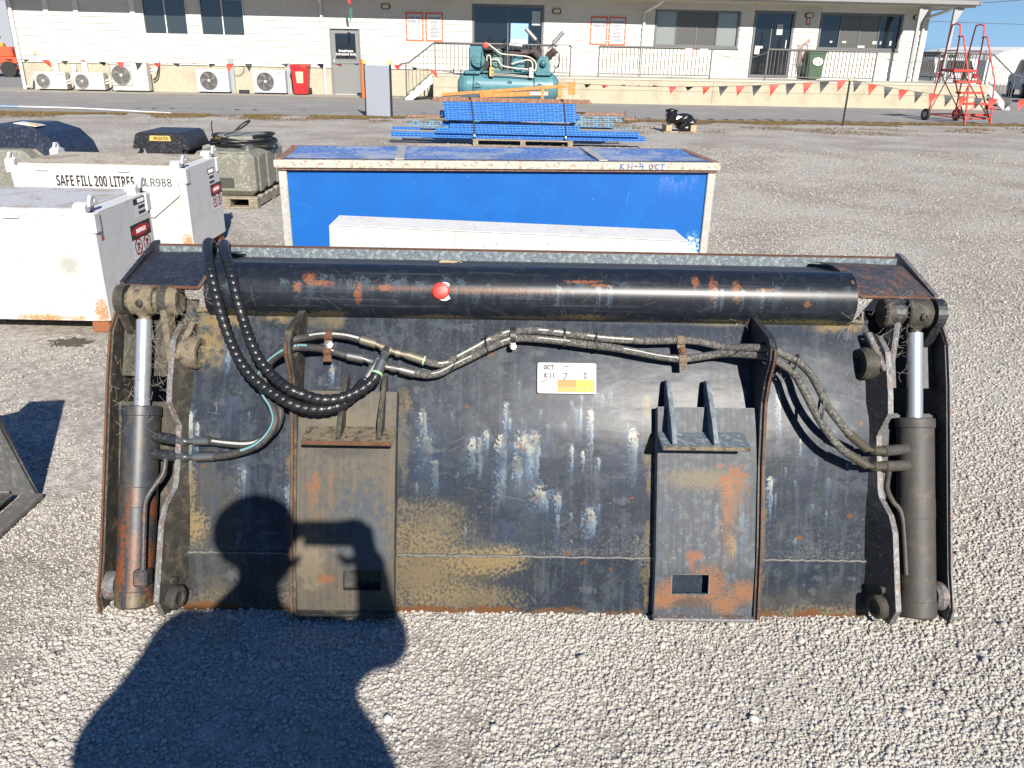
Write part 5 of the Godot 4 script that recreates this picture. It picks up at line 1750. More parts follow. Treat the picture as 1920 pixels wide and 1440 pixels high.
	part("threshold", span(-6.0, -5.14, 0.012, 0.036, -0.10, 0.0, 0.003), plain("bright_aluminium", 0.6, 0.6, 0.6, 0.3, 0.6), ed)
	part("door_handle", span(-5.98, -5.95, 1.0, 1.08, -0.045, -0.01, 0.004), trim, ed)
	var wl := plain("white_print_gloss", 0.7, 0.7, 0.7, 0.5)
	lettering("Employee", 0.075, wl, ed, Transform3D(Basis.IDENTITY, V(-5.575, 1.345, -0.037)))
	lettering("Entrance Only", 0.075, wl, ed, Transform3D(Basis.IDENTITY, V(-5.575, 1.245, -0.037)))
	# roof, soffit, gutter
	var soff := plain("soffit_cream", 0.60, 0.565, 0.48, 0.7)
	var fas := plain("grey_gutter", 0.21, 0.21, 0.205, 0.5)
	part("soffit", span(-16.3, 14.35, 3.03, 3.05, -9.2, 1.06), soff, b)
	part("wall_cornice", span(-15.85, 13.5, 2.985, 3.03, 0.0, 0.035, 0.004), soff, b)
	part("fascia", span(-16.3, 14.35, 3.0, 3.2, 1.06, 1.085), soff, b)
	part("gutter", span(-16.4, 14.45, 3.065, 3.19, 1.09, 1.20, 0.012), fas, b)
	part("gutter_lip", span(-16.4, 14.45, 3.05, 3.066, 1.10, 1.19, 0.004), plain("dark_gutter_edge", 0.06, 0.055, 0.052, 0.6), b)
	part("fascia", span(14.35, 14.375, 3.0, 3.2, -9.2, 1.08), soff, b)
	part("gutter", span(14.38, 14.48, 3.065, 3.19, -9.2, 1.20, 0.012), fas, b)
	var mb := MB.new()
	mb.quad(V(-16.4, 3.19, 1.19), V(14.48, 3.19, 1.19), V(14.48, 3.95, -4.2), V(-16.4, 3.95, -4.2), Vector3.UP)
	mb.quad(V(-16.4, 3.19, -9.3), V(14.48, 3.19, -9.3), V(14.48, 3.95, -4.2), V(-16.4, 3.95, -4.2), Vector3.UP)
	part("roof_sheet", mb, fas, b)
	# downpipes and cover strips
	for q in [[-6.28, 0.02, true], [4.02, 0.77, true], [13.33, 0.77, true], [-2.0, 2.9, false]]:
		mb = MB.new()
		if q[2]:
			var u: float = q[0]
			var pts := [V(u, q[1], 0.075), V(u, 2.60, 0.075), V(u + 0.02, 2.70, 0.09), V(u + 0.30, 2.90, 0.75), V(u + 0.36, 2.99, 0.98), V(u + 0.36, 3.07, 1.05)]
			if u < 0:
				pts = [V(u, q[1], 0.075), V(u, 2.62, 0.075), V(u, 2.75, 0.11), V(u, 2.92, 0.85), V(u, 3.07, 1.05)]
			mb.tube(pts, 0.046, 12)
			part("downpipe", mb, trim, b)
			for y in [1.2, 2.2]:
				part("pipe_bracket", span(u - 0.052, u + 0.052, y, y + 0.03, 0.012, 0.125, 0.004), trim, b)
	mb = MB.new()
	mb.tube([V(-15.76, 0.02, 0.085), V(-15.76, 2.35, 0.085), V(-15.76, 2.6, 0.12), V(-15.76, 2.95, 0.9), V(-15.76, 3.07, 1.05)], 0.055, 12)
	part("downpipe", mb, trim, b)
	mb = MB.new()
	mb.tube(smooth([V(-15.70, 0.10, 0.1), V(-15.58, 0.10, 0.14), V(-15.50, 0.16, 0.16), V(-15.47, 0.28, 0.16), V(-15.44, 0.36, 0.17), V(-15.2, 0.37, 0.2)], 4), 0.032, 8)
	part("drain_pipe", mb, trim, b)
	part("corner_board", span(-15.87, -15.80, 0.83, 3.02, 0.0, 0.03, 0.004), trim, b)
	part("corner_board", span(13.43, 13.51, 0.76, 3.02, 0.0, 0.03, 0.004), trim, b)
	for q in [[-14.71, 0.5], [-13.81, 0.5], [-12.09, 0.5]]:
		part("cover_strip", span(q[0] - 0.075, q[0] + 0.075, q[1], 2.98, 0.004, 0.075, 0.008), plain("pale_grey_duct", 0.60, 0.60, 0.585, 0.5), b)
	part("wall_box", span(-15.35, -15.22, 1.06, 1.17, 0.0, 0.06, 0.008), plain("beige_plastic", 0.42, 0.37, 0.28, 0.6), b)
	for q in [[-9.25, 0.0, 1.06], [-7.45, 0.0, 0.95]]:
		part("cable_duct", span(q[0] - 0.09, q[0] + 0.09, q[1], q[2], 0.0, 0.09, 0.006), plain("zinc_duct", 0.38, 0.41, 0.41, 0.4, 0.5), b)
	mb = MB.new()
	mb.tube(smooth([V(-9.14, 0.55, 0.05), V(-8.98, 0.57, 0.05), V(-8.87, 0.66, 0.05), V(-8.84, 0.80, 0.05)], 4), 0.009, 6)
	part("wall_cable", mb, plain("grey_cable", 0.06, 0.06, 0.06, 0.6), b)
	part("wall_vent", span(-8.95, -8.80, 0.84, 0.98, 0.0, 0.05, 0.006), soff, b)
	for q in [[-14.35, 0.50], [-13.15, 0.53], [-11.72, 0.85]]:
		mb = MB.new()
		mb.tube(smooth([V(q[0] + 0.06, q[1] - 0.2, 0.45), V(q[0] + 0.16, q[1] - 0.16, 0.36), V(q[0] + 0.2, q[1], 0.2), V(q[0] + 0.2, q[1] + 0.2, 0.07)], 4), 0.028, 8)
		mb.tube(smooth([V(q[0] + 0.06, q[1] - 0.28, 0.45), V(q[0] + 0.2, q[1] - 0.22, 0.36), V(q[0] + 0.25, q[1], 0.2), V(q[0] + 0.25, q[1] + 0.12, 0.07)], 4), 0.022, 8)
		part("lagged_pipe", mb, trim, b)
		part("isolator_box", span(q[0] + 0.14, q[0] + 0.27, q[1] + 0.12, q[1] + 0.29, -0.01, 0.07, 0.008), trim, b)
	# roof posts on the right
	for q in [[12.66, 0.95], [13.80, 0.95]]:
		mb = MB.new()
		mb.box(V(q[0], 1.9, q[1]), V(0.1, 2.3, 0.1), Basis.IDENTITY, 0.006)
		part("veranda_post", mb, plain("post_grey", 0.30, 0.31, 0.31, 0.5), b)
		mb = MB.new()
		mb.prism(PackedVector2Array([Vector2(0.05, 2.5), Vector2(0.28, 2.98), Vector2(0.28, 3.03), Vector2(0.05, 3.03)]), Transform3D(Basis.IDENTITY, V(q[0], 0, q[1] - 0.02)), 0.04)
		part("post_bracket", mb, plain("post_grey", 0.30, 0.31, 0.31, 0.5), b)
	# deck
	var dk := thing("concrete_deck", "raised cream concrete deck along the front of the office building", "deck", "", B_AT, B_TURN)
	part("deck_core", span(-2.70, 14.70, 0.0, 0.70, 0.0, 2.12), concrete, dk)
	part("deck_core", span(13.52, 14.70, 0.0, 0.70, -9.0, -0.01), concrete, dk)
	var cuts := [-2.73, 1.55, 5.9, 10.2, 14.73]
	for i in 4:
		for rr in [[0.0, 0.395], [0.400, 0.70]]:
			part("concrete_panel", span(cuts[i] + 0.003, cuts[i + 1] - 0.003, rr[0], rr[1], 2.10, 2.15 if rr[0] < 0.1 else 2.146, 0.004), concrete, dk)
	part("deck_edge", span(-2.75, 14.76, 0.70, 0.755, 0.0, 2.165, 0.006), plain("pale_deck_slab", 0.42, 0.40, 0.33, 0.8), dk)
	part("deck_edge", span(13.52, 14.76, 0.70, 0.755, -9.0, -0.002, 0.006), plain("pale_deck_slab", 0.42, 0.40, 0.33, 0.8), dk)
	# railings
	handrail("steel handrail with upright bars nearest the deck stairs", [V(-2.66, 0, 2.04), V(1.44, 0, 2.04)], 1.64, 0.86)
	handrail("steel handrail with upright bars below the wide blind window", [V(2.31, 0, 2.04), V(5.78, 0, 2.04)], 1.64, 0.86)
	handrail("steel handrail with upright bars in front of the green bin", [V(7.53, 0, 2.04), V(10.97, 0, 2.04)], 1.65, 0.87)
	handrail("steel handrail with upright bars at the open right end of the deck", [V(13.0, 0, 2.04), V(14.62, 0, 2.04)], 1.66, 0.87)
	handrail("steel handrail along the right side of the deck behind the corner posts", [V(14.64, 0, 0.9), V(14.64, 0, -5.5)], 1.66, 0.87)
	# chains across the gaps
	for q in [[1.46, 2.30, 1.60, "sagging chain across the deck gap right of the air compressor"], [5.80, 7.52, 1.58, "sagging chain across the deck gap in front of the glass door"], [10.99, 12.95, 1.58, "sagging chain across the deck gap below the last window"]]:
		mb = MB.new()
		var pts := []
		for i in 15:
			var t := i / 14.0
			pts.append(V(lerpf(q[0], q[1], t), q[2] - 0.16 * sqrt(q[1] - q[0]) * (1.0 - pow(2.0 * t - 1.0, 2.0)), 2.04))
		mb.tube(pts, 0.009, 5)
		var ch := thing("chain", q[3], "chain", "chains across the deck gaps", B_AT, B_TURN)
		part("links", mb, galv, ch)
	deck_stairs(-2.74, -1.0, "concrete stairs with a slanted handrail at the left end of the deck", concrete, trim, galv)
	deck_stairs(14.75, 1.0, "white sided stairs at the far right end of the deck", concrete, trim, galv)
	# wall lights
	for q in [[-4.25, 2.67, "oval bulkhead light on the wall right of the grey staff door"], [1.18, 2.65, "oval bulkhead light right of the sliding glass door"], [9.45, 2.70, "oval bulkhead light above the small red sign"], [13.08, 2.72, "oval bulkhead light at the right end of the wall"]]:
		var l := thing("bulkhead_light", q[2], "light", "bulkhead lights on the office wall", bw(q[0], q[1], 0.012), B_TURN)
		mb = MB.new()
		var pl := PackedVector2Array()
		for i in 24:
			var a := TAU * i / 24
			pl.append(Vector2(0.07 * signf(cos(a)) * (1.0 if absf(cos(a)) > 0.01 else 0.0) + 0.078 * cos(a), 0.078 * sin(a)))
		mb.prism(pl, Transform3D.IDENTITY, 0.05)
		part("housing", mb, plain("black_fitting", 0.02, 0.02, 0.02, 0.5), l)
		mb = MB.new()
		var p2 := PackedVector2Array()
		for p in pl:
			p2.append(p * 0.74)
		mb.prism(p2, Transform3D(Basis.IDENTITY, V(0, 0, 0.045)), 0.03)
		part("diffuser", mb, plain("cream_diffuser", 0.50, 0.43, 0.28, 0.35), l)
	var fs := thing("fire_sign", "small red fire point sign below the bulkhead light", "sign", "", bw(9.44, 2.52, 0.02), B_TURN)
	part("panel", span(-0.065, 0.065, -0.10, 0.10, 0.0, 0.008), plain("sign_red", 0.42, 0.02, 0.04, 0.5), fs)
	part("arrow", span(-0.02, 0.02, -0.055, 0.085, 0.008, 0.011), plain("white_paint", 0.7, 0.7, 0.68, 0.6), fs)
	poster(-3.355, "sign-in poster left of the stairs, HAVE YOU SIGNED IN with orange border", 0)
	poster(-2.73, "rules poster with orange border, right beside the sign-in poster above the stairs", 1)
	poster(2.57, "sign-in poster over the deck railing, left of the pair near the middle downpipe", 0)
	poster(3.17, "rules poster with orange border, left of the middle downpipe", 1)
	# small notice on the railing
	var nt := thing("rail_notice", "small red edged notice hung on the railing below the blind window", "sign", "", bw(5.05, 1.46, 2.07), B_TURN)
	part("panel", span(-0.12, 0.12, -0.18, 0.18, 0.0, 0.006), plain("sign_red", 0.42, 0.02, 0.04, 0.5), nt)
	part("sheet", span(-0.105, 0.105, -0.165, 0.165, 0.006, 0.009), plain("white_paint", 0.7, 0.7, 0.68, 0.6), nt)
	mb = span(-0.06, 0.06, 0.06, 0.075, 0.009, 0.011)
	mb.box(V(0, 0.09, 0.01), V(0.12, 0.015, 0.002))
	part("print", mb, plain("grey_print", 0.22, 0.22, 0.24, 0.6), nt)
	var n2 := thing("grey_plate", "pale grey plate tied to the railing right of the small notice", "plate", "plates on the deck railing", bw(5.52, 1.52, 2.07), B_TURN)
	part("panel", span(-0.13, 0.13, -0.11, 0.11, 0.0, 0.006), plain("pale_plate", 0.40, 0.42, 0.45, 0.5), n2)
	var n3 := thing("grey_plate", "pale grey plate on the railing beside the compressor's muffler", "plate", "plates on the deck railing", bw(1.20, 1.52, 2.07), B_TURN)
	part("panel", span(-0.17, 0.17, -0.12, 0.12, 0.0, 0.006), plain("pale_plate", 0.40, 0.42, 0.45, 0.5), n3)
	# air conditioners
	aircon(-15.28, -14.32, 0.55, 0.42, 0, "small white air conditioner unit nearest the left corner of the building")
	aircon(-14.08, -13.15, 0.55, 0.42, 0, "small white air conditioner unit, second from the building's left corner")
	aircon(-12.85, -11.74, 0.86, 0.55, 1, "tall cream air conditioner unit with square fan grille")
	aircon(-10.25, -9.27, 0.72, 0.45, 2, "pale blue white air conditioner unit below the second window")
	aircon(-8.50, -7.48, 0.72, 0.45, 2, "pale blue white air conditioner unit beside the red bin")
	bin("wheelie_bin", V(-7.0, 0.012, 0.34), plain("bin_red", 0.40, 0.012, 0.018, 0.45), "red wheelie bin with cream label against the office plinth", true)
	bin("wheelie_bin", V(9.68, 0.757, 0.42), plain("bin_green", 0.045, 0.10, 0.05, 0.5), "dark green wheelie bin on the deck behind the railing", false)
	var bt := thing("bait_box", "small black box on the ground between two air conditioners", "box", "", bw(-8.85, 0.012, 0.2), B_TURN)
	part("case", span(-0.16, 0.16, 0.0, 0.11, 0.0, 0.14, 0.02), plain("black_fitting", 0.02, 0.02, 0.02, 0.5), bt)
	# extinguisher in its bag
	var ex := thing("fire_extinguisher", "red fire extinguisher hung in a clear bag on the wall", "extinguisher", "", bw(9.36, 1.15, 0.13), B_TURN)
	mb = MB.new()
	mb.lathe(V(0, 0.12, 0), Vector3.UP, [Vector2(0, 0), Vector2(0.075, 0.0), Vector2(0.08, 0.02), Vector2(0.08, 0.42), Vector2(0.06, 0.48), Vector2(0.025, 0.51), Vector2(0.02, 0.55), Vector2(0, 0.55)], 16)
	part("cylinder", mb, plain("extinguisher_red", 0.45, 0.015, 0.03, 0.3), ex)
	mb = MB.new()
	mb.box(V(0.02, 0.69, 0), V(0.03, 0.04, 0.15), Basis.IDENTITY, 0.004)
	mb.tube(smooth([V(0.02, 0.67, 0.02), V(0.12, 0.66, 0.03), V(0.12, 0.4, 0.05), V(0.1, 0.25, 0.05)], 4), 0.012, 6)
	part("handle_and_hose", mb, plain("black_fitting", 0.02, 0.02, 0.02, 0.5), ex)
	part("label", span(-0.05, 0.05, 0.25, 0.45, 0.079, 0.083), plain("white_paint", 0.7, 0.7, 0.68, 0.6), ex)
	mb = MB.new()
	mb.tube(smooth([V(0.06, 0.66, 0.0), V(0.10, 0.78, 0.0), V(0.16, 0.80, 0.0), V(0.17, 0.72, 0.0)], 4), 0.025, 8)
	part("red_strap", mb, plain("extinguisher_red", 0.45, 0.015, 0.03, 0.3), ex)
	var clear := plain("clear_bag", 0.75, 0.72, 0.66, 0.2)
	clear.transparency = BaseMaterial3D.TRANSPARENCY_ALPHA
	clear.albedo_color.a = 0.28
	mb = MB.new()
	mb.lathe(V(0, 0.0, 0), Vector3.UP, [Vector2(0.10, 0.02), Vector2(0.15, 0.1), Vector2(0.15, 0.5), Vector2(0.12, 0.64), Vector2(0.17, 0.80)], 9)
	part("clear_bag", mb, clear, ex)
	# orange post by the staff door
	var op := thing("orange_post", "orange bollard standing right of the grey staff door", "bollard", "", V(-4.75, 0.012, -26.8))
	mb = MB.new()
	mb.cyl(V(0, 0, 0), V(0, 1.12, 0), 0.075, 14)
	part("tube", mb, plain("bollard_orange", 0.60, 0.14, 0.03, 0.5), op)
	# flagpole bunting end above the door
	var fl := thing("hanging_pennant", "red and green pennant strip hanging above the staff door", "pennant", "", bw(-5.30, 2.05, 1.0), B_TURN)
	mb = MB.new()
	mb.quad(V(-0.02, 0.9, 0), V(0.06, 0.9, 0), V(0.09, 0.62, 0.03), V(0.0, 0.66, 0.02), V(0, 0, 1))
	part("red_strip", mb, plain("pennant_red", 0.36, 0.02, 0.03, 0.6), fl)
	mb = MB.new()
	mb.quad(V(0.02, 0.52, 0.02), V(0.12, 0.50, 0.0), V(0.11, 0.24, 0.03), V(0.02, 0.26, 0.0), V(0, 0, 1))
	mb.tri(V(0.02, 0.26, 0), V(0.08, 0.25, 0.02), V(0.03, 0.06, 0.01), V(0, 0, 1), V(0, 0, 1), V(0, 0, 1))
	part("green_strip", mb, plain("pennant_green", 0.02, 0.11, 0.08, 0.6), fl)
	mb = MB.new()
	mb.tube([V(0, 1.0, 0), V(0.03, 0.6, 0.01), V(0.05, 0.5, 0.0)], 0.004, 4)
	part("string", mb, plain("grey_cable", 0.06, 0.06, 0.06, 0.6), fl)

func handrail(label: String, ends: Array, top: float, low: float) -> void:
	var m := plain("galvanised_rail", 0.115, 0.113, 0.108, 0.55, 0.3)
	var o := thing("deck_handrail", label, "railing", "", B_AT, B_TURN)
	var a: Vector3 = ends[0]
	var c: Vector3 = ends[1]
	var L := a.distance_to(c)
	var mb := MB.new()
	mb.tube([a + V(0, top, 0), c + V(0, top, 0)], 0.03, 8)
	part("top_rail", mb, m, o)
	mb = MB.new()
	mb.bar(a + V(0, low, 0), c + V(0, low, 0), 0.03, 0.03)
	part("bottom_rail", mb, m, o)
	var n := int(round(L / 0.118))
	var st := MB.new()
	st.cyl(V(0, low, 0), V(0, top - 0.01, 0), 0.0125, 6, -1.0, false)
	var sm := st.mesh()
	for i in range(1, n):
		inst("baluster", sm, m, o, Transform3D(Basis.IDENTITY, a.lerp(c, float(i) / n)))
	var pm := span(-0.02, 0.02, 0.756, top, -0.02, 0.02, 0.003).mesh()
	var np := maxi(1, int(L / 1.75))
	for i in np + 1:
		inst("post", pm if i in [0, np] else span(-0.02, 0.02, 0.756, low, -0.02, 0.02, 0.003).mesh(), m, o, Transform3D(Basis.IDENTITY, a.lerp(c, float(i) / np)))

func deck_stairs(u: float, s: float, label: String, concrete: Material, trim: Material, galv: Material) -> void:
	var o := thing("deck_stairs", label, "stairs", "", B_AT, B_TURN)
	for e in [1.1, 2.1]:
		var mb := MB.new()
		var pl := PackedVector2Array([Vector2(u, 0.72), Vector2(u + s * 0.06, 0.72), Vector2(u + s * 0.84, 0.06), Vector2(u + s * 0.84, 0.012), Vector2(u + s * 0.62, 0.012), Vector2(u, 0.50)])
		mb.prism(pl, Transform3D(Basis.IDENTITY, V(0, 0, e - 0.02)), 0.04)
		part("stringer", mb, trim, o)
	for i in 4:
		part("tread", bx(V(u + s * (0.10 + 0.2 * i), 0.60 - 0.16 * i, 1.6), V(0.24, 0.04, 0.94), 0.004), plain("dark_tread", 0.05, 0.05, 0.05, 0.7), o)
	var mb := MB.new()
	var w := 2.06
	mb.tube(smooth([V(u + s * 1.0, 0.86, w), V(u + s * 1.03, 0.95, w), V(u + s * 0.95, 1.02, w), V(u + s * 0.72, 1.07, w)], 4) + [V(u - s * 0.06, 1.64, w), V(u - s * 0.3, 1.64, w)], 0.024, 8)
	part("slanted_rail", mb, galv, o)
	mb = MB.new()
	mb.bar(V(u + s * 0.80, 0.18, w), V(u - s * 0.05, 0.85, w), 0.03, 0.03)
	part("bottom_rail", mb, galv, o)
	for i in 7:
		var t := (i + 0.5) / 7.0
		mb = MB.new()
		mb.cyl(V(u + s * (0.78 - 0.8 * t), 0.20 + 0.64 * t, w), V(u + s * (0.78 - 0.8 * t), 1.03 + 0.58 * t, w), 0.0085, 6)
		part("baluster", mb, galv, o)
	mb = MB.new()
	mb.cyl(V(u + s * 0.80, 0.012, w), V(u + s * 0.80, 1.05, w), 0.02, 8)
	part("post", mb, galv, o)

func poster(u: float, label: String, kind: int) -> void:
	var o := thing("wall_poster", label, "poster", "", bw(u, 2.10, 0.022), B_TURN)
	part("border", span(-0.285, 0.285, -0.43, 0.43, 0.0, 0.006), plain("poster_orange", 0.55, 0.115, 0.05, 0.5), o)
	part("sheet", span(-0.232, 0.232, -0.375, 0.375, 0.006, 0.009), plain("poster_white", 0.46, 0.475, 0.505, 0.5), o)
	var ink := plain("poster_ink", 0.02, 0.024, 0.045, 0.6)
	var red := plain("poster_logo_red", 0.5, 0.12, 0.08, 0.6)
	if kind == 0:
		lettering("HAVE YOU", 0.088, ink, o, Transform3D(Basis.IDENTITY, V(0, 0.255, 0.010)), true, 0.80)
		lettering("SIGNED IN?", 0.072, ink, o, Transform3D(Basis.IDENTITY, V(0, 0.155, 0.010)), true, 0.82)
	else:
		lettering("RITCHIE BROS.", 0.056, ink, o, Transform3D(Basis.IDENTITY, V(0.04, 0.27, 0.010)), true, 0.72)
		var rows := [0.20, 0.28, 0.34, 0.10, 0.26, 0.22, 0.30, 0.27, 0.32, 0.30, 0.25, 0.29, 0.12]
		for i in rows.size():
			var w: float = rows[i]
			part("text_line", span(-w * 0.5, w * 0.5, 0.166 - 0.041 * i, 0.185 - 0.041 * i, 0.009, 0.0105), plain("poster_text", 0.12, 0.125, 0.15, 0.6), o)
	# emblem: two curved strokes and a dot
	var c := V(-0.19, 0.27, 0.0105) if kind == 1 else V(0.17, -0.30, 0.0105)
	var mb := MB.new()
	var xf := Transform3D(Basis.IDENTITY, c)
	stroke(mb, [Vector2(-0.03, -0.025), Vector2(-0.03, 0.005), Vector2(-0.02, 0.02), Vector2(-0.005, 0.022)], xf, 0.012)
	stroke(mb, [Vector2(0.0, 0.04), Vector2(0.0, -0.02), Vector2(0.015, -0.028), Vector2(0.028, -0.012), Vector2(0.02, 0.008), Vector2(0.002, 0.008)], xf, 0.012)
	part("emblem", mb, red, o)

func aircon(u0: float, u1: float, h: float, w: float, kind: int, label: String) -> void:
	var W := u1 - u0
	var o := thing("air_conditioner", label, "air conditioner", "air conditioner units along the office plinth", bw((u0 + u1) * 0.5, 0.012, w - 0.18), B_TURN)
	var body := plain("ac_white", 0.48, 0.465, 0.43, 0.5) if kind < 2 else plain("ac_blue_white", 0.44, 0.475, 0.52, 0.45)
	var feet := plain("black_fitting", 0.02, 0.02, 0.02, 0.5)
	part("casing", span(-W * 0.5, W * 0.5, 0.04, h, -0.16, 0.16, 0.012), body, o)
	for s in [-0.3, 0.3]:
		part("foot", span(W * s - 0.06, W * s + 0.06, 0.0, 0.05, -0.17, 0.19), feet, o)
	var cx := -W * 0.22 if kind != 2 else -W * 0.12
	var cy := h * 0.53 if kind != 1 else h * 0.58
	var r := h * 0.37 if kind != 1 else h * 0.33
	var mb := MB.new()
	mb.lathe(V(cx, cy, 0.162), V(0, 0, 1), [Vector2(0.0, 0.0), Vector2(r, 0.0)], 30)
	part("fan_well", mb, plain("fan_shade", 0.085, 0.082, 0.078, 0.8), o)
	mb = MB.new()
	for i in (5 if kind == 2 else 3):
		var a := TAU * i / (5 if kind == 2 else 3)
		var p := []
		for k in 7:
			var t := k / 6.0
			p.append([V(cx + cos(a + t * 0.5) * r * (0.2 + 0.75 * t), cy + sin(a + t * 0.5) * r * (0.2 + 0.75 * t), 0.168), V(cx + cos(a + 0.35 + t * 0.75) * r * (0.2 + 0.75 * t), cy + sin(a + 0.35 + t * 0.75) * r * (0.2 + 0.75 * t), 0.178)])
		for k in 6:
			mb.quad(p[k][0], p[k + 1][0], p[k + 1][1], p[k][1], V(0, 0, 1))
	part("fan", mb, plain("fan_blade", 0.16, 0.15, 0.14, 0.6), o)
	mb = MB.new()
	mb.lathe(V(cx, cy, 0.163), V(0, 0, 1), [Vector2(r * 0.16, 0.0), Vector2(r * 0.16, 0.022), Vector2(0.0, 0.03)], 16)
	part("fan_hub", mb, body, o)
	mb = MB.new()
	for q in [0.35, 0.55, 0.75, 0.95, 1.0]:
		var rr: float = r * q
		for i in 28:
			var a0 := TAU * i / 28
			var a1 := TAU * (i + 1) / 28
			mb.bar(V(cx + rr * cos(a0), cy + rr * sin(a0), 0.19), V(cx + rr * cos(a1), cy + rr * sin(a1), 0.19), 0.006 if q < 1.0 else 0.014, 0.006, V(0, 0, 1))
	for i in (36 if kind == 0 else 8):
		var a := TAU * i / (36 if kind == 0 else 8)
		mb.bar(V(cx + r * 0.16 * cos(a), cy + r * 0.16 * sin(a), 0.189), V(cx + r * cos(a + 0.25), cy + r * sin(a + 0.25), 0.189), 0.004, 0.004, V(0, 0, 1))
	part("fan_guard", mb, plain("guard_grey", 0.24, 0.235, 0.22, 0.6) if kind < 2 else plain("guard_dark", 0.10, 0.10, 0.10, 0.6), o)
	if kind == 1:
		for q in [[cx - r - 0.03, cx + r + 0.03, cy + r + 0.015, cy + r + 0.03], [cx - r - 0.03, cx + r + 0.03, cy - r - 0.03, cy - r - 0.015], [cx - r - 0.03, cx - r - 0.015, cy - r - 0.03, cy + r + 0.03], [cx + r + 0.015, cx + r + 0.03, cy - r - 0.03, cy + r + 0.03]]:
			part("grille_frame", span(q[0], q[1], q[2], q[3], 0.16, 0.185), plain("guard_grey", 0.24, 0.235, 0.22, 0.6), o)
		for q in [[0.22, 0.36], [0.30, 0.36], [0.31, 0.27], [0.28, 0.20], [0.35, 0.20]]:
			part("small_label", span(W * q[0] - 0.02, W * q[0] + 0.025, h * q[1], h * q[1] + 0.015, 0.16, 0.163), plain("grey_print", 0.22, 0.22, 0.24, 0.6), o)
	part("panel_seam", span(W * 0.2, W * 0.206, 0.05, h - 0.01, 0.158, 0.162), plain("guard_grey", 0.24, 0.235, 0.22, 0.6), o)
	lettering("Panasonic", 0.032, plain("badge_blue", 0.06, 0.09, 0.22, 0.5), o, Transform3D(Basis.IDENTITY, V(W * 0.33, h * 0.87, 0.162)), true, 1.0, "badge")

func bin(called: String, at: Vector3, m: Material, label: String, big: bool) -> void:
	var o := thing(called, label, "bin", "", bw(at.x, at.y, at.z), B_TURN)
	var mb := MB.new()
	var lo := [V(-0.20, 0.03, -0.20), V(0.20, 0.03, -0.20), V(0.20, 0.03, 0.20), V(-0.20, 0.03, 0.20)]
	var hi := [V(-0.27, 0.86, -0.28), V(0.27, 0.86, -0.28), V(0.27, 0.86, 0.26), V(-0.27, 0.86, 0.26)]
	for i in 4:
		var j := (i + 1) % 4
		mb.quad(lo[i], lo[j], hi[j], hi[i], (lo[i] + lo[j]) * V(1, 0, 1))
	mb.quad(lo[0], lo[1], lo[2], lo[3], Vector3.DOWN)
	part("tub", mb, m, o)
	mb = span(-0.285, 0.285, 0.80, 0.86, 0.255, 0.275, 0.008)
	part("rim", mb, m, o)
	mb = MB.new()
	mb.box(V(0, 0.885, -0.01), V(0.59, 0.045, 0.60), Basis(Vector3.RIGHT, 0.05), 0.02)
	mb.cyl(V(-0.2, 0.90, -0.34), V(0.2, 0.90, -0.34), 0.018, 8)
	part("lid", mb, m, o)
	for s in [-0.24, 0.24]:
		mb = MB.new()
		mb.cyl(V(s - 0.025, 0.1, -0.27), V(s + 0.025, 0.1, -0.27), 0.10, 16)
		part("wheel", mb, plain("black_rubber", 0.02, 0.02, 0.02, 0.8), o)
	if big:
		mb = MB.new()
		mb.quad(V(-0.10, 0.36, 0.238), V(0.10, 0.36, 0.238), V(0.12, 0.70, 0.262), V(-0.12, 0.70, 0.262), V(0, 0, 1))
		part("label", mb, plain("cream_label", 0.55, 0.47, 0.28, 0.6), o)
	else:
		mb = MB.new()
		mb.prism(disc_poly(0.02, 0.0, 0.17, 18, 0.13), Transform3D(Basis(Vector3.RIGHT, -0.085), V(0, 0.56, 0.254)), 0.004)
		part("label", mb, plain("white_paint", 0.7, 0.7, 0.68, 0.6), o)
		mb = MB.new()
		mb.quad(V(-0.12, 0.47, 0.250), V(0.16, 0.47, 0.250), V(0.17, 0.52, 0.2555), V(-0.13, 0.52, 0.2555), V(0, 0, 1))
		part("label_band", mb, plain("poster_orange", 0.55, 0.115, 0.05, 0.5), o)

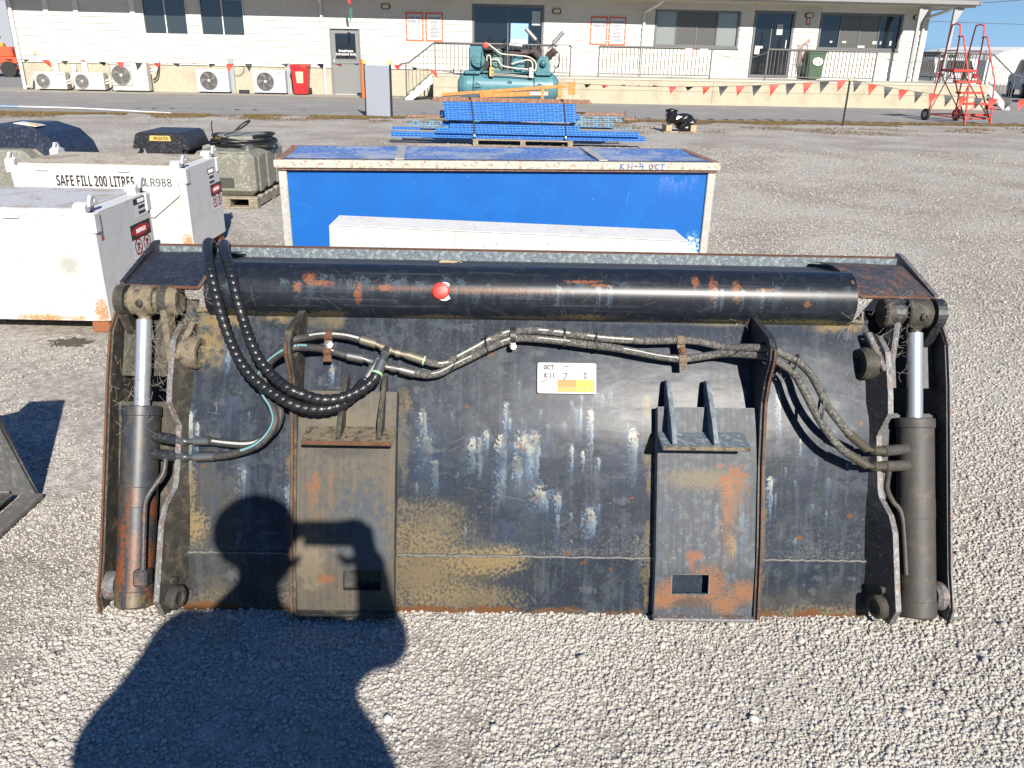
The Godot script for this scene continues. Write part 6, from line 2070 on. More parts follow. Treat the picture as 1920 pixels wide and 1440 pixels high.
# ------------------------------------------------------------------ things standing in the yard
func sticker_danger(o: Node3D, x: float, y: float, z: float, w: float, h: float) -> void:
	# on a face that looks along +x; runs along -z to the right
	var xf := Transform3D(Basis(V(0, 0, -1), Vector3.UP, V(1, 0, 0)), V(x, y, z))
	var sx := 0.0012
	var q := func(x0: float, y0: float, x1: float, y1: float, d: float) -> MB:
		var mb := MB.new()
		mb.quad(xf * V(x0, y0, d), xf * V(x1, y0, d), xf * V(x1, y1, d), xf * V(x0, y1, d), V(1, 0, 0))
		return mb
	var st := part("danger_sticker", q.call(0, 0, w, h, sx), plain("sticker_white", 0.60, 0.60, 0.58, 0.5), o)
	part("black_panel", q.call(0, h * 0.56, w, h, sx * 1.5), plain("sticker_black", 0.012, 0.012, 0.012, 0.5), st)
	var mb := MB.new()
	var el := disc_poly(w * 0.5, h * 0.78, w * 0.45, 22, h * 0.155)
	mb.prism(el, xf.translated_local(V(0, 0, sx * 2.0)), 0.0006)
	part("red_oval", mb, plain("sticker_red", 0.40, 0.012, 0.02, 0.5), st)
	lettering("DANGER", h * 0.13, plain("white_print_gloss", 0.7, 0.7, 0.7, 0.5), st, xf.translated_local(V(w * 0.5, h * 0.78, sx * 2.8)), true, 0.92)
	for k in 2:
		var c := Vector2(w * (0.28 + 0.44 * k), h * 0.34)
		mb = MB.new()
		var r := w * 0.17
		for i in 18:
			var a0 := TAU * i / 18
			var a1 := TAU * (i + 1) / 18
			stroke(mb, [c + Vector2(cos(a0), sin(a0)) * r, c + Vector2(cos(a1), sin(a1)) * r], xf.translated_local(V(0, 0, sx * 2.2)), w * 0.035)
		stroke(mb, [c + Vector2(-0.7, 0.7) * r, c + Vector2(0.7, -0.7) * r], xf.translated_local(V(0, 0, sx * 2.4)), w * 0.035)
		part("prohibition_ring", mb, plain("sticker_red", 0.40, 0.012, 0.02, 0.5), st)
		mb = MB.new()
		stroke(mb, [c + Vector2(-0.25, -0.5) * r, c + Vector2(0.1, 0.45) * r], xf.translated_local(V(0, 0, sx * 2.0)), w * 0.05)
		stroke(mb, [c + Vector2(-0.05, 0.1) * r, c + Vector2(0.4, 0.25) * r], xf.translated_local(V(0, 0, sx * 2.0)), w * 0.04)
		part("pictogram", mb, plain("sticker_black", 0.012, 0.012, 0.012, 0.5), st)
	mb = MB.new()
	stroke(mb, [Vector2(w * 0.14, h * 0.12), Vector2(w * 0.86, h * 0.12)], xf.translated_local(V(0, 0, sx * 2.0)), h * 0.025)
	part("text_line", mb, plain("sticker_red", 0.40, 0.012, 0.02, 0.5), st)

func sticker_warning(o: Node3D, x: float, y: float, z: float, w: float, h: float) -> void:
	var xf := Transform3D(Basis(V(0, 0, -1), Vector3.UP, V(1, 0, 0)), V(x, y, z))
	var mb := MB.new()
	mb.quad(xf * V(0, 0, 0.0012), xf * V(w, 0, 0.0012), xf * V(w, h, 0.0012), xf * V(0, h, 0.0012), V(1, 0, 0))
	var st := part("warning_sticker", mb, plain("sticker_white", 0.60, 0.60, 0.58, 0.5), o)
	mb = MB.new()
	mb.quad(xf * V(0, h * 0.68, 0.0018), xf * V(w, h * 0.68, 0.0018), xf * V(w, h, 0.0018), xf * V(0, h, 0.0018), V(1, 0, 0))
	part("black_panel", mb, plain("sticker_black", 0.012, 0.012, 0.012, 0.5), st)
	lettering("WARNING", h * 0.2, plain("white_print_gloss", 0.7, 0.7, 0.7, 0.5), st, xf.translated_local(V(w * 0.5, h * 0.84, 0.003)), true, 0.62)
	var ink := plain("sticker_black", 0.012, 0.012, 0.012, 0.5)
	lettering("MUST LIFT FULL", h * 0.14, ink, st, xf.translated_local(V(w * 0.5, h * 0.5, 0.0024)), true, 0.55)
	lettering("WHEN EMPTY", h * 0.14, ink, st, xf.translated_local(V(w * 0.5, h * 0.22, 0.0024)), true, 0.7)

func tank_face_texture(sd: int, patch: bool) -> ImageTexture:
	var W := 640
	var H := 330
	var cv := Canvas.new(W, H, V(0.725, 0.725, 0.715), sd)
	var fine := Canvas.field(W, H, sd + 1, 0.09, 4)
	var big := Canvas.field(W, H, sd + 2, 0.012, 5)
	cv.cover(big, V(0.69, 0.685, 0.67), 120.0, 190.0, 0.7)
	cv.cover(fine, V(0.64, 0.635, 0.615), 165.0, 215.0, 0.5)
	for i in 14:
		cv.blob(cv.rng.randf_range(0, W), H - cv.rng.randf_range(0, 12), cv.rng.randf_range(12, 50), cv.rng.randf_range(6, 20), V(0.62, 0.47, 0.30), 0.55, fine)
	cv.blob(W - 14, H - 30, 34, 60, V(0.60, 0.42, 0.26), 0.75, fine)
	if patch:
		cv.blob(W * 0.865, H * 0.45, 38, 46, V(0.60, 0.595, 0.57), 0.85, fine, 0.6)
	cv.scratches(60, 4, 24, V(0.45, 0.42, 0.38), 0.6)
	cv.specks(60, 0.8, 3.0, V(0.45, 0.38, 0.30), 0.6)
	return cv.tex()

func fuel_tank(called: String, label: String, x1: float, zf: float, kind: int) -> void:
	var W := 1.31
	var D := 0.74
	var H := 0.63
	var o := thing(called, label, "fuel tank", "white fuel tanks in the yard", V(x1 - W * 0.5, 0.0, zf - D * 0.5))
	var wh := tri("tank_white", weather(91, V(0.53, 0.53, 0.525), V(0.48, 0.475, 0.455), 0.60, V(0.42, 0.34, 0.25), 0.74, 0.15, 384, 0.014), 1.1, 0.5)
	var rust := plain("rusty_foot", 0.24, 0.085, 0.035, 0.9)
	var hw := W * 0.5
	var hd := D * 0.5
	part("shell", bx(V(0, 0.07 + H * 0.5, 0), V(W - 0.006, H, D), 0.006), wh, o)
	var mb := MB.new()
	mb.quad(V(-hw + 0.003, 0.074, hd + 0.003), V(hw - 0.006, 0.074, hd + 0.003), V(hw - 0.006, 0.07 + H - 0.03, hd + 0.003), V(-hw + 0.003, 0.07 + H - 0.03, hd + 0.003), V(0, 0, 1))
	part("front_sheet", mb, uvm("tank_front_" + str(kind), tank_face_texture(400 + kind * 10, kind == 0), 0.45), o)
	for s in [-1.0, 1.0]:
		for e in [-1.0, 1.0]:
			part("foot", bx(V(s * (hw - 0.07), 0.036, e * (hd - 0.07)), V(0.10, 0.072, 0.12), 0.006), rust, o)
			# corner gusset and lifting lug
			mb = MB.new()
			mb.prism(PackedVector2Array([Vector2(-0.052, -0.05), Vector2(0.052, -0.05), Vector2(0.052, 0.035), Vector2(0.02, 0.05), Vector2(-0.02, 0.05), Vector2(-0.052, 0.035)]), Transform3D(Basis(V(0, 0, 1), Vector3.UP, V(-1, 0, 0)), V(s * (hw - 0.035), 0.70, e * (hd - 0.05))), 0.07)
			mb.box(V(s * (hw - 0.03), 0.64, e * (hd - 0.03)), V(0.075, 0.12, 0.075), Basis.IDENTITY, 0.01)
			part("corner_block", mb, wh, o)
			mb = MB.new()
			holed(mb, PackedVector2Array([Vector2(-0.05, 0.0), Vector2(0.05, 0.0), Vector2(0.042, 0.025), Vector2(0.02, 0.056), Vector2(-0.02, 0.056), Vector2(-0.042, 0.025)]), disc_poly(0, 0.030, 0.014, 14), Transform3D(Basis(V(0, 0, 1), Vector3.UP, V(-1, 0, 0)), V(s * (hw - 0.004), 0.735, e * (hd - 0.045))), 0.016)
			part("lifting_lug", mb, wh, o)
	var top := tri("tank_lid_paint", weather(94, V(0.44, 0.445, 0.45), V(0.36, 0.33, 0.28), 0.54, V(0.25, 0.2, 0.15), 0.70, 0.0, 384, 0.012), 1.2, 0.55) if kind == 0 else tri("dusty_tank_lid", weather(95, V(0.40, 0.36, 0.29), V(0.27, 0.22, 0.16), 0.52, V(0.2, 0.12, 0.07), 0.66, 0.0, 384, 0.012), 1.2, 0.8)
	part("lid", bx(V(-0.02, 0.705, 0.0), V(W - 0.13, 0.022, D - 0.05), 0.004), top, o)
	part("lid_lip", bx(V(-0.02, 0.695, hd - 0.012), V(W - 0.15, 0.035, 0.03), 0.006), wh, o)
	for x in [-0.42, 0.2]:
		part("hinge", bx(V(x, 0.675, hd + 0.006), V(0.09, 0.022, 0.02), 0.004), wh, o)
	if kind == 0:
		sticker_warning(o, hw - 0.003, 0.57, -0.14, 0.21, 0.115)
		sticker_danger(o, hw - 0.003, 0.33, -0.05, 0.28, 0.21)
		mb = MB.new()
		mb.box(V(-0.45, 0.718, -0.05), V(0.42, 0.003, 0.2))
		var s1 := part("lid_sticker", mb, plain("lid_sticker_white", 0.50, 0.48, 0.45, 0.6), o)
		part("sticker_band", bx(V(-0.45, 0.7205, -0.12), V(0.42, 0.003, 0.05)), plain("faded_red", 0.30, 0.09, 0.08, 0.6), s1)
		lettering("DANGER", 0.04, plain("white_print_gloss", 0.7, 0.7, 0.7, 0.5), s1, Transform3D(Basis(V(-1, 0, 0), V(0, 0, 1), V(0, 1, 0)), V(-0.45, 0.7225, -0.12)))
		part("red_dot", bx(V(hw - 0.002, 0.55, 0.30), V(0.004, 0.03, 0.03), 0.001), plain("faded_red", 0.30, 0.09, 0.08, 0.6), o)
	else:
		mb = MB.new()
		var pl := PackedVector2Array([Vector2(-hw + 0.02, 0.38), Vector2(hw - 0.27, 0.33), Vector2(hw - 0.055, 0.50), Vector2(hw - 0.055, 0.655), Vector2(-hw + 0.02, 0.655)])
		mb.prism(pl, Transform3D(Basis.IDENTITY, V(0, 0, hd + 0.005)), 0.016)
		part("hinged_flap", mb, wh, o)
		var ink := plain("stencil_black", 0.012, 0.012, 0.012, 0.6)
		lettering("SAFE FILL 200 LITRES", 0.082, ink, o, Transform3D(Basis.IDENTITY, V(-0.02, 0.595, hd + 0.0225)), true, 0.545)
		lettering("LR988", 0.062, ink, o, Transform3D(Basis.IDENTITY, V(0.453, 0.595, hd + 0.0225)), false, 0.92)
		sticker_warning(o, hw - 0.003, 0.49, -0.10, 0.15, 0.14)
		sticker_danger(o, hw - 0.003, 0.29, -0.12, 0.26, 0.21)

func rounded_tank(mb: MB, c: Vector3, s: Vector3, bev: float) -> void:
	mb.box(c, s, Basis.IDENTITY, bev)

func poly_tanks() -> void:
	var grey := tri("poly_grey", weather(96, V(0.17, 0.168, 0.135), V(0.25, 0.24, 0.20), 0.55, V(0.33, 0.32, 0.29), 0.70, 0.1, 256, 0.015), 0.9, 0.55)
	var blackp := tri("black_poly", weather(97, V(0.016, 0.018, 0.022), V(0.035, 0.037, 0.04), 0.54, V(0.2, 0.2, 0.2), 0.76, 0.0, 256, 0.02), 0.5, 0.4)
	var navy := tri("navy_poly", weather(98, V(0.014, 0.021, 0.040), V(0.025, 0.033, 0.055), 0.54, V(0.1, 0.11, 0.13), 0.76, 0.0, 256, 0.02), 0.7, 0.38)
	var hose := plain("black_hose", 0.012, 0.012, 0.013, 0.4)
	var wood := tri("old_pallet_wood", weather(99, V(0.26, 0.22, 0.165), V(0.17, 0.145, 0.11), 0.5, V(0.36, 0.32, 0.25), 0.66, 0.3, 256, 0.02), 0.7, 0.85)
	# cube tank on a pallet with a coiled hose
	pallet("grey timber pallet under the cube tank with coiled hose", V(-2.97, 0, -9.07), 0.0, 0.66, 1.22, wood)
	var o := thing("cube_tank", "grey green plastic cube tank with black hose coiled on top, standing on a pallet", "tank", "", V(-2.97, 0.125, -9.07))
	var mb := MB.new()
	rounded_tank(mb, V(0, 0.215, 0), V(0.62, 0.43, 1.16), 0.05)
	part("tank_body", mb, grey, o)
	for x in [-0.2, 0.0, 0.2]:
		part("moulded_rib", bx(V(x, 0.42, 0.2), V(0.10, 0.03, 0.72), 0.014), grey, o)
	for z in [0.35, 0.05, -0.28]:
		part("moulded_rib", bx(V(0.305, 0.2, z), V(0.03, 0.36, 0.14), 0.012), grey, o)
	part("recess", bx(V(-0.02, 0.13, 0.581), V(0.24, 0.10, 0.012), 0.004), plain("deep_grey_green", 0.05, 0.05, 0.042, 0.7), o)
	mb = MB.new()
	mb.lathe(V(0.02, 0.42, -0.1), Vector3.UP, [Vector2(0.31, 0.0), Vector2(0.30, 0.08), Vector2(0.26, 0.12), Vector2(0.0, 0.135)], 24)
	part("lid_dome", mb, grey, o)
	mb = MB.new()
	mb.lathe(V(0.2, 0.43, 0.36), Vector3.UP, [Vector2(0.06, 0.0), Vector2(0.06, 0.05), Vector2(0.0, 0.06)], 14)
	part("silver_cap", mb, plain("zinc_fitting", 0.34, 0.33, 0.30, 0.35, 0.9), o)
	var ch := thing("coiled_hose", "black hose coiled round the top of the grey cube tank", "hose", "", V(-2.95, 0.56, -9.17))
	mb = MB.new()
	var pts := []
	for i in 70:
		var a := TAU * i / 22.0
		var rr := 0.335 + 0.02 * sin(i * 0.7) - 0.0006 * i
		pts.append(V(rr * cos(a), 0.02 + 0.0012 * i + 0.012 * sin(i * 0.5), rr * 1.15 * sin(a)))
	mb.tube(pts, 0.017, 8)
	part("coil", mb, hose, ch)
	mb = MB.new()
	mb.tube(smooth([V(-0.1, 0.12, 0.3), V(0.05, 0.18, 0.25), V(0.12, 0.25, 0.1), V(0.02, 0.22, 0.0), V(-0.06, 0.14, 0.1)], 5), 0.009, 6)
	mb.tube(smooth([V(-0.22, 0.08, 0.28), V(-0.23, 0.2, 0.28), V(-0.22, 0.26, 0.27)], 4), 0.006, 6)
	part("loose_end", mb, hose, ch)
	mb = MB.new()
	mb.cyl(V(-0.19, 0.09, 0.31), V(-0.14, 0.09, 0.33), 0.016, 8)
	part("brass_nozzle", mb, plain("brass", 0.45, 0.28, 0.06, 0.35, 0.8), ch)
	# tank with the black hood and badge
	o = thing("hooded_tank", "small tank with black plastic hood and yellow badge behind the lettered white tank", "tank", "", V(-3.56, 0.0, -8.75))
	mb = MB.new()
	rounded_tank(mb, V(0, 0.27, -0.1), V(0.58, 0.46, 0.8), 0.06)
	part("tank_body", mb, grey, o)
	part("skid", bx(V(0, 0.02, -0.1), V(0.5, 0.04, 0.8), 0.005), blackp, o)
	mb = MB.new()
	mb.prism(PackedVector2Array([Vector2(-0.28, 0.60), Vector2(-0.24, 0.715), Vector2(-0.20, 0.735), Vector2(0.20, 0.735), Vector2(0.24, 0.715), Vector2(0.285, 0.60), Vector2(0.285, 0.575), Vector2(0.215, 0.575), Vector2(0.20, 0.50), Vector2(0.14, 0.47), Vector2(0.12, 0.54), Vector2(0.02, 0.54), Vector2(0.0, 0.47), Vector2(-0.14, 0.47), Vector2(-0.16, 0.575), Vector2(-0.28, 0.575)]), Transform3D(Basis.IDENTITY, V(0, 0, -0.28)), 0.56)
	part("hood", mb, blackp, o)
	mb = MB.new()
	mb.prism(PackedVector2Array([Vector2(-0.105, 0.655), Vector2(0.11, 0.655), Vector2(0.10, 0.705), Vector2(-0.095, 0.705)]), Transform3D(Basis.IDENTITY, V(0, 0, 0.281)), 0.004)
	var bd := part("badge", mb, plain("badge_yellow", 0.52, 0.36, 0.10, 0.5), o)
	lettering("SELECTA", 0.027, plain("sticker_black", 0.012, 0.012, 0.012, 0.5), bd, Transform3D(Basis.IDENTITY, V(0.01, 0.68, 0.2865)), true, 1.0)
	for s in [-0.21, 0.24]:
		mb = MB.new()
		mb.tube(smooth([V(s, 0.56, 0.24), V(s - 0.03, 0.5, 0.3), V(s - 0.12, 0.42, 0.31), V(s - 0.2, 0.36, 0.3)], 4), 0.02, 8)
		part("delivery_hose", mb, hose, o)
	# big tank at the left edge with navy hood
	o = thing("hooded_tank", "large grey tank with rounded navy hood at the left edge", "tank", "", V(-4.42, 0.0, -7.45))
	mb = MB.new()
	rounded_tank(mb, V(-0.25, 0.36, -0.15), V(1.1, 0.66, 0.95), 0.12)
	part("tank_body", mb, grey, o)
	mb = MB.new()
	mb.prism(PackedVector2Array([Vector2(-0.45, 0.70), Vector2(-0.40, 0.80), Vector2(-0.22, 0.868), Vector2(0.12, 0.87), Vector2(0.32, 0.81), Vector2(0.43, 0.70), Vector2(0.47, 0.58), Vector2(0.485, 0.42), Vector2(0.36, 0.42), Vector2(0.30, 0.62), Vector2(0.22, 0.69)]), Transform3D(Basis.IDENTITY, V(0, 0, -0.55)), 0.62)
	part("hood", mb, navy, o)
	mb = MB.new()
	mb.prism(PackedVector2Array([Vector2(-0.44, 0.70), Vector2(0.22, 0.70), Vector2(0.31, 0.62), Vector2(0.36, 0.43), Vector2(0.36, 0.1), Vector2(-0.44, 0.1)]), Transform3D(Basis.IDENTITY, V(0, 0, -0.06)), 0.12)
	part("front_panel", mb, grey, o)
	mb = MB.new()
	mb.box(V(0.10, 0.876, -0.12), V(0.2, 0.006, 0.15), Basis(V(0, 0, 1), -0.12))
	part("sticker", mb, plain("sticker_white", 0.60, 0.60, 0.58, 0.5), o)
	mb = MB.new()
	mb.box(V(0.15, 0.875, -0.09), V(0.07, 0.006, 0.07), Basis(V(0, 0, 1), -0.12))
	part("sticker_corner", mb, plain("badge_yellow", 0.52, 0.36, 0.10, 0.5), o)
	mb = MB.new()
	mb.tube(smooth([V(-0.5, 0.66, 0.04), V(-0.2, 0.62, 0.09), V(0.05, 0.52, 0.10), V(0.25, 0.44, 0.08), V(0.32, 0.36, 0.05)], 5), 0.022, 8)
	part("delivery_hose", mb, hose, o)

func pallet(label: String, at: Vector3, turn: float, w: float, d: float, m: Material) -> Node3D:
	var o := thing("timber_pallet", label, "pallet", "", at, turn)
	for x in [-1.0, 0.0, 1.0]:
		part("bearer", bx(V(x * (w * 0.5 - 0.05), 0.055, 0), V(0.09, 0.075, d), 0.004), m, o)
	var n := int(d / 0.16)
	for i in n:
		part("plank", bx(V(0, 0.104, lerpf(-d * 0.5 + 0.05, d * 0.5 - 0.05, float(i) / (n - 1))), V(w, 0.02, 0.10), 0.003), m, o)
	for i in 3:
		part("plank", bx(V(0, 0.009, lerpf(-d * 0.5 + 0.05, d * 0.5 - 0.05, i / 2.0)), V(w, 0.016, 0.10), 0.003), m, o)
	return o

func blue_cabinet() -> void:
	var W := 2.67
	var H := 0.95
	var D := 0.70
	var c := V(-0.085, 0.0, -5.114)
	var o := thing("blue_cabinet", "long blue metal cabinet with galvanised frame and K11-4 OCT written on its rim", "cabinet", "", c, 0.105)
	var cv := Canvas.new(900, 340, V(0.02, 0.335, 0.625), 501)
	var fine := Canvas.field(900, 340, 51, 0.09, 4)
	var big := Canvas.field(900, 340, 52, 0.01, 5)
	cv.cover(big, V(0.03, 0.36, 0.655), 120.0, 190.0, 0.6)
	cv.cover(fine, V(0.02, 0.30, 0.58), 150.0, 215.0, 0.5)
	for i in 24:
		var x := cv.rng.randf_range(795, 880)
		cv.run(x, cv.rng.randf_range(10, 40), cv.rng.randf_range(45, 90), cv.rng.randf_range(6, 16), V(0.30, 0.42, 0.68), V(0.2, 0.35, 0.66), 0.6, fine)
	cv.blob(878, 200, 26, 60, V(0.75, 0.74, 0.72), 0.95, fine)
	cv.blob(868, 250, 30, 40, V(0.75, 0.74, 0.72), 0.9, fine)
	cv.blob(480, 158, 10, 8, V(0.35, 0.25, 0.2), 0.9, fine)
	cv.blob(602, 164, 9, 7, V(0.35, 0.25, 0.2), 0.9, fine)
	cv.scratches(46, 6, 40, V(0.40, 0.50, 0.70), 0.5)
	cv.specks(40, 0.8, 2.4, V(0.6, 0.62, 0.66), 0.8)
	var fm := uvm("blue_cabinet_front", cv.tex(), 0.42)
	var blue := plain("cabinet_blue", 0.012, 0.055, 0.32, 0.4)
	var zinc := tri("galvanised_frame", weather(111, V(0.42, 0.42, 0.385), V(0.52, 0.51, 0.46), 0.54, V(0.25, 0.17, 0.1), 0.72, 0.1, 256, 0.02), 0.6, 0.5, 0.35)
	var rust := tri("rusty_frame", weather(112, V(0.20, 0.095, 0.05), V(0.33, 0.25, 0.19), 0.56, V(0.12, 0.05, 0.03), 0.62, 0.0, 256, 0.03), 0.4, 0.85)
	var topm := tri("cabinet_top_blue", weather(113, V(0.05, 0.13, 0.42), V(0.27, 0.31, 0.42), 0.50, V(0.40, 0.41, 0.44), 0.66, 0.0, 384, 0.008), 1.6, 0.22)
	var rimm := tri("cream_rim", weather(114, V(0.44, 0.42, 0.36), V(0.30, 0.22, 0.15), 0.60, V(0.25, 0.15, 0.09), 0.66, 0.0, 256, 0.03), 0.5, 0.6)
	var hw := W * 0.5
	part("panel_core", bx(V(0, H * 0.5, -D * 0.5), V(W - 0.03, H - 0.05, D - 0.03)), blue, o)
	var mb := MB.new()
	mb.quad(V(-hw + 0.04, 0.05, -0.008), V(hw - 0.04, 0.05, -0.008), V(hw - 0.04, H - 0.05, -0.008), V(-hw + 0.04, H - 0.05, -0.008), V(0, 0, 1))
	part("front_panel", mb, fm, o)
	for s in [-1.0, 1.0]:
		part("corner_post", bx(V(s * (hw - 0.025), H * 0.5 - 0.01, -0.015), V(0.05, H - 0.03, 0.05), 0.004), zinc, o)
		part("corner_post", bx(V(s * (hw - 0.025), H * 0.5 - 0.01, -D + 0.015), V(0.05, H - 0.03, 0.05), 0.004), zinc, o)
		part("top_side_rail", bx(V(s * (hw - 0.01), H - 0.012, -D * 0.5), V(0.05, 0.04, D + 0.03), 0.004), rust, o)
	var rim := part("top_front_rail", bx(V(0, H - 0.019, 0.005), V(W + 0.04, 0.046, 0.05), 0.004), rimm, o)
	part("rim_lip", bx(V(0, H - 0.051, 0.004), V(W + 0.01, 0.006, 0.04), 0.001), rust, o)
	part("top_back_rail", bx(V(0, H - 0.012, -D), V(W + 0.04, 0.04, 0.035), 0.004), rust, o)
	# the top sheet sags a little
	mb = MB.new()
	var nx := 26
	var nz := 6
	var hgt := func(i: int, k: int) -> Vector3:
		var x := lerpf(-hw + 0.03, hw - 0.03, float(i) / nx)
		var z := lerpf(-0.02, -D + 0.02, float(k) / nz)
		return V(x, H + 0.008 - 0.010 * sin(PI * k / nz) * (0.6 + 0.4 * sin(x * 5.0)), z)
	for i in nx:
		for k in nz:
			mb.quad(hgt.call(i, k), hgt.call(i + 1, k), hgt.call(i + 1, k + 1), hgt.call(i, k + 1), Vector3.UP)
	part("top_sheet", mb, topm, o)
	for x in [-0.62, 0.62]:
		part("top_strap", bx(V(x, H + 0.011, -D * 0.5), V(0.055, 0.008, D), 0.002), zinc, o)
	mb = MB.new()
	handwrite(mb, "K11-4", 0.72, H - 0.036, 0.034, 0.026, 0.010, Transform3D(Basis.IDENTITY, V(0, 0, 0.0312)), 0.005)
	handwrite(mb, "OCT", 0.90, H - 0.036, 0.030, 0.026, 0.010, Transform3D(Basis.IDENTITY, V(0, 0, 0.0312)), 0.005)
	part("handwriting", mb, plain("blue_marker", 0.02, 0.08, 0.26, 0.6), rim)

func white_cover() -> void:
	# tapered white steel cover standing between the bucket and the blue cabinet
	var o := thing("white_cover", "white steel cover with chamfered top leaning before the blue cabinet", "cover", "", V(-0.03, 0, -3.95), -0.11)
	var m := tri("cover_white", weather(121, V(0.49, 0.49, 0.487), V(0.455, 0.45, 0.44), 0.60, V(0.3, 0.29, 0.27), 0.75, 0.1, 384, 0.012), 1.3, 0.5)
	var mb := MB.new()
	var hw := 0.92
	var A := V(-hw, 0.0, 0.0)
	var B := V(hw, 0.0, 0.0)
	var C := V(hw - 0.064, 0.757, -0.02)
	var D := V(-hw + 0.017, 0.757, -0.02)
	var E := V(-hw + 0.029, 0.783, -0.15)
	var F := V(hw - 0.122, 0.783, -0.15)
	mb.quad(A, B, C, D, V(0, 0, 1))
	mb.quad(D, C, F, E, V(0, 1, 0.5))
	mb.quad(E, F, V(hw - 0.122, 0.0, -0.17), V(-hw + 0.03, 0.0, -0.17), V(0, 0, -1))
	mb.quad(A, D, E, V(-hw + 0.03, 0.0, -0.17), V(-1, 0, 0))
	mb.quad(B, C, F, V(hw - 0.122, 0.0, -0.17), V(1, 0, 0))
	part("folded_sheet", mb, m, o)
	part("crease", bx(V(-0.02, 0.7585, -0.0185), V(2 * hw - 0.10, 0.005, 0.005), 0.002), plain("white_trim", 0.72, 0.71, 0.68, 0.5), o)

var beam_tex: ImageTexture
func beam_mat(key: String, base: Vector3, rusty: float) -> StandardMaterial3D:
	if mats.has(key):
		return mats[key]
	var W := 1024
	var H := 64
	var cv := Canvas.new(W, H, base, 600 + key.length())
	var fine := Canvas.field(W, H, 61, 0.08, 4)
	var big := Canvas.field(W, H, 62, 0.015, 4)
	cv.cover(fine, base * 0.82, 140.0, 200.0, 0.7)
	cv.cover(big, base.lerp(V(0.62, 0.68, 0.72), 0.35), 140.0, 190.0, 0.6)
	if rusty > 0.0:
		cv.cover(big, V(0.42, 0.28, 0.18), 150.0 - rusty * 30.0, 180.0, 0.8)
	cv.specks(int(60 + 200 * rusty), 0.8, 3.0, V(0.36, 0.22, 0.14), 0.7)
	for i in 45:
		for r in 2:
			cv.line(i * 22.75 + 6 + r * 3, 18 + r * 28, i * 22.75 + 13 + r * 3, 18 + r * 28, 7.0, V(0.02, 0.022, 0.035), 1.0)
	var m := uvm(key, cv.tex(), 0.5)
	m.texture_repeat = true
	return m

func beam(called: String, label: String, x0: float, x1: float, y0: float, y1: float, z: float, m: Material, inner: Material, group: String) -> Node3D:
	var d := 0.10
	var o := thing(called, label, "rack beam", group, V((x0 + x1) * 0.5, y0, z))
	var L := x1 - x0
	var h := y1 - y0
	var mb := MB.new()
	var hl := L * 0.5
	mb.quad(V(-hl, 0, 0), V(hl, 0, 0), V(hl, h, 0), V(-hl, h, 0), V(0, 0, 1), Vector2(0, 1), Vector2(L / 3.0, 1), Vector2(L / 3.0, 0), Vector2(0, 0))
	part("slotted_face", mb, m, o)
	mb = MB.new()
	mb.box(V(0, h - 0.003, -d * 0.5 - 0.002), V(L, 0.006, d))
	part("flange", mb, inner, o)
	mb = MB.new()
	mb.box(V(0, 0.003, -d * 0.5 - 0.002), V(L, 0.006, d))
	part("flange", mb, inner, o)
	mb = MB.new()
	mb.box(V(0, h * 0.5, -d), V(L, h - 0.014, 0.005))
	part("back_web", mb, inner, o)
	return o

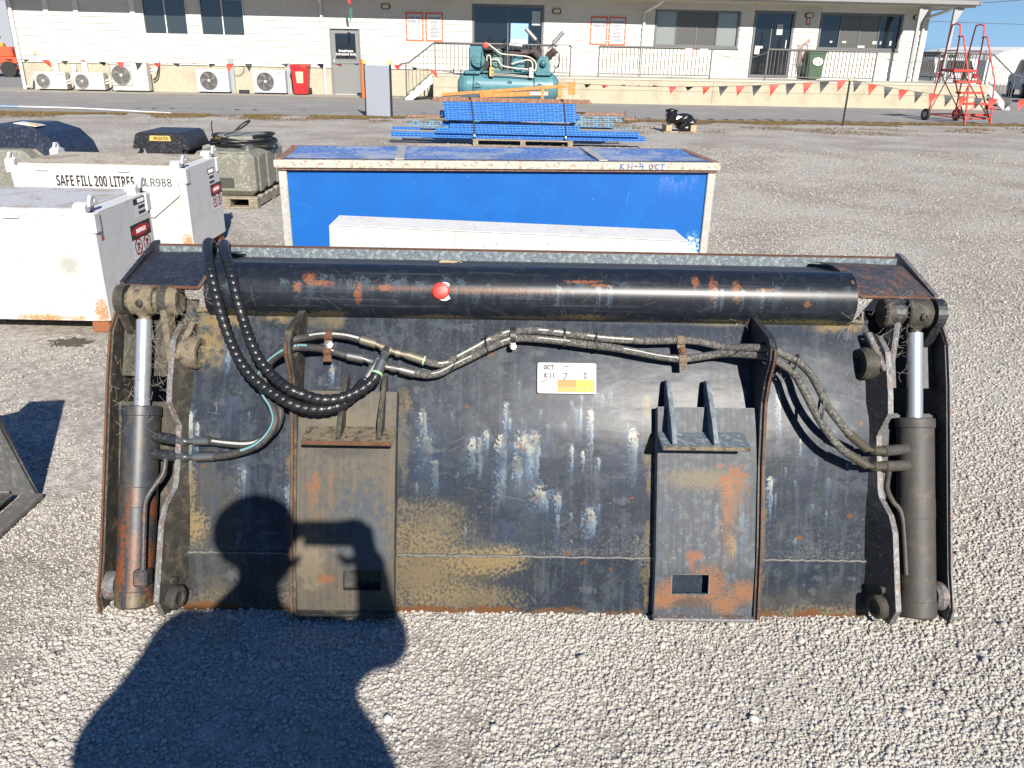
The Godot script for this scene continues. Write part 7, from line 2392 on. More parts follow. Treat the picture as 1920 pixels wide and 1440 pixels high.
func rack_stack() -> void:
	var bm := beam_mat("blue_beam", V(0.13, 0.44, 0.80), 0.0)
	var pm := beam_mat("pale_beam_paint", V(0.42, 0.58, 0.68), 0.7)
	var bi := plain("beam_blue_plain", 0.014, 0.105, 0.42, 0.5)
	var pi := plain("pale_blue_plain", 0.20, 0.28, 0.33, 0.7)
	var rust := tri("rusty_beam", weather(131, V(0.20, 0.095, 0.055), V(0.34, 0.22, 0.155), 0.54, V(0.42, 0.32, 0.25), 0.68, 0.0, 256, 0.03), 0.5, 0.85)
	var wood := tri("old_pallet_wood", weather(99, V(0.26, 0.22, 0.165), V(0.17, 0.145, 0.11), 0.5, V(0.36, 0.32, 0.25), 0.66, 0.3, 256, 0.02), 0.7, 0.85)
	var Z := -14.6
	pallet("weathered pallet under the stack of blue rack beams", V(0.10, 0.0, Z - 0.45), 0.0, 1.72, 1.0, wood)
	var g := "blue slotted rack beams in the stack"
	var rows := [[-2.17, 2.20, 0.118, 0.198, 0.06, "longest blue rack beam at the bottom of the stack, sticking out both ends"], [-1.40, 2.08, 0.20, 0.275, 0.0, "blue rack beam second from the bottom of the stack, reaching far right"], [-1.15, 1.06, 0.278, 0.355, 0.0, "blue rack beam third from the bottom, just under the dark gap"], [-1.235, 1.0, 0.415, 0.49, 0.0, "blue rack beam just above the dark gap in the stack"], [-1.24, 0.995, 0.494, 0.565, 0.0, "blue rack beam second above the dark gap in the stack"], [-1.25, 0.985, 0.569, 0.638, 0.0, "blue rack beam second from the top of the blue pile"], [-1.26, 0.98, 0.642, 0.71, 0.0, "topmost blue rack beam, right under the rusty beams"]]
	for r in rows:
		beam("rack_beam", r[5], r[0], r[1], r[2], r[3], Z - r[4], bm, bi, g)
	for k in 3:
		for r in 2:
			beam("rack_beam", "blue rack beam lying behind the front row of the stack", -1.3 - 0.03 * k, 1.05 + 0.02 * k, 0.28 + 0.18 * r, 0.35 + 0.18 * r, Z - 0.14 - 0.16 * k, bm, bi, "blue rack beams hidden behind the front row")
	beam("rack_beam", "blue rack beam end sticking out at lower left, open side up", -2.17, -1.2, 0.225, 0.262, Z - 0.2, bm, bi, g)
	for q in [[-1.92, -1.0, 0.30, 0.375, 0.2, "pale blue beam end sticking out of the stack's left side"], [-1.66, -1.0, 0.262, 0.295, 0.1, "thin pale beam end low at the stack's left side"], [0.9, 1.80, 0.42, 0.50, 0.2, "upper pale blue beam end at the stack's right side"], [0.9, 1.66, 0.335, 0.405, 0.12, "lower pale blue beam end at the stack's right side"], [0.9, 1.98, 0.29, 0.325, 0.3, "long thin pale beam end at the stack's right side"]]:
		beam("rack_beam", q[5], q[0], q[1], q[2], q[3], Z - q[4], pm, pi, "pale blue beam ends in the stack")
	for q in [[-1.90, -1.0, 0.42, 0.46, 0.3, "dark rusty bar sticking out of the stack's left side"], [0.9, 1.86, 0.52, 0.56, 0.3, "rusty bar sticking out of the stack's right side"], [0.9, 2.06, 0.44, 0.47, 0.4, "long rusty bar with upturned end at the stack's right side"]]:
		var o := thing("rusty_bar", q[5], "steel bar", "rusty bars in the stack", V((q[0] + q[1]) * 0.5, q[2], Z - q[4]))
		part("bar", bx(V(0, (q[3] - q[2]) * 0.5, 0), V(q[1] - q[0], q[3] - q[2], 0.06), 0.004), rust, o)
		part("end_plate", bx(V((q[1] - q[0]) * 0.5 * (1.0 if q[0] > 0 else -1.0), 0.03, 0), V(0.012, 0.10, 0.08), 0.002), rust, o)
	for q in [[-1.45, 1.24, 0.714, 0.748, 0.0, "rusty flat beam on top of the blue stack, front one"], [-1.43, 1.22, 0.714, 0.775, 0.12, "rusty flat beam on top of the blue stack, behind the front one"]]:
		var o := thing("rusty_bar", q[5], "steel bar", "rusty bars in the stack", V((q[0] + q[1]) * 0.5, q[2], Z - q[4]))
		part("bar", bx(V(0, (q[3] - q[2]) * 0.5, -0.04), V(q[1] - q[0], q[3] - q[2], 0.09), 0.004), rust, o)
	# black straps round the pile
	for q in [[-0.76, "left black strap round the stack of beams"], [0.80, "right black strap round the stack of beams"]]:
		var x: float = q[0]
		var o := thing("strap", q[1], "strap", "black straps round the beams", V(x, 0, Z))
		var mb := MB.new()
		var pts := [V(0.03, 0.13, -0.02), V(0.035, 0.13, 0.012), V(0.02, 0.36, 0.012), V(-0.01, 0.60, 0.012), V(-0.025, 0.715, 0.012), V(-0.04, 0.758, 0.006), V(-0.06, 0.785, -0.1), V(-0.06, 0.785, -0.6)]
		for i in pts.size() - 1:
			mb.bar(pts[i], pts[i + 1], 0.022, 0.004, V(0, 0.3, 1))
		part("webbing", mb, plain("black_webbing", 0.015, 0.015, 0.016, 0.7), o)
		mb = MB.new()
		mb.box(V(0.03, 0.17, 0.02), V(0.03, 0.04, 0.016), Basis.IDENTITY, 0.004)
		part("buckle", mb, plain("white_trim", 0.72, 0.71, 0.68, 0.5), o)
	# orange beams lying on top
	var org := tri("orange_beam", weather(141, V(0.52, 0.20, 0.045), V(0.56, 0.30, 0.10), 0.54, V(0.3, 0.12, 0.04), 0.70, 0.0, 256, 0.03), 0.6, 0.55)
	var under := plain("blue_grey_steel", 0.06, 0.085, 0.11, 0.5)
	var ob := thing("orange_beam", "long sloping orange rack beam with blue grey underside lying above the blue stack", "rack beam", "orange rack beams", V(0, 0, Z - 0.55))
	var mb := MB.new()
	mb.bar(V(-1.33, 0.79, 0), V(0.86, 0.975, 0), 0.08, 0.05, Vector3.UP, 0.004)
	part("beam_top", mb, org, ob)
	mb = MB.new()
	mb.prism(PackedVector2Array([Vector2(-1.33, 0.765), Vector2(0.3, 0.90), Vector2(0.3, 0.83), Vector2(-0.5, 0.775), Vector2(-1.33, 0.755)]), Transform3D(Basis.IDENTITY, V(0, 0, -0.02)), 0.05)
	part("beam_web", mb, under, ob)
	part("end_connector", bx(V(0.93, 0.94, 0.03), V(0.12, 0.21, 0.03), 0.004), org, ob)
	part("end_connector", bx(V(0.72, 0.90, 0.045), V(0.07, 0.26, 0.02), 0.004), org, ob)
	var o2 := thing("orange_beam", "short orange rack beam lying under the sloping orange one", "rack beam", "orange rack beams", V(0, 0, Z - 0.42))
	mb = MB.new()
	mb.bar(V(-0.60, 0.80, 0), V(0.52, 0.855, 0), 0.06, 0.075, Vector3.UP, 0.004)
	part("beam_top", mb, org, o2)
	part("end_connector", bx(V(-0.63, 0.80, 0.03), V(0.05, 0.12, 0.03), 0.004), org, o2)
	part("end_connector", bx(V(0.42, 0.86, 0.03), V(0.05, 0.24, 0.02), 0.004), org, o2)
	part("white_end", bx(V(0.36, 0.845, 0.034), V(0.3, 0.05, 0.01), 0.002), plain("white_trim", 0.72, 0.71, 0.68, 0.5), o2)

func compressor() -> void:
	var teal := tri("teal_paint", weather(151, V(0.075, 0.19, 0.22), V(0.10, 0.235, 0.26), 0.54, V(0.05, 0.12, 0.14), 0.68, 0.2, 256, 0.015), 0.8, 0.32)
	var moss := plain("green_grey_paint", 0.13, 0.20, 0.17, 0.5)
	var blk := plain("black_guard", 0.015, 0.015, 0.016, 0.6)
	var brn := plain("brown_cast_iron", 0.07, 0.05, 0.045, 0.75)
	var alu := plain("muffler_metal", 0.30, 0.29, 0.275, 0.45, 0.5)
	var cream := plain("cream_conduit", 0.56, 0.52, 0.44, 0.5)
	var o := thing("air_compressor", "teal air compressor with twin motors and pumps on a long horizontal tank", "compressor", "", V(0, 0, -17.5))
	var cy := 0.83
	var mb := MB.new()
	mb.lathe(V(-1.22, cy, 0), V(1, 0, 0), [Vector2(0.0, 0.0), Vector2(0.12, 0.012), Vector2(0.22, 0.06), Vector2(0.275, 0.14), Vector2(0.285, 0.2), Vector2(0.285, 1.84), Vector2(0.275, 1.9), Vector2(0.22, 1.98), Vector2(0.12, 2.03), Vector2(0.0, 2.04)], 32)
	part("air_tank", mb, teal, o)
	for x in [-0.82, 0.52]:
		part("tank_leg", bx(V(x, 0.34, 0), V(0.12, 0.46, 0.46), 0.01), teal, o)
	part("skid", bx(V(-0.2, 0.06, 0.22), V(2.0, 0.12, 0.12), 0.01), brn, o)
	part("skid", bx(V(-0.2, 0.06, -0.22), V(2.0, 0.12, 0.12), 0.01), brn, o)
	for x in [-0.80, 0.44]:
		mb = MB.new()
		mb.lathe(V(x, cy + 0.02, 0.262), V(0, 0.05, 1), [Vector2(0.085, 0.0), Vector2(0.085, 0.045), Vector2(0.06, 0.05), Vector2(0.055, 0.03), Vector2(0.0, 0.03)], 20)
		mb.bar(V(x - 0.075, cy + 0.02, 0.315), V(x + 0.075, cy + 0.02, 0.315), 0.02, 0.03)
		mb.cyl(V(x, cy + 0.02, 0.3), V(x, cy + 0.02, 0.345), 0.02, 8)
		part("hand_hole", mb, teal, o)
	mb = MB.new()
	mb.prism(disc_poly(-0.17, 0.93, 0.05, 16, 0.035), Transform3D(Basis.IDENTITY, V(0, 0, 0.262)), 0.012)
	part("maker_plate", mb, plain("dark_teal", 0.035, 0.10, 0.12, 0.5), o)
	part("platform", bx(V(-0.2, 1.115, 0), V(1.75, 0.03, 0.42), 0.005), teal, o)
	for x in [-0.93, 0.47]:
		part("saddle", bx(V(x + 0.02, 1.10, 0.1), V(0.3, 0.06, 0.3), 0.01), teal, o)
	# left motor
	part("motor_case", bx(V(-0.845, 1.35, -0.05), V(0.29, 0.46, 0.34), 0.03), teal, o)
	mb = MB.new()
	mb.lathe(V(-0.80, 1.32, 0.1), V(0, 0, 1), [Vector2(0.14, 0.0), Vector2(0.14, 0.08), Vector2(0.12, 0.11), Vector2(0.05, 0.115), Vector2(0.05, 0.13), Vector2(0.0, 0.13)], 24)
	part("motor_end", mb, teal, o)
	mb = MB.new()
	for i in 12:
		var a := TAU * i / 12
		mb.bar(V(-0.80 + 0.06 * cos(a), 1.32 + 0.06 * sin(a), 0.215), V(-0.80 + 0.11 * cos(a), 1.32 + 0.11 * sin(a), 0.212), 0.012, 0.01, V(0, 0, 1))
	part("vent_slots", mb, plain("dark_teal", 0.035, 0.10, 0.12, 0.5), o)
	part("belt_guard", bx(V(-0.62, 1.55, -0.14), V(0.72, 0.14, 0.1), 0.04), blk, o)
	part("belt_guard", bx(V(-0.58, 1.32, -0.2), V(0.5, 0.4, 0.05), 0.02), blk, o)
	# left pump
	part("pump_case", bx(V(-0.43, 1.25, 0.05), V(0.22, 0.28, 0.3), 0.03), moss, o)
	mb = MB.new()
	for i in 6:
		mb.lathe(V(-0.43, 1.38 + 0.026 * i, 0.02), Vector3.UP, [Vector2(0.0, 0.0), Vector2(0.10, 0.0), Vector2(0.10, 0.012), Vector2(0.075, 0.013), Vector2(0.075, 0.026)], 14)
	part("finned_cylinder", mb, moss, o)
	mb = MB.new()
	mb.lathe(V(-0.44, 1.30, 0.2), V(0, 0, 1), [Vector2(0.085, 0.0), Vector2(0.085, 0.04), Vector2(0.06, 0.045), Vector2(0.03, 0.05), Vector2(0.03, 0.07), Vector2(0.0, 0.07)], 18)
	part("flywheel", mb, moss, o)
	mb = MB.new()
	mb.lathe(V(-0.65, 1.60, 0.10), V(0, 0, 1), [Vector2(0.05, 0.0), Vector2(0.055, 0.02), Vector2(0.055, 0.09), Vector2(0.03, 0.1), Vector2(0.0, 0.1)], 16)
	part("red_filter", mb, plain("filter_red", 0.48, 0.06, 0.03, 0.5), o)
	# right motor and pump
	mb = MB.new()
	mb.lathe(V(-0.01, 1.27, -0.05), V(0, 0, 1), [Vector2(0.0, 0.0), Vector2(0.14, 0.0), Vector2(0.14, 0.22), Vector2(0.12, 0.25), Vector2(0.05, 0.255), Vector2(0.045, 0.275), Vector2(0.0, 0.275)], 24)
	part("motor_end", mb, teal, o)
	part("motor_foot", bx(V(-0.01, 1.14, 0.05), V(0.26, 0.05, 0.2), 0.008), teal, o)
	part("shaft_guard", bx(V(-0.01, 1.48, -0.12), V(0.42, 0.10, 0.14), 0.03), brn, o)
	part("belt_guard", bx(V(0.2, 1.46, -0.18), V(0.5, 0.2, 0.06), 0.02), blk, o)
	mb = MB.new()
	mb.prism(PackedVector2Array([Vector2(0.36, 1.12), Vector2(0.62, 1.12), Vector2(0.62, 1.30), Vector2(0.56, 1.42), Vector2(0.42, 1.42), Vector2(0.355, 1.30)]), Transform3D(Basis.IDENTITY, V(0, 0, -0.1)), 0.26)
	part("pump_case", mb, teal, o)
	mb = MB.new()
	mb.lathe(V(0.475, 1.285, 0.16), V(0, 0, 1), [Vector2(0.07, 0.0), Vector2(0.066, 0.04), Vector2(0.045, 0.07), Vector2(0.0, 0.085)], 18)
	part("crank_cover", mb, plain("dark_teal", 0.035, 0.10, 0.12, 0.4), o)
	for s in [-1.0, 1.0]:
		mb = MB.new()
		var ax := V(s * 0.72, 0.7, 0).normalized()
		var st := V(0.485 + s * 0.07, 1.39, 0.03)
		for i in 6:
			mb.lathe(st + ax * (0.03 * i), ax, [Vector2(0.0, 0.0), Vector2(0.085, 0.0), Vector2(0.085, 0.012), Vector2(0.065, 0.014), Vector2(0.065, 0.03)], 12)
		mb.box(st + ax * 0.2, V(0.15, 0.05, 0.14), Basis(V(ax.y, -ax.x, 0), ax, V(0, 0, 1)), 0.01)
		part("finned_cylinder", mb, brn, o)
	for q in [[V(0.33, 1.71, 0.05), V(0.12, 1.92, 0.05)], [V(0.66, 1.65, 0.05), V(0.86, 1.87, 0.05)], [V(-0.2, 1.62, 0.05), V(0.07, 1.60, 0.05)]]:
		var d: Vector3 = (q[1] - q[0]).normalized()
		mb = MB.new()
		mb.lathe(q[0], d, [Vector2(0.0, 0.0), Vector2(0.035, 0.0), Vector2(0.042, 0.01), Vector2(0.042, q[0].distance_to(q[1]) - 0.01), Vector2(0.035, q[0].distance_to(q[1])), Vector2(0.0, q[0].distance_to(q[1]))], 14)
		part("muffler", mb, alu, o)
		mb = MB.new()
		mb.cyl(q[0] - d * 0.12, q[0], 0.014, 8)
		part("muffler_stem", mb, brn, o)
	# conduits, boxes, gauge
	for q in [[V(-0.62, 1.32, 0.26), V(-0.62, 1.40, 0.28), V(-0.56, 1.41, 0.28), V(-0.545, 1.30, 0.28), V(-0.545, 1.22, 0.28)], [V(-0.52, 1.34, 0.28), V(-0.42, 1.34, 0.30), V(-0.32, 1.24, 0.30), V(-0.1, 1.20, 0.30), V(0.19, 1.18, 0.30)], [V(-0.14, 1.27, 0.28), V(0.02, 1.32, 0.30), V(0.2, 1.35, 0.30), V(0.27, 1.28, 0.30), V(0.265, 1.2, 0.30)], [V(-0.6, 1.62, 0.16), V(-0.45, 1.52, 0.2), V(-0.33, 1.45, 0.22), V(-0.05, 1.43, 0.26), V(0.2, 1.40, 0.28), V(0.33, 1.30, 0.30), V(0.33, 1.17, 0.30), V(0.29, 1.16, 0.3)]]:
		mb = MB.new()
		mb.tube(smooth(q, 5), 0.013, 8)
		part("conduit", mb, cream, o)
	for q in [[V(-0.48, 1.09, 0.28), V(-0.2, 1.085, 0.28), V(0.2, 1.05, 0.28)], [V(-0.48, 1.07, 0.285), V(-0.2, 1.06, 0.285), V(0.2, 1.03, 0.285)]]:
		mb = MB.new()
		mb.tube(q, 0.008, 6)
		part("copper_line", mb, plain("pale_copper", 0.4, 0.33, 0.27, 0.4, 0.5), o)
	part("switch_box", bx(V(-0.53, 1.12, 0.29), V(0.085, 0.17, 0.06), 0.008), plain("yellow_switch", 0.58, 0.33, 0.10, 0.5), o)
	part("switch_box", bx(V(0.25, 1.12, 0.30), V(0.085, 0.19, 0.06), 0.008), plain("white_trim", 0.72, 0.71, 0.68, 0.5), o)
	for x in [-0.53, 0.25]:
		mb = MB.new()
		for k in 2:
			mb.cyl(V(x + 0.02, 1.08 + 0.07 * k, 0.318), V(x + 0.02, 1.08 + 0.07 * k, 0.335), 0.012, 8)
		part("switch_button", mb, blk, o)
	mb = MB.new()
	mb.lathe(V(-1.14, 1.19, 0.16), V(0, 0, 1), [Vector2(0.0, 0.0), Vector2(0.048, 0.0), Vector2(0.048, 0.03), Vector2(0.042, 0.032)], 18)
	mb.tube([V(-1.14, 1.145, 0.16), V(-1.14, 1.06, 0.14), V(-1.2, 1.06, 0.12), V(-1.28, 1.06, 0.12), V(-1.30, 1.18, 0.12)], 0.012, 6)
	part("gauge_pipe", mb, blk, o)
	mb = MB.new()
	mb.cyl(V(-1.14, 1.19, 0.188), V(-1.14, 1.19, 0.194), 0.042, 18)
	part("gauge_face", mb, plain("white_trim", 0.72, 0.71, 0.68, 0.5), o)
	for q in [[V(0.64, 1.4, 0.1), V(0.74, 1.45, 0.12), V(0.8, 1.32, 0.14), V(0.76, 1.22, 0.14), V(0.68, 1.24, 0.12)], [V(0.70, 1.55, 0.1), V(0.80, 1.45, 0.12), V(0.79, 1.3, 0.13), V(0.68, 1.12, 0.12)], [V(-0.72, 1.5, 0.18), V(-0.735, 1.3, 0.25), V(-0.7, 1.12, 0.28), V(-0.6, 1.03, 0.28)], [V(-0.86, 1.1, 0.26), V(-0.89, 0.9, 0.29), V(-0.9, 0.7, 0.27)], [V(0.31, 1.05, 0.27), V(0.315, 0.9, 0.29), V(0.32, 0.7, 0.27)]]:
		mb = MB.new()
		mb.tube(smooth(q, 5), 0.008, 6)
		part("black_cable", mb, blk, o)

func step_ladder() -> void:
	var red := plain("ladder_red", 0.52, 0.055, 0.035, 0.45)
	var o := thing("platform_ladder", "red wheeled platform ladder standing at the edge of the road", "ladder", "", V(11.5, 0, -21.55), 0.27)
	var w := 0.39
	for s in [-1.0, 1.0]:
		var x: float = s * w
		var mb := MB.new()
		mb.tube([V(x, 0, 0), V(x * 0.97, 0.96, -0.16)], 0.02, 8)
		mb.tube(smooth([V(x, 0.95, -0.16), V(x, 1.05, -0.19), V(x * 0.95, 1.5, -0.42), V(x * 0.92, 1.98, -0.66), V(x * 0.92, 2.03, -0.72), V(x * 0.92, 2.03, -0.86)], 5), 0.018, 8)
		part("handrail", mb, red, o)
		mb = MB.new()
		mb.tube(smooth([V(x * 0.92, 1.24, -0.80), V(x * 0.92, 1.75, -0.80), V(x * 0.92, 2.22, -0.84), V(x * 0.92, 2.30, -0.90), V(x * 0.92, 2.32, -1.0), V(x * 0.92, 2.30, -1.10), V(x * 0.92, 2.2, -1.15), V(x * 0.92, 1.24, -1.22)], 5), 0.018, 8)
		mb.tube([V(x * 0.92, 1.70, -0.80), V(x * 0.92, 1.70, -1.19)], 0.014, 8)
		part("top_loop", mb, red, o)
		mb = MB.new()
		mb.tube([V(x, 0.02, 0.0), V(x * 0.92, 1.24, -0.80)], 0.018, 8)
		part("stile", mb, red, o)
		mb = MB.new()
		mb.tube([V(x * 0.92, 1.24, -1.22), V(x * 1.1, 0.16, -1.30)], 0.018, 8)
		part("rear_leg", mb, red, o)
		mb = MB.new()
		mb.tube([V(x * 0.92, 1.2, -0.85), V(x * 1.1, 0.18, -1.28)], 0.013, 8)
		mb.tube([V(x * 0.92, 1.15, -1.2), V(x, 0.18, -0.15)], 0.013, 8)
		mb.tube([V(x, 0.14, -0.05), V(x * 1.1, 0.16, -1.28)], 0.015, 8)
		part("brace", mb, red, o)
		mb = MB.new()
		mb.lathe(V(x * 1.1 - 0.035 + s * 0.06, 0.15, -1.30), V(1, 0, 0), [Vector2(0.0, 0.0), Vector2(0.13, 0.0), Vector2(0.15, 0.015), Vector2(0.15, 0.055), Vector2(0.13, 0.07), Vector2(0.0, 0.07)], 20)
		var wh := part("wheel", mb, plain("black_rubber", 0.02, 0.02, 0.02, 0.8), o)
		mb = MB.new()
		mb.lathe(V(x * 1.1 - 0.038 + s * 0.06, 0.15, -1.30), V(1, 0, 0), [Vector2(0.0, 0.0), Vector2(0.075, 0.0), Vector2(0.075, 0.076), Vector2(0.0, 0.076)], 16)
		part("rim", mb, plain("wheel_grey", 0.30, 0.30, 0.30, 0.6), wh)
	for i in 4:
		part("tread", bx(V(0, 0.23 + 0.25 * i, -0.09 - 0.19 * i), V(2 * w - 0.03 - 0.02 * i, 0.045, 0.2), 0.005), red, o)
	part("platform", bx(V(0, 1.24, -1.0), V(0.72, 0.06, 0.46), 0.005), red, o)
	var mb := MB.new()
	mb.tube([V(-w * 1.1, 0.16, -1.30), V(w * 1.1, 0.16, -1.30)], 0.016, 8)
	mb.tube([V(-w, 0.14, -0.03), V(w, 0.14, -0.03)], 0.016, 8)
	part("axle", mb, red, o)
	for s in [-0.28, 0.42]:
		mb = MB.new()
		var pts := []
		for i in 11:
			var a := deg_to_rad(lerpf(80, -120, i / 10.0))
			pts.append(V(s + 0.07 * cos(a), 0.46 + 0.10 * sin(a), -0.02))
		mb.tube(pts, 0.011, 6)
		part("hook", mb, red, o)

func bunting() -> void:
	var poles := [V(-3.53, 1.16, -20.1), V(-2.92, 1.17, -19.85), V(7.69, 1.03, -20.36)]
	var cord := plain("bunting_cord", 0.09, 0.085, 0.08, 0.8)
	var redf := plain("flag_red", 0.58, 0.045, 0.025, 0.6)
	var blkf := plain("flag_black", 0.022, 0.023, 0.026, 0.6)
	redf.backlight_enabled = true
	redf.backlight = lin(0.25, 0.02, 0.01)
	var rng := RandomNumberGenerator.new()
	rng.seed = 31
	var names := ["string of red and black pennants left of the grey sign board", "string of red and black pennants running from the sign board to the black picket", "string of red and black pennants right of the black picket by the ladder"]
	var runs := [[V(-14.6, 1.22, -19.0), poles[0], 0.10], [poles[1], poles[2], 0.30], [poles[2], V(16.8, 1.08, -21.9), 0.42]]
	var k := 0
	for r in 3:
		var a: Vector3 = runs[r][0]
		var c: Vector3 = runs[r][1]
		var sag: float = runs[r][2]
		var o := thing("bunting_line", names[r], "bunting", "pennant strings along the road edge")
		var pts := []
		for i in 25:
			var t := i / 24.0
			pts.append(a.lerp(c, t) - V(0, sag * 4.0 * t * (1.0 - t), 0))
		var mb := MB.new()
		mb.tube(pts, 0.006, 5)
		part("cord", mb, cord, o)
		var L := a.distance_to(c)
		var n := int(L / 0.385)
		for i in n:
			var t := (i + 0.5) / n
			var p := a.lerp(c, t) - V(0, sag * 4.0 * t * (1.0 - t), 0)
			var calm := clampf((p.x - 2.0) / 4.0, 0.0, 1.0)
			var h := lerpf(rng.randf_range(0.05, 0.19), 0.26, calm)
			var sx := lerpf(rng.randf_range(-0.05, 0.10), -0.07, calm)
			var fz := lerpf(rng.randf_range(-0.12, 0.12), 0.03, calm)
			if calm < 0.5 and rng.randf() < 0.45:
				h = rng.randf_range(0.03, 0.1) * (-0.4 if rng.randf() < 0.3 else 1.0)
				fz = rng.randf_range(-0.2, 0.2)
			var wd := lerpf(0.085, 0.115, calm)
			mb = MB.new()
			var A := p + V(-wd, 0, 0)
			var B := p + V(wd, 0, 0)
			var tip := p + V(sx, -h, fz)
			var prevl := A
			var prevr := B
			for s in 4:
				var q := (s + 1) / 4.0
				var bow := sin(PI * q) * 0.03 * (1.0 if i % 2 == 0 else -0.6)
				var l := A.lerp(tip, q) + V(0, 0, bow)
				var rr := B.lerp(tip, q) + V(0, 0, bow * 0.5)
				mb.quad(prevl, prevr, rr, l, V(0, 0, 1))
				prevl = l
				prevr = rr
			part("pennant", mb, redf if k % 2 == 0 else blkf, o)
			k += 1
	# the picket and the sign board between two pickets
	var blk := plain("black_picket", 0.02, 0.02, 0.02, 0.6)
	var yel := plain("yellow_cap", 0.62, 0.50, 0.16, 0.5)
	var sp := thing("star_picket", "black steel picket with yellow cap carrying the pennant string, before the deck", "post", "", V(7.69, 0, -20.36))
	var mb := MB.new()
	mb.bar(V(0, 0, 0), V(0, 1.02, 0), 0.045, 0.012, V(0, 0, 1))
	mb.bar(V(0, 0, 0.012), V(0, 1.02, 0.012), 0.012, 0.03, V(0, 0, 1))
	part("picket", mb, blk, sp)
	part("cap", bx(V(0, 1.03, 0.004), V(0.06, 0.06, 0.05), 0.008), yel, sp)
	var sb := thing("sign_board", "plain pale grey sign board between two black pickets with yellow caps", "sign board", "", V(-3.20, 0, -19.95), -0.30)
	for x in [-0.33, 0.31]:
		mb = MB.new()
		mb.bar(V(x, 0, 0), V(x, 1.17, 0), 0.045, 0.03, V(0, 0, 1))
		part("picket", mb, blk, sb)
		part("cap", bx(V(x, 1.20, 0), V(0.07, 0.10, 0.06), 0.01), yel, sb)
	part("panel", bx(V(-0.01, 0.585, 0.03), V(0.60, 1.10, 0.008), 0.001), plain("corflute_grey", 0.27, 0.29, 0.335, 0.5), sb)

func wrapped_part() -> void:
	var wood := tri("old_pallet_wood", weather(99, V(0.26, 0.22, 0.165), V(0.17, 0.145, 0.11), 0.5, V(0.36, 0.32, 0.25), 0.66, 0.3, 256, 0.02), 0.7, 0.85)
	var raw := plain("pale_timber", 0.38, 0.28, 0.16, 0.8)
	var pl := thing("timber_bearers", "small pale timber cradle under the black wrapped machine part", "pallet", "", V(3.38, 0, -17.95), 0.1)
	for x in [-0.26, 0.26]:
		part("block", bx(V(x, 0.085, 0.0), V(0.12, 0.13, 0.35), 0.005), raw, pl)
	part("plank", bx(V(0.0, 0.01, 0.1), V(0.7, 0.02, 0.1), 0.003), raw, pl)
	part("plank", bx(V(0.2, 0.012, 0.2), V(0.5, 0.02, 0.07), 0.003), wood, pl)
	var o := thing("wrapped_part", "machine part wrapped in shiny black plastic lying on a timber cradle", "machine part", "", V(3.38, 0.15, -17.95), 0.1)
	var m := plain("black_film", 0.010, 0.010, 0.011, 0.18)
	var f := FastNoiseLite.new()
	f.seed = 3
	f.frequency = 9.0
	var mb := MB.new()
	var lumps := [[V(-0.19, 0.17, 0), V(0.11, 0.15, 0.16)], [V(0.05, 0.10, 0), V(0.27, 0.12, 0.17)], [V(0.10, -0.04, 0.06), V(0.18, 0.10, 0.14)], [V(-0.2, 0.27, 0), V(0.13, 0.035, 0.1)], [V(0.22, 0.07, 0), V(0.14, 0.08, 0.14)]]
	for l in lumps:
		mb.ball(l[0], l[1], 14)
	for i in mb.v.size():
		var p := mb.v[i]
		mb.v[i] = p + V(f.get_noise_3d(p.x, p.y, p.z), f.get_noise_3d(p.y + 5, p.z, p.x), f.get_noise_3d(p.z, p.x + 9, p.y)) * 0.05
	for i in range(0, mb.v.size(), 3):
		var n := -(mb.v[i + 1] - mb.v[i]).cross(mb.v[i + 2] - mb.v[i]).normalized()
		for k in 3:
			mb.n[i + k] = n
	part("film", mb, m, o)
	mb = MB.new()
	mb.bar(V(-0.27, 0.29, 0.03), V(-0.08, 0.27, 0.03), 0.05, 0.03, V(0, 0, 1), 0.008)
	mb.bar(V(-0.25, 0.0, 0.10), V(-0.24, 0.28, 0.08), 0.04, 0.05, V(0, 0, 1), 0.008)
	part("lever", mb, m, o)

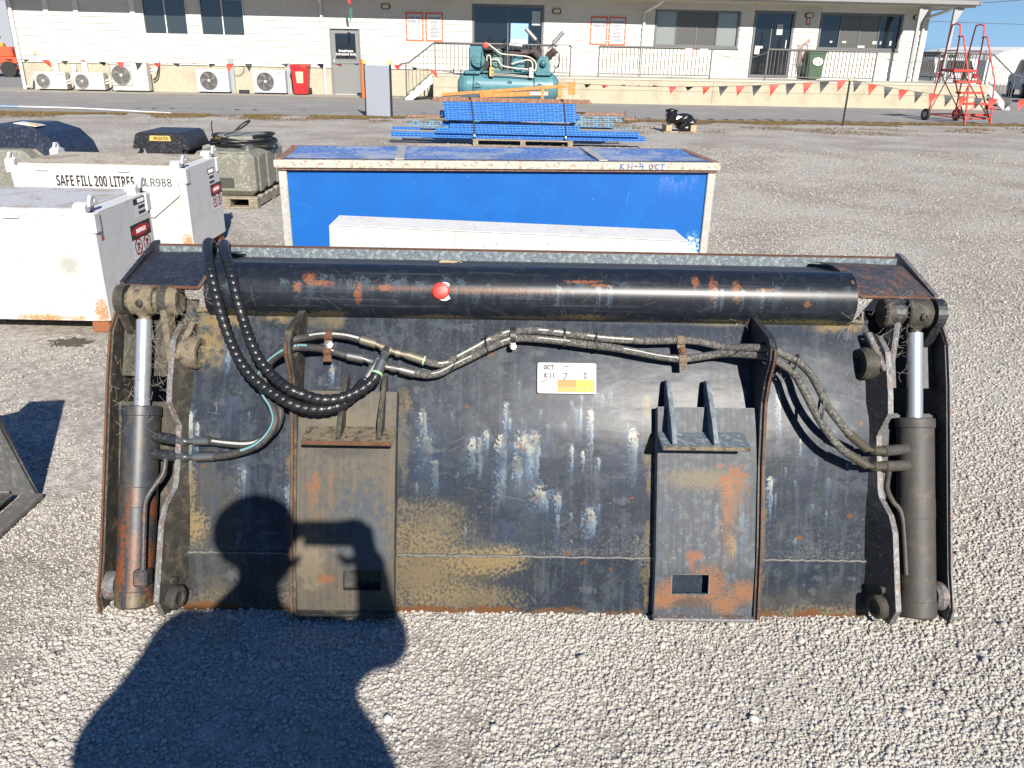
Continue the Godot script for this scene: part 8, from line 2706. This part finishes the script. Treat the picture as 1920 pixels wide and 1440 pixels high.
func car(called: String, label: String, at: Vector3, turn: float, m: Material, kind: int) -> void:
	var o := thing(called, label, "car", "vehicles parked beyond the building", at, turn)
	o.scale = Vector3.ONE * 0.88
	var prof: PackedVector2Array
	var gl: PackedVector2Array
	if kind == 0:
		prof = PackedVector2Array([Vector2(-2.3, 0.35), Vector2(2.3, 0.35), Vector2(2.32, 0.75), Vector2(2.1, 0.98), Vector2(1.2, 1.08), Vector2(0.6, 1.62), Vector2(0.2, 1.70), Vector2(-1.7, 1.68), Vector2(-2.15, 1.1), Vector2(-2.32, 1.0)])
		gl = PackedVector2Array([Vector2(1.0, 1.10), Vector2(0.55, 1.54), Vector2(0.15, 1.60), Vector2(-1.6, 1.58), Vector2(-1.95, 1.10)])
	else:
		prof = PackedVector2Array([Vector2(-2.5, 0.4), Vector2(2.4, 0.4), Vector2(2.42, 0.9), Vector2(2.1, 1.15), Vector2(1.5, 1.95), Vector2(1.2, 2.05), Vector2(-2.4, 2.05), Vector2(-2.5, 1.9)])
		gl = PackedVector2Array([Vector2(1.9, 1.2), Vector2(1.4, 1.85), Vector2(0.3, 1.85), Vector2(0.3, 1.2)])
	var mb := MB.new()
	mb.prism(prof, Transform3D(Basis.IDENTITY, V(0, 0, -0.88)), 1.76)
	part("body", mb, m, o)
	var g := plain("car_glass", 0.015, 0.018, 0.02, 0.05)
	for s in [-0.89, 0.88]:
		mb = MB.new()
		mb.prism(gl, Transform3D(Basis.IDENTITY, V(0, 0, s)), 0.01)
		part("side_window", mb, g, o)
	mb = MB.new()
	mb.quad(V(-2.19, 1.12, -0.72), V(-2.19, 1.12, 0.72), V(-1.80, 1.60, 0.65), V(-1.80, 1.60, -0.65), V(-1, 0.6, 0))
	part("rear_window", mb, g, o)
	mb = MB.new()
	var fx := 1.22 if kind == 0 else 2.1
	var fy := 1.1 if kind == 0 else 1.18
	mb.quad(V(fx + 0.01, fy, -0.72), V(fx + 0.01, fy, 0.72), V(0.66 if kind == 0 else 1.55, 1.58 if kind == 0 else 1.92, 0.65), V(0.66 if kind == 0 else 1.55, 1.58 if kind == 0 else 1.92, -0.65), V(1, 0.6, 0))
	part("windscreen", mb, g, o)
	for s in [-0.75, 0.75]:
		part("tail_light", bx(V(-2.29, 0.98, s), V(0.10, 0.2, 0.24), 0.01), plain("tail_red", 0.35, 0.02, 0.02, 0.3), o)
		part("headlight", bx(V(2.26, 0.82, s), V(0.12, 0.16, 0.3), 0.01), plain("lamp_glass", 0.5, 0.5, 0.5, 0.2), o)
		for x in [-1.45, 1.45]:
			mb = MB.new()
			mb.cyl(V(x, 0.33, s - 0.12 + 0.06 * signf(s)), V(x, 0.33, s + 0.12 + 0.06 * signf(s)), 0.33, 18)
			var w := part("wheel", mb, plain("black_rubber", 0.02, 0.02, 0.02, 0.8), o)
			mb = MB.new()
			mb.cyl(V(x, 0.33, s + (0.12 + 0.065) * signf(s)), V(x, 0.33, s + (0.12 + 0.07) * signf(s)), 0.2, 14)
			part("rim", mb, plain("wheel_grey", 0.30, 0.30, 0.30, 0.6), w)
	part("bumper", bx(V(-2.33, 0.55, 0), V(0.1, 0.22, 1.7), 0.03), m, o)

func background() -> void:
	car("parked_car", "bronze grey estate car parked beyond the deck stairs", V(21.3, 0, -31.5), -0.4, plain("bronze_paint", 0.10, 0.09, 0.08, 0.3, 0.4), 0)
	car("parked_car", "white four wheel drive parked behind the slanted stair rail on the right", V(21.9, 0, -37.0), 1.25, plain("van_white", 0.5, 0.5, 0.49, 0.4), 0)
	car("parked_car", "white car parked farthest left behind the right deck railing", V(17.6, 0, -36.5), 1.35, plain("car_white", 0.62, 0.63, 0.64, 0.35), 0)
	car("parked_car", "blue car parked behind the right deck railing beside the white van", V(20.0, 0, -44.0), 1.3, plain("car_blue", 0.03, 0.06, 0.14, 0.35), 0)
	# long shed behind the cars
	var sh := thing("storage_shed", "long dark shed with pale roof edge far behind the parked cars", "shed", "", V(44, 0, -62), 0.2)
	part("wall", bx(V(0, 0.8, -3), V(34, 1.6, 6)), plain("shed_dark", 0.05, 0.052, 0.055, 0.8), sh)
	part("roof", bx(V(0, 1.7, -2.5), V(35, 0.22, 8), 0.03), plain("shed_roof", 0.42, 0.43, 0.43, 0.6), sh)
	for i in 8:
		part("post", bx(V(-16 + i * 4.5, 0.8, 1.4), V(0.2, 1.6, 0.2)), plain("white_trim", 0.72, 0.71, 0.68, 0.5), sh)
	var tr := thing("white_marquee", "low white vaulted roof far behind the right deck railing", "marquee", "", V(31.0, -0.35, -58), 0.0)
	var mb := MB.new()
	mb.prism(PackedVector2Array([Vector2(-3, 0), Vector2(3, 0), Vector2(3, 1.7), Vector2(2.0, 2.25), Vector2(0, 2.5), Vector2(-2.0, 2.25), Vector2(-3, 1.7)]), Transform3D(Basis.IDENTITY, V(0, 0, -5)), 10.0)
	part("canvas", mb, plain("marquee_white", 0.62, 0.61, 0.57, 0.7), tr)
	# pole with spiked insulators
	for q in [[V(27.3, 0, -45.0), 3.6, "dark fence corner post with insulators rising beyond the deck"], [V(22.9, 0, -52.0), 3.9, "farther dark post with insulators behind the roof posts"]]:
		var po := thing("insulator_post", q[2], "post", "dark posts with insulators", q[0])
		mb = MB.new()
		mb.cyl(V(0, 0, 0), V(0.05, q[1], 0), 0.07, 8)
		part("pole", mb, plain("dark_timber", 0.05, 0.045, 0.04, 0.8), po)
		for i in 6:
			mb = MB.new()
			mb.cyl(V(-0.15, q[1] - 0.15 - 0.2 * i, 0), V(0.0, q[1] - 0.2 - 0.2 * i, 0), 0.035, 6)
			part("insulator", mb, plain("dark_timber", 0.05, 0.045, 0.04, 0.8), po)
	for q in [[V(12.0, 3.1, -36), V(40.0, 6.0, -52), "thin power line crossing the sky right of the roof"], [V(22.9, 3.4, -52), V(60.0, 4.4, -70), "lower thin wire above the far shed"]]:
		var w := thing("power_line", q[2], "wire", "thin wires at the right")
		mb = MB.new()
		var pts := []
		for i in 13:
			var t := i / 12.0
			pts.append(q[0].lerp(q[1], t) - V(0, 1.0 * t * (1.0 - t), 0))
		mb.tube(pts, 0.014, 4)
		part("wire", mb, plain("wire_dark", 0.06, 0.06, 0.065, 0.7), w)
	# mesh fence beyond the cars
	var fe := thing("yard_fence", "low wire mesh fence behind the parked cars on the right", "fence", "", V(30, 0, -50), -0.1)
	for i in 12:
		mb = MB.new()
		mb.cyl(V(-14 + i * 2.6, 0, 0), V(-14 + i * 2.6, 1.9, 0), 0.03, 6)
		part("post", mb, plain("galvanised_rail", 0.17, 0.168, 0.16, 0.5, 0.4), fe)
	for y in [0.1, 0.55, 1.0, 1.45, 1.88]:
		mb = MB.new()
		mb.cyl(V(-14, y, 0), V(14.6, y, 0), 0.008, 4)
		part("wire", mb, plain("galvanised_rail", 0.17, 0.168, 0.16, 0.5, 0.4), fe)
	# orange machine and grey shed at the far left
	var om := thing("orange_machine", "orange red farm machine with white tank at the left end of the building", "machine", "", V(-22.0, 0, -36.5), 0.1)
	om.scale = Vector3.ONE * 0.86
	var orm := plain("machine_orange", 0.56, 0.09, 0.035, 0.45)
	part("chassis", bx(V(0, 0.75, 0), V(3.2, 0.3, 1.4), 0.04), orm, om)
	part("engine_hood", bx(V(0.7, 1.1, 0), V(1.3, 0.5, 1.1), 0.08), orm, om)
	part("lower_frame", bx(V(0.2, 0.42, 0.2), V(3.0, 0.14, 1.2), 0.03), plain("dark_red_frame", 0.20, 0.02, 0.015, 0.6), om)
	mb = MB.new()
	mb.lathe(V(-0.35, 0.95, 0), Vector3.UP, [Vector2(0, 0), Vector2(0.42, 0.0), Vector2(0.45, 0.4), Vector2(0.3, 0.75), Vector2(0.0, 0.8)], 16)
	part("white_tank", mb, plain("van_white", 0.66, 0.66, 0.65, 0.4), om)
	part("canopy", bx(V(-0.3, 1.78, 0), V(1.6, 0.16, 1.2), 0.05), plain("beige_canopy", 0.42, 0.36, 0.26, 0.7), om)
	part("beacon", bx(V(0.72, 1.42, 0.1), V(0.34, 0.18, 0.3), 0.03), plain("amber_lamp", 0.6, 0.28, 0.05, 0.3), om)
	for x in [-1.1, 0.2, 1.2]:
		mb = MB.new()
		mb.cyl(V(x, 0.36, 0.55), V(x, 0.36, 0.85), 0.36, 18)
		part("wheel", mb, plain("black_rubber", 0.02, 0.02, 0.02, 0.8), om)
	var gs := thing("grey_silo", "grey shed wall far behind the orange machine at the left", "shed", "", V(-40, 0, -60))
	part("wall", bx(V(0, 1.9, 0), V(16, 3.8, 8)), plain("far_grey", 0.24, 0.26, 0.29, 0.8), gs)
	part("roof", bx(V(0, 3.9, 0), V(16.6, 0.2, 8.6)), plain("far_roof", 0.36, 0.38, 0.40, 0.8), gs)
	# white pipe along the road edge
	var wp := thing("white_pipe", "thin white pipe lying along the road edge at the left", "pipe")
	mb = MB.new()
	mb.tube(smooth([V(-11.9, 0.03, -20.55), V(-10.5, 0.03, -20.45), V(-9.4, 0.03, -20.1), V(-8.4, 0.03, -19.75), V(-7.9, 0.03, -19.6)], 5), 0.020, 8)
	part("pipe", mb, plain("white_trim", 0.72, 0.71, 0.68, 0.5), wp)
	mb = MB.new()
	mb.tube(smooth([V(-14.2, 0.03, -20.5), V(-13.0, 0.03, -20.6), V(-11.9, 0.03, -20.55)], 5), 0.019, 8)
	part("blue_pipe_end", mb, plain("pale_pipe_blue", 0.22, 0.36, 0.5, 0.5), wp)

func build_yard() -> void:
	fuel_tank("fuel_tank", "white steel fuel tank nearest the bucket, warning stickers on its end", -2.34, -4.54, 0)
	fuel_tank("fuel_tank", "white steel fuel tank lettered SAFE FILL 200 LITRES behind the nearer tank", -2.495, -6.30, 1)
	poly_tanks()
	blue_cabinet()
	white_cover()
	rack_stack()
	compressor()
	step_ladder()
	bunting()
	wrapped_part()
	background()

# ------------------------------------------------------------------ bucket at the left edge
func build_small_bucket() -> void:
	var o := thing("small_bucket", "dark grey digging bucket lying at the left edge with its cutting edge on gravel", "bucket", "")
	var dk := tri("grey_bucket_steel", weather(161, V(0.050, 0.052, 0.054), V(0.075, 0.076, 0.076), 0.54, V(0.14, 0.135, 0.12), 0.70, 0.1, 384, 0.014), 0.8, 0.55)
	var worn := tri("grey_worn_edge", weather(162, V(0.11, 0.105, 0.098), V(0.16, 0.15, 0.135), 0.54, V(0.07, 0.05, 0.04), 0.68, 0.0, 256, 0.03), 0.4, 0.7)
	var P := [V(-1.755, 0.025, -2.645), V(-1.77, 0.10, -2.63), V(-1.80, 0.35, -2.59), V(-1.86, 0.62, -2.60), V(-2.02, 0.60, -2.60), V(-2.04, 0.53, -2.60), V(-2.10, 0.50, -2.60), V(-2.6, 0.48, -2.60), V(-2.72, 0.30, -2.61), V(-2.5, 0.025, -2.645)]
	var off := V(0.0, -0.008, -0.018)
	for e in 2:
		var sh := V(0, 0, 1.35 * e)
		var mb := MB.new()
		for i in range(1, P.size() - 1):
			var N := V(0, 0.4, 1).normalized()
			mb.tri(P[0] + sh, P[i] + sh, P[i + 1] + sh, N, N, N)
			mb.tri(P[0] + sh + off, P[i] + sh + off, P[i + 1] + sh + off, -N, -N, -N)
		for i in P.size():
			var a: Vector3 = P[i]
			var c: Vector3 = P[(i + 1) % P.size()]
			mb.quad(a + sh, c + sh, c + sh + off, a + sh + off, (a + c) * 0.5 - V(-2.2, 0.3, -2.5))
		part("side_plate", mb, dk, o)
	var mb := MB.new()
	mb.bar(V(-1.775, 0.016, -2.66), V(-1.79, 0.016, -1.25), 0.075, 0.022, Vector3.UP, 0.004)
	part("cutting_edge", mb, worn, o)
	mb = MB.new()
	mb.quad(V(-1.83, 0.034, -2.63), V(-1.83, 0.034, -1.28), V(-2.5, 0.04, -1.28), V(-2.5, 0.04, -2.63), Vector3.UP)
	mb.quad(V(-2.5, 0.04, -2.63), V(-2.5, 0.04, -1.28), V(-2.72, 0.30, -1.25), V(-2.72, 0.30, -2.60), V(1, 1, 0))
	mb.quad(V(-2.72, 0.30, -2.60), V(-2.72, 0.30, -1.25), V(-2.6, 0.48, -1.25), V(-2.6, 0.48, -2.60), V(1, -0.5, 0))
	mb.quad(V(-2.6, 0.48, -2.60), V(-2.6, 0.48, -1.25), V(-2.12, 0.50, -1.25), V(-2.12, 0.50, -2.60), V(0, -1, 0))
	part("shell", mb, dk, o)
	mb = MB.new()
	mb.tube([V(-1.84, 0.045, -2.628), V(-2.15, 0.06, -2.615), V(-2.48, 0.06, -2.61)], 0.005, 6)
	part("weld_seam", mb, worn, o)

# ------------------------------------------------------------------ the photographer, whose shadow falls across the bucket
# bones: from, to, radius at each end; joined with a smooth minimum and meshed as surface nets
func flesh(mb: MB, bones: Array, cell: float, k: float, cols: PackedColorArray, tone: Array) -> void:
	var lo := Vector3.INF
	var hi := -Vector3.INF
	for b in bones:
		for e in 2:
			var r: float = b[2 + e] + k + cell * 2.0
			lo = lo.min(b[e] - Vector3.ONE * r)
			hi = hi.max(b[e] + Vector3.ONE * r)
	var n := Vector3i(((hi - lo) / cell).ceil()) + Vector3i.ONE
	var f := PackedFloat32Array()
	f.resize(n.x * n.y * n.z)
	f.fill(9.0)
	var own := PackedByteArray()
	own.resize(f.size())
	var best := PackedFloat32Array()
	best.resize(f.size())
	best.fill(9.0)
	var sy := n.x
	var sz := n.x * n.y
	for bi in bones.size():
		var b: Array = bones[bi]
		var a: Vector3 = b[0]
		var d: Vector3 = b[1] - b[0]
		var dd := maxf(d.length_squared(), 1e-9)
		var r0: float = b[2]
		var r1: float = b[3]
		var m := maxf(r0, r1) + k + cell * 2.0
		var i0 := Vector3i(((a.min(b[1]) - Vector3.ONE * m - lo) / cell).floor()).clamp(Vector3i.ZERO, n - Vector3i.ONE)
		var i1 := Vector3i(((a.max(b[1]) + Vector3.ONE * m - lo) / cell).ceil()).clamp(Vector3i.ZERO, n - Vector3i.ONE)
		for z in range(i0.z, i1.z + 1):
			for y in range(i0.y, i1.y + 1):
				for x in range(i0.x, i1.x + 1):
					var p := lo + Vector3(x, y, z) * cell - a
					var t := clampf(p.dot(d) / dd, 0.0, 1.0)
					var q := (p - d * t).length() - lerpf(r0, r1, t)
					var i := x + y * sy + z * sz
					var o := f[i]
					var h := maxf(k - absf(o - q), 0.0) / k
					f[i] = minf(o, q) - h * h * k * 0.25
					if q < best[i]:
						best[i] = q
						own[i] = b[4]
	var idx := PackedInt32Array()
	idx.resize(f.size())
	idx.fill(-1)
	var vs := PackedVector3Array()
	var vn := PackedVector3Array()
	var vc := PackedByteArray()
	var offs := [0, 1, sy, sy + 1, sz, sz + 1, sz + sy, sz + sy + 1]
	for z in n.z - 1:
		for y in n.y - 1:
			for x in n.x - 1:
				var i := x + y * sy + z * sz
				var ins := 0
				for o in offs:
					if f[i + o] < 0.0:
						ins += 1
				if ins == 0 or ins == 8:
					continue
				var s := Vector3.ZERO
				var c := 0
				for e in [[0, 1], [2, 3], [4, 5], [6, 7], [0, 2], [1, 3], [4, 6], [5, 7], [0, 4], [1, 5], [2, 6], [3, 7]]:
					var fa := f[i + offs[e[0]]]
					var fb := f[i + offs[e[1]]]
					if (fa < 0.0) != (fb < 0.0):
						var t := fa / (fa - fb)
						var pa := Vector3(e[0] & 1, (e[0] >> 1) & 1, (e[0] >> 2) & 1)
						var pb := Vector3(e[1] & 1, (e[1] >> 1) & 1, (e[1] >> 2) & 1)
						s += pa.lerp(pb, t)
						c += 1
				idx[i] = vs.size()
				vs.append(lo + (Vector3(x, y, z) + s / c) * cell)
				vn.append(Vector3(f[i + 1] - f[i] + f[i + sy + 1] - f[i + sy], f[i + sy] - f[i] + f[i + sy + 1] - f[i + 1], f[i + sz] - f[i] + f[i + sz + 1] - f[i + 1]).normalized())
				vc.append(own[i])
	for z in range(1, n.z - 1):
		for y in range(1, n.y - 1):
			for x in range(1, n.x - 1):
				var i := x + y * sy + z * sz
				for ax in 3:
					var st: int = [1, sy, sz][ax]
					if (f[i] < 0.0) == (f[i + st] < 0.0):
						continue
					var u: int = [sy, sz, 1][ax]
					var w: int = [sz, 1, sy][ax]
					var q := [idx[i], idx[i - u], idx[i - u - w], idx[i - w]]
					if q.min() < 0:
						continue
					for tr in [[0, 1, 2], [0, 2, 3]]:
						var A: int = q[tr[0]]
						var B: int = q[tr[1]]
						var C: int = q[tr[2]]
						mb.tri(vs[A], vs[B], vs[C], vn[A], vn[B], vn[C])
						for e in 3:
							cols.append(tone[vc[A]])
	tone.append(cols)

func hand_bones(c: Vector3, along: Vector3, palm: Vector3, thumb: Vector3, curl: float) -> Array:
	# c is the wrist; along points to the fingers, palm is the way the palm faces, thumb the thumb's side
	var o := []
	var side := thumb
	o.append([c, c + along * 0.03, 0.026, 0.028, 0])
	for i in 4:
		var s := side * (0.030 - 0.020 * i)
		var k := c + along * 0.085 + s
		o.append([c + along * 0.02 + s * 0.7, k, 0.016, 0.0125, 0])
		var L: float = [0.040, 0.045, 0.041, 0.031][i]
		var d := along
		var p := k
		for j in 3:
			d = (d * cos(curl) + palm * sin(curl)).normalized()
			var q: Vector3 = p + d * L * [1.0, 0.66, 0.55][j]
			o.append([p, q, 0.0098 - 0.001 * j, 0.009 - 0.001 * j, 0])
			p = q
	var t0 := c + along * 0.03 + side * 0.026
	var t1 := t0 + (along * 0.5 + side * 0.7 + palm * 0.5).normalized() * 0.042
	var t2 := t1 + (along * 0.8 + palm * 0.6).normalized() * 0.032
	o.append([t0, t1, 0.014, 0.0115, 0])
	o.append([t1, t2, 0.011, 0.0085, 0])
	return o

func build_person() -> void:
	var o := thing("person", "person in dark clothes holding up a phone, casting the shadow over the bucket", "person")
	var tone := [Color(0.42, 0.25, 0.18), Color(0.035, 0.04, 0.055), Color(0.02, 0.022, 0.03), Color(0.015, 0.013, 0.012)]
	var H := V(-0.09, 1.745, 0.30)
	var bones := [
		[V(-0.09, 1.50, 0.36), V(-0.09, 1.62, 0.335), 0.068, 0.064, 0],
		[V(-0.18, 1.36, 0.385), V(-0.01, 1.36, 0.385), 0.145, 0.145, 1],
		[V(-0.29, 1.435, 0.37), V(0.10, 1.435, 0.37), 0.090, 0.090, 1],
		[V(-0.20, 1.28, 0.39), V(0.025, 1.28, 0.39), 0.15, 0.15, 1],
		[V(-0.25, 1.14, 0.39), V(0.085, 1.14, 0.39), 0.165, 0.165, 1],
		[V(-0.27, 1.02, 0.39), V(0.11, 1.02, 0.39), 0.175, 0.175, 1],
		[V(-0.27, 0.88, 0.38), V(0.09, 0.88, 0.38), 0.165, 0.165, 2],
		[V(0.13, 1.425, 0.37), V(0.232, 1.375, 0.21), 0.080, 0.062, 1],
		[V(0.232, 1.375, 0.21), V(0.175, 1.53, 0.07), 0.062, 0.046, 1],
		[V(-0.31, 1.425, 0.37), V(-0.455, 1.17, 0.30), 0.088, 0.078, 1],
		[V(-0.455, 1.17, 0.30), V(-0.10, 1.52, 0.07), 0.078, 0.046, 1],
		[V(-0.215, 0.84, 0.38), V(-0.245, 0.48, 0.35), 0.128, 0.086, 2],
		[V(-0.245, 0.48, 0.35), V(-0.25, 0.11, 0.40), 0.086, 0.060, 2],
		[V(0.06, 0.84, 0.38), V(0.085, 0.48, 0.35), 0.128, 0.086, 2],
		[V(0.085, 0.48, 0.35), V(0.09, 0.11, 0.40), 0.086, 0.060, 2],
		[V(-0.25, 0.05, 0.42), V(-0.265, 0.04, 0.24), 0.048, 0.04, 3],
		[V(0.09, 0.05, 0.42), V(0.105, 0.04, 0.24), 0.048, 0.04, 3],
	]
	var mb := MB.new()
	var cols := PackedColorArray()
	var t := tone.duplicate()
	flesh(mb, bones, 0.020, 0.05, cols, t)
	cols = t.pop_back()
	# head with nose, chin, brow and ears on a finer grid
	var head := [
		[H + V(0, 0.035, 0.015), H + V(0, 0.03, -0.015), 0.088, 0.088, 0], [H + V(0, -0.02, -0.02), H + V(0, -0.085, -0.062), 0.070, 0.036, 0],
		[H + V(0, 0.012, -0.098), H + V(0, -0.032, -0.118), 0.010, 0.014, 0], [H + V(-0.035, 0.022, -0.085), H + V(0.035, 0.022, -0.085), 0.014, 0.014, 0],
		[H + V(-0.02, -0.062, -0.094), H + V(0.02, -0.062, -0.094), 0.010, 0.010, 0], [H + V(0, -0.10, 0.02), V(-0.09, 1.57, 0.345), 0.062, 0.062, 0],
		[H + V(-0.086, 0.01, 0.01), H + V(-0.088, -0.035, 0.005), 0.016, 0.011, 0], [H + V(0.086, 0.01, 0.01), H + V(0.088, -0.035, 0.005), 0.016, 0.011, 0]]
	t = tone.duplicate()
	flesh(mb, head, 0.008, 0.018, cols, t)
	cols = t.pop_back()
	for s in [-1.0, 1.0]:
		var wr := V(0.175, 1.53, 0.075) if s > 0.0 else V(-0.10, 1.52, 0.075)
		var hb := hand_bones(wr, V(-s * 0.30, 0.86, -0.42).normalized(), V(-s * 0.75, -0.1, 0.65).normalized(), V(-s * 0.5, -0.2, 0.75).normalized() * 1.0, 0.55)
		t = tone.duplicate()
		flesh(mb, hb, 0.006, 0.009, cols, t)
		cols = t.pop_back()
	var a := []
	a.resize(Mesh.ARRAY_MAX)
	a[Mesh.ARRAY_VERTEX] = mb.v
	a[Mesh.ARRAY_NORMAL] = mb.n
	a[Mesh.ARRAY_COLOR] = cols
	var am := ArrayMesh.new()
	am.add_surface_from_arrays(Mesh.PRIMITIVE_TRIANGLES, a)
	var m := StandardMaterial3D.new()
	m.resource_name = "person"
	m.vertex_color_use_as_albedo = true
	m.roughness = 0.75
	inst("body", am, m, o)
	# hair cap and eyes
	var hair := MB.new()
	hair.ball(H + V(0, 0.045, 0.025), V(0.127, 0.112, 0.128), 18)
	part("hair", hair, plain("dark_hair", 0.02, 0.015, 0.012, 0.6), o)
	for s in [-1.0, 1.0]:
		var ey := MB.new()
		ey.ball(H + V(s * 0.032, 0.004, -0.088), V(0.012, 0.010, 0.010), 8)
		part("eye", ey, plain("eye_white", 0.5, 0.48, 0.45, 0.3), o)
	var ph := thing("phone", "dark slab phone held up in both hands by the person behind the camera", "phone", "", V(0.052, 1.60, 0.022))
	ph.rotation.x = -deg_to_rad(PITCH)
	part("case", bx(Vector3(0, 0, 0.006), Vector3(0.155, 0.077, 0.009), 0.004), plain("phone_case", 0.02, 0.02, 0.022, 0.4), ph)
	part("screen", bx(Vector3(0, 0, 0.0112), Vector3(0.147, 0.069, 0.001)), plain("phone_screen", 0.015, 0.015, 0.02, 0.08), ph)
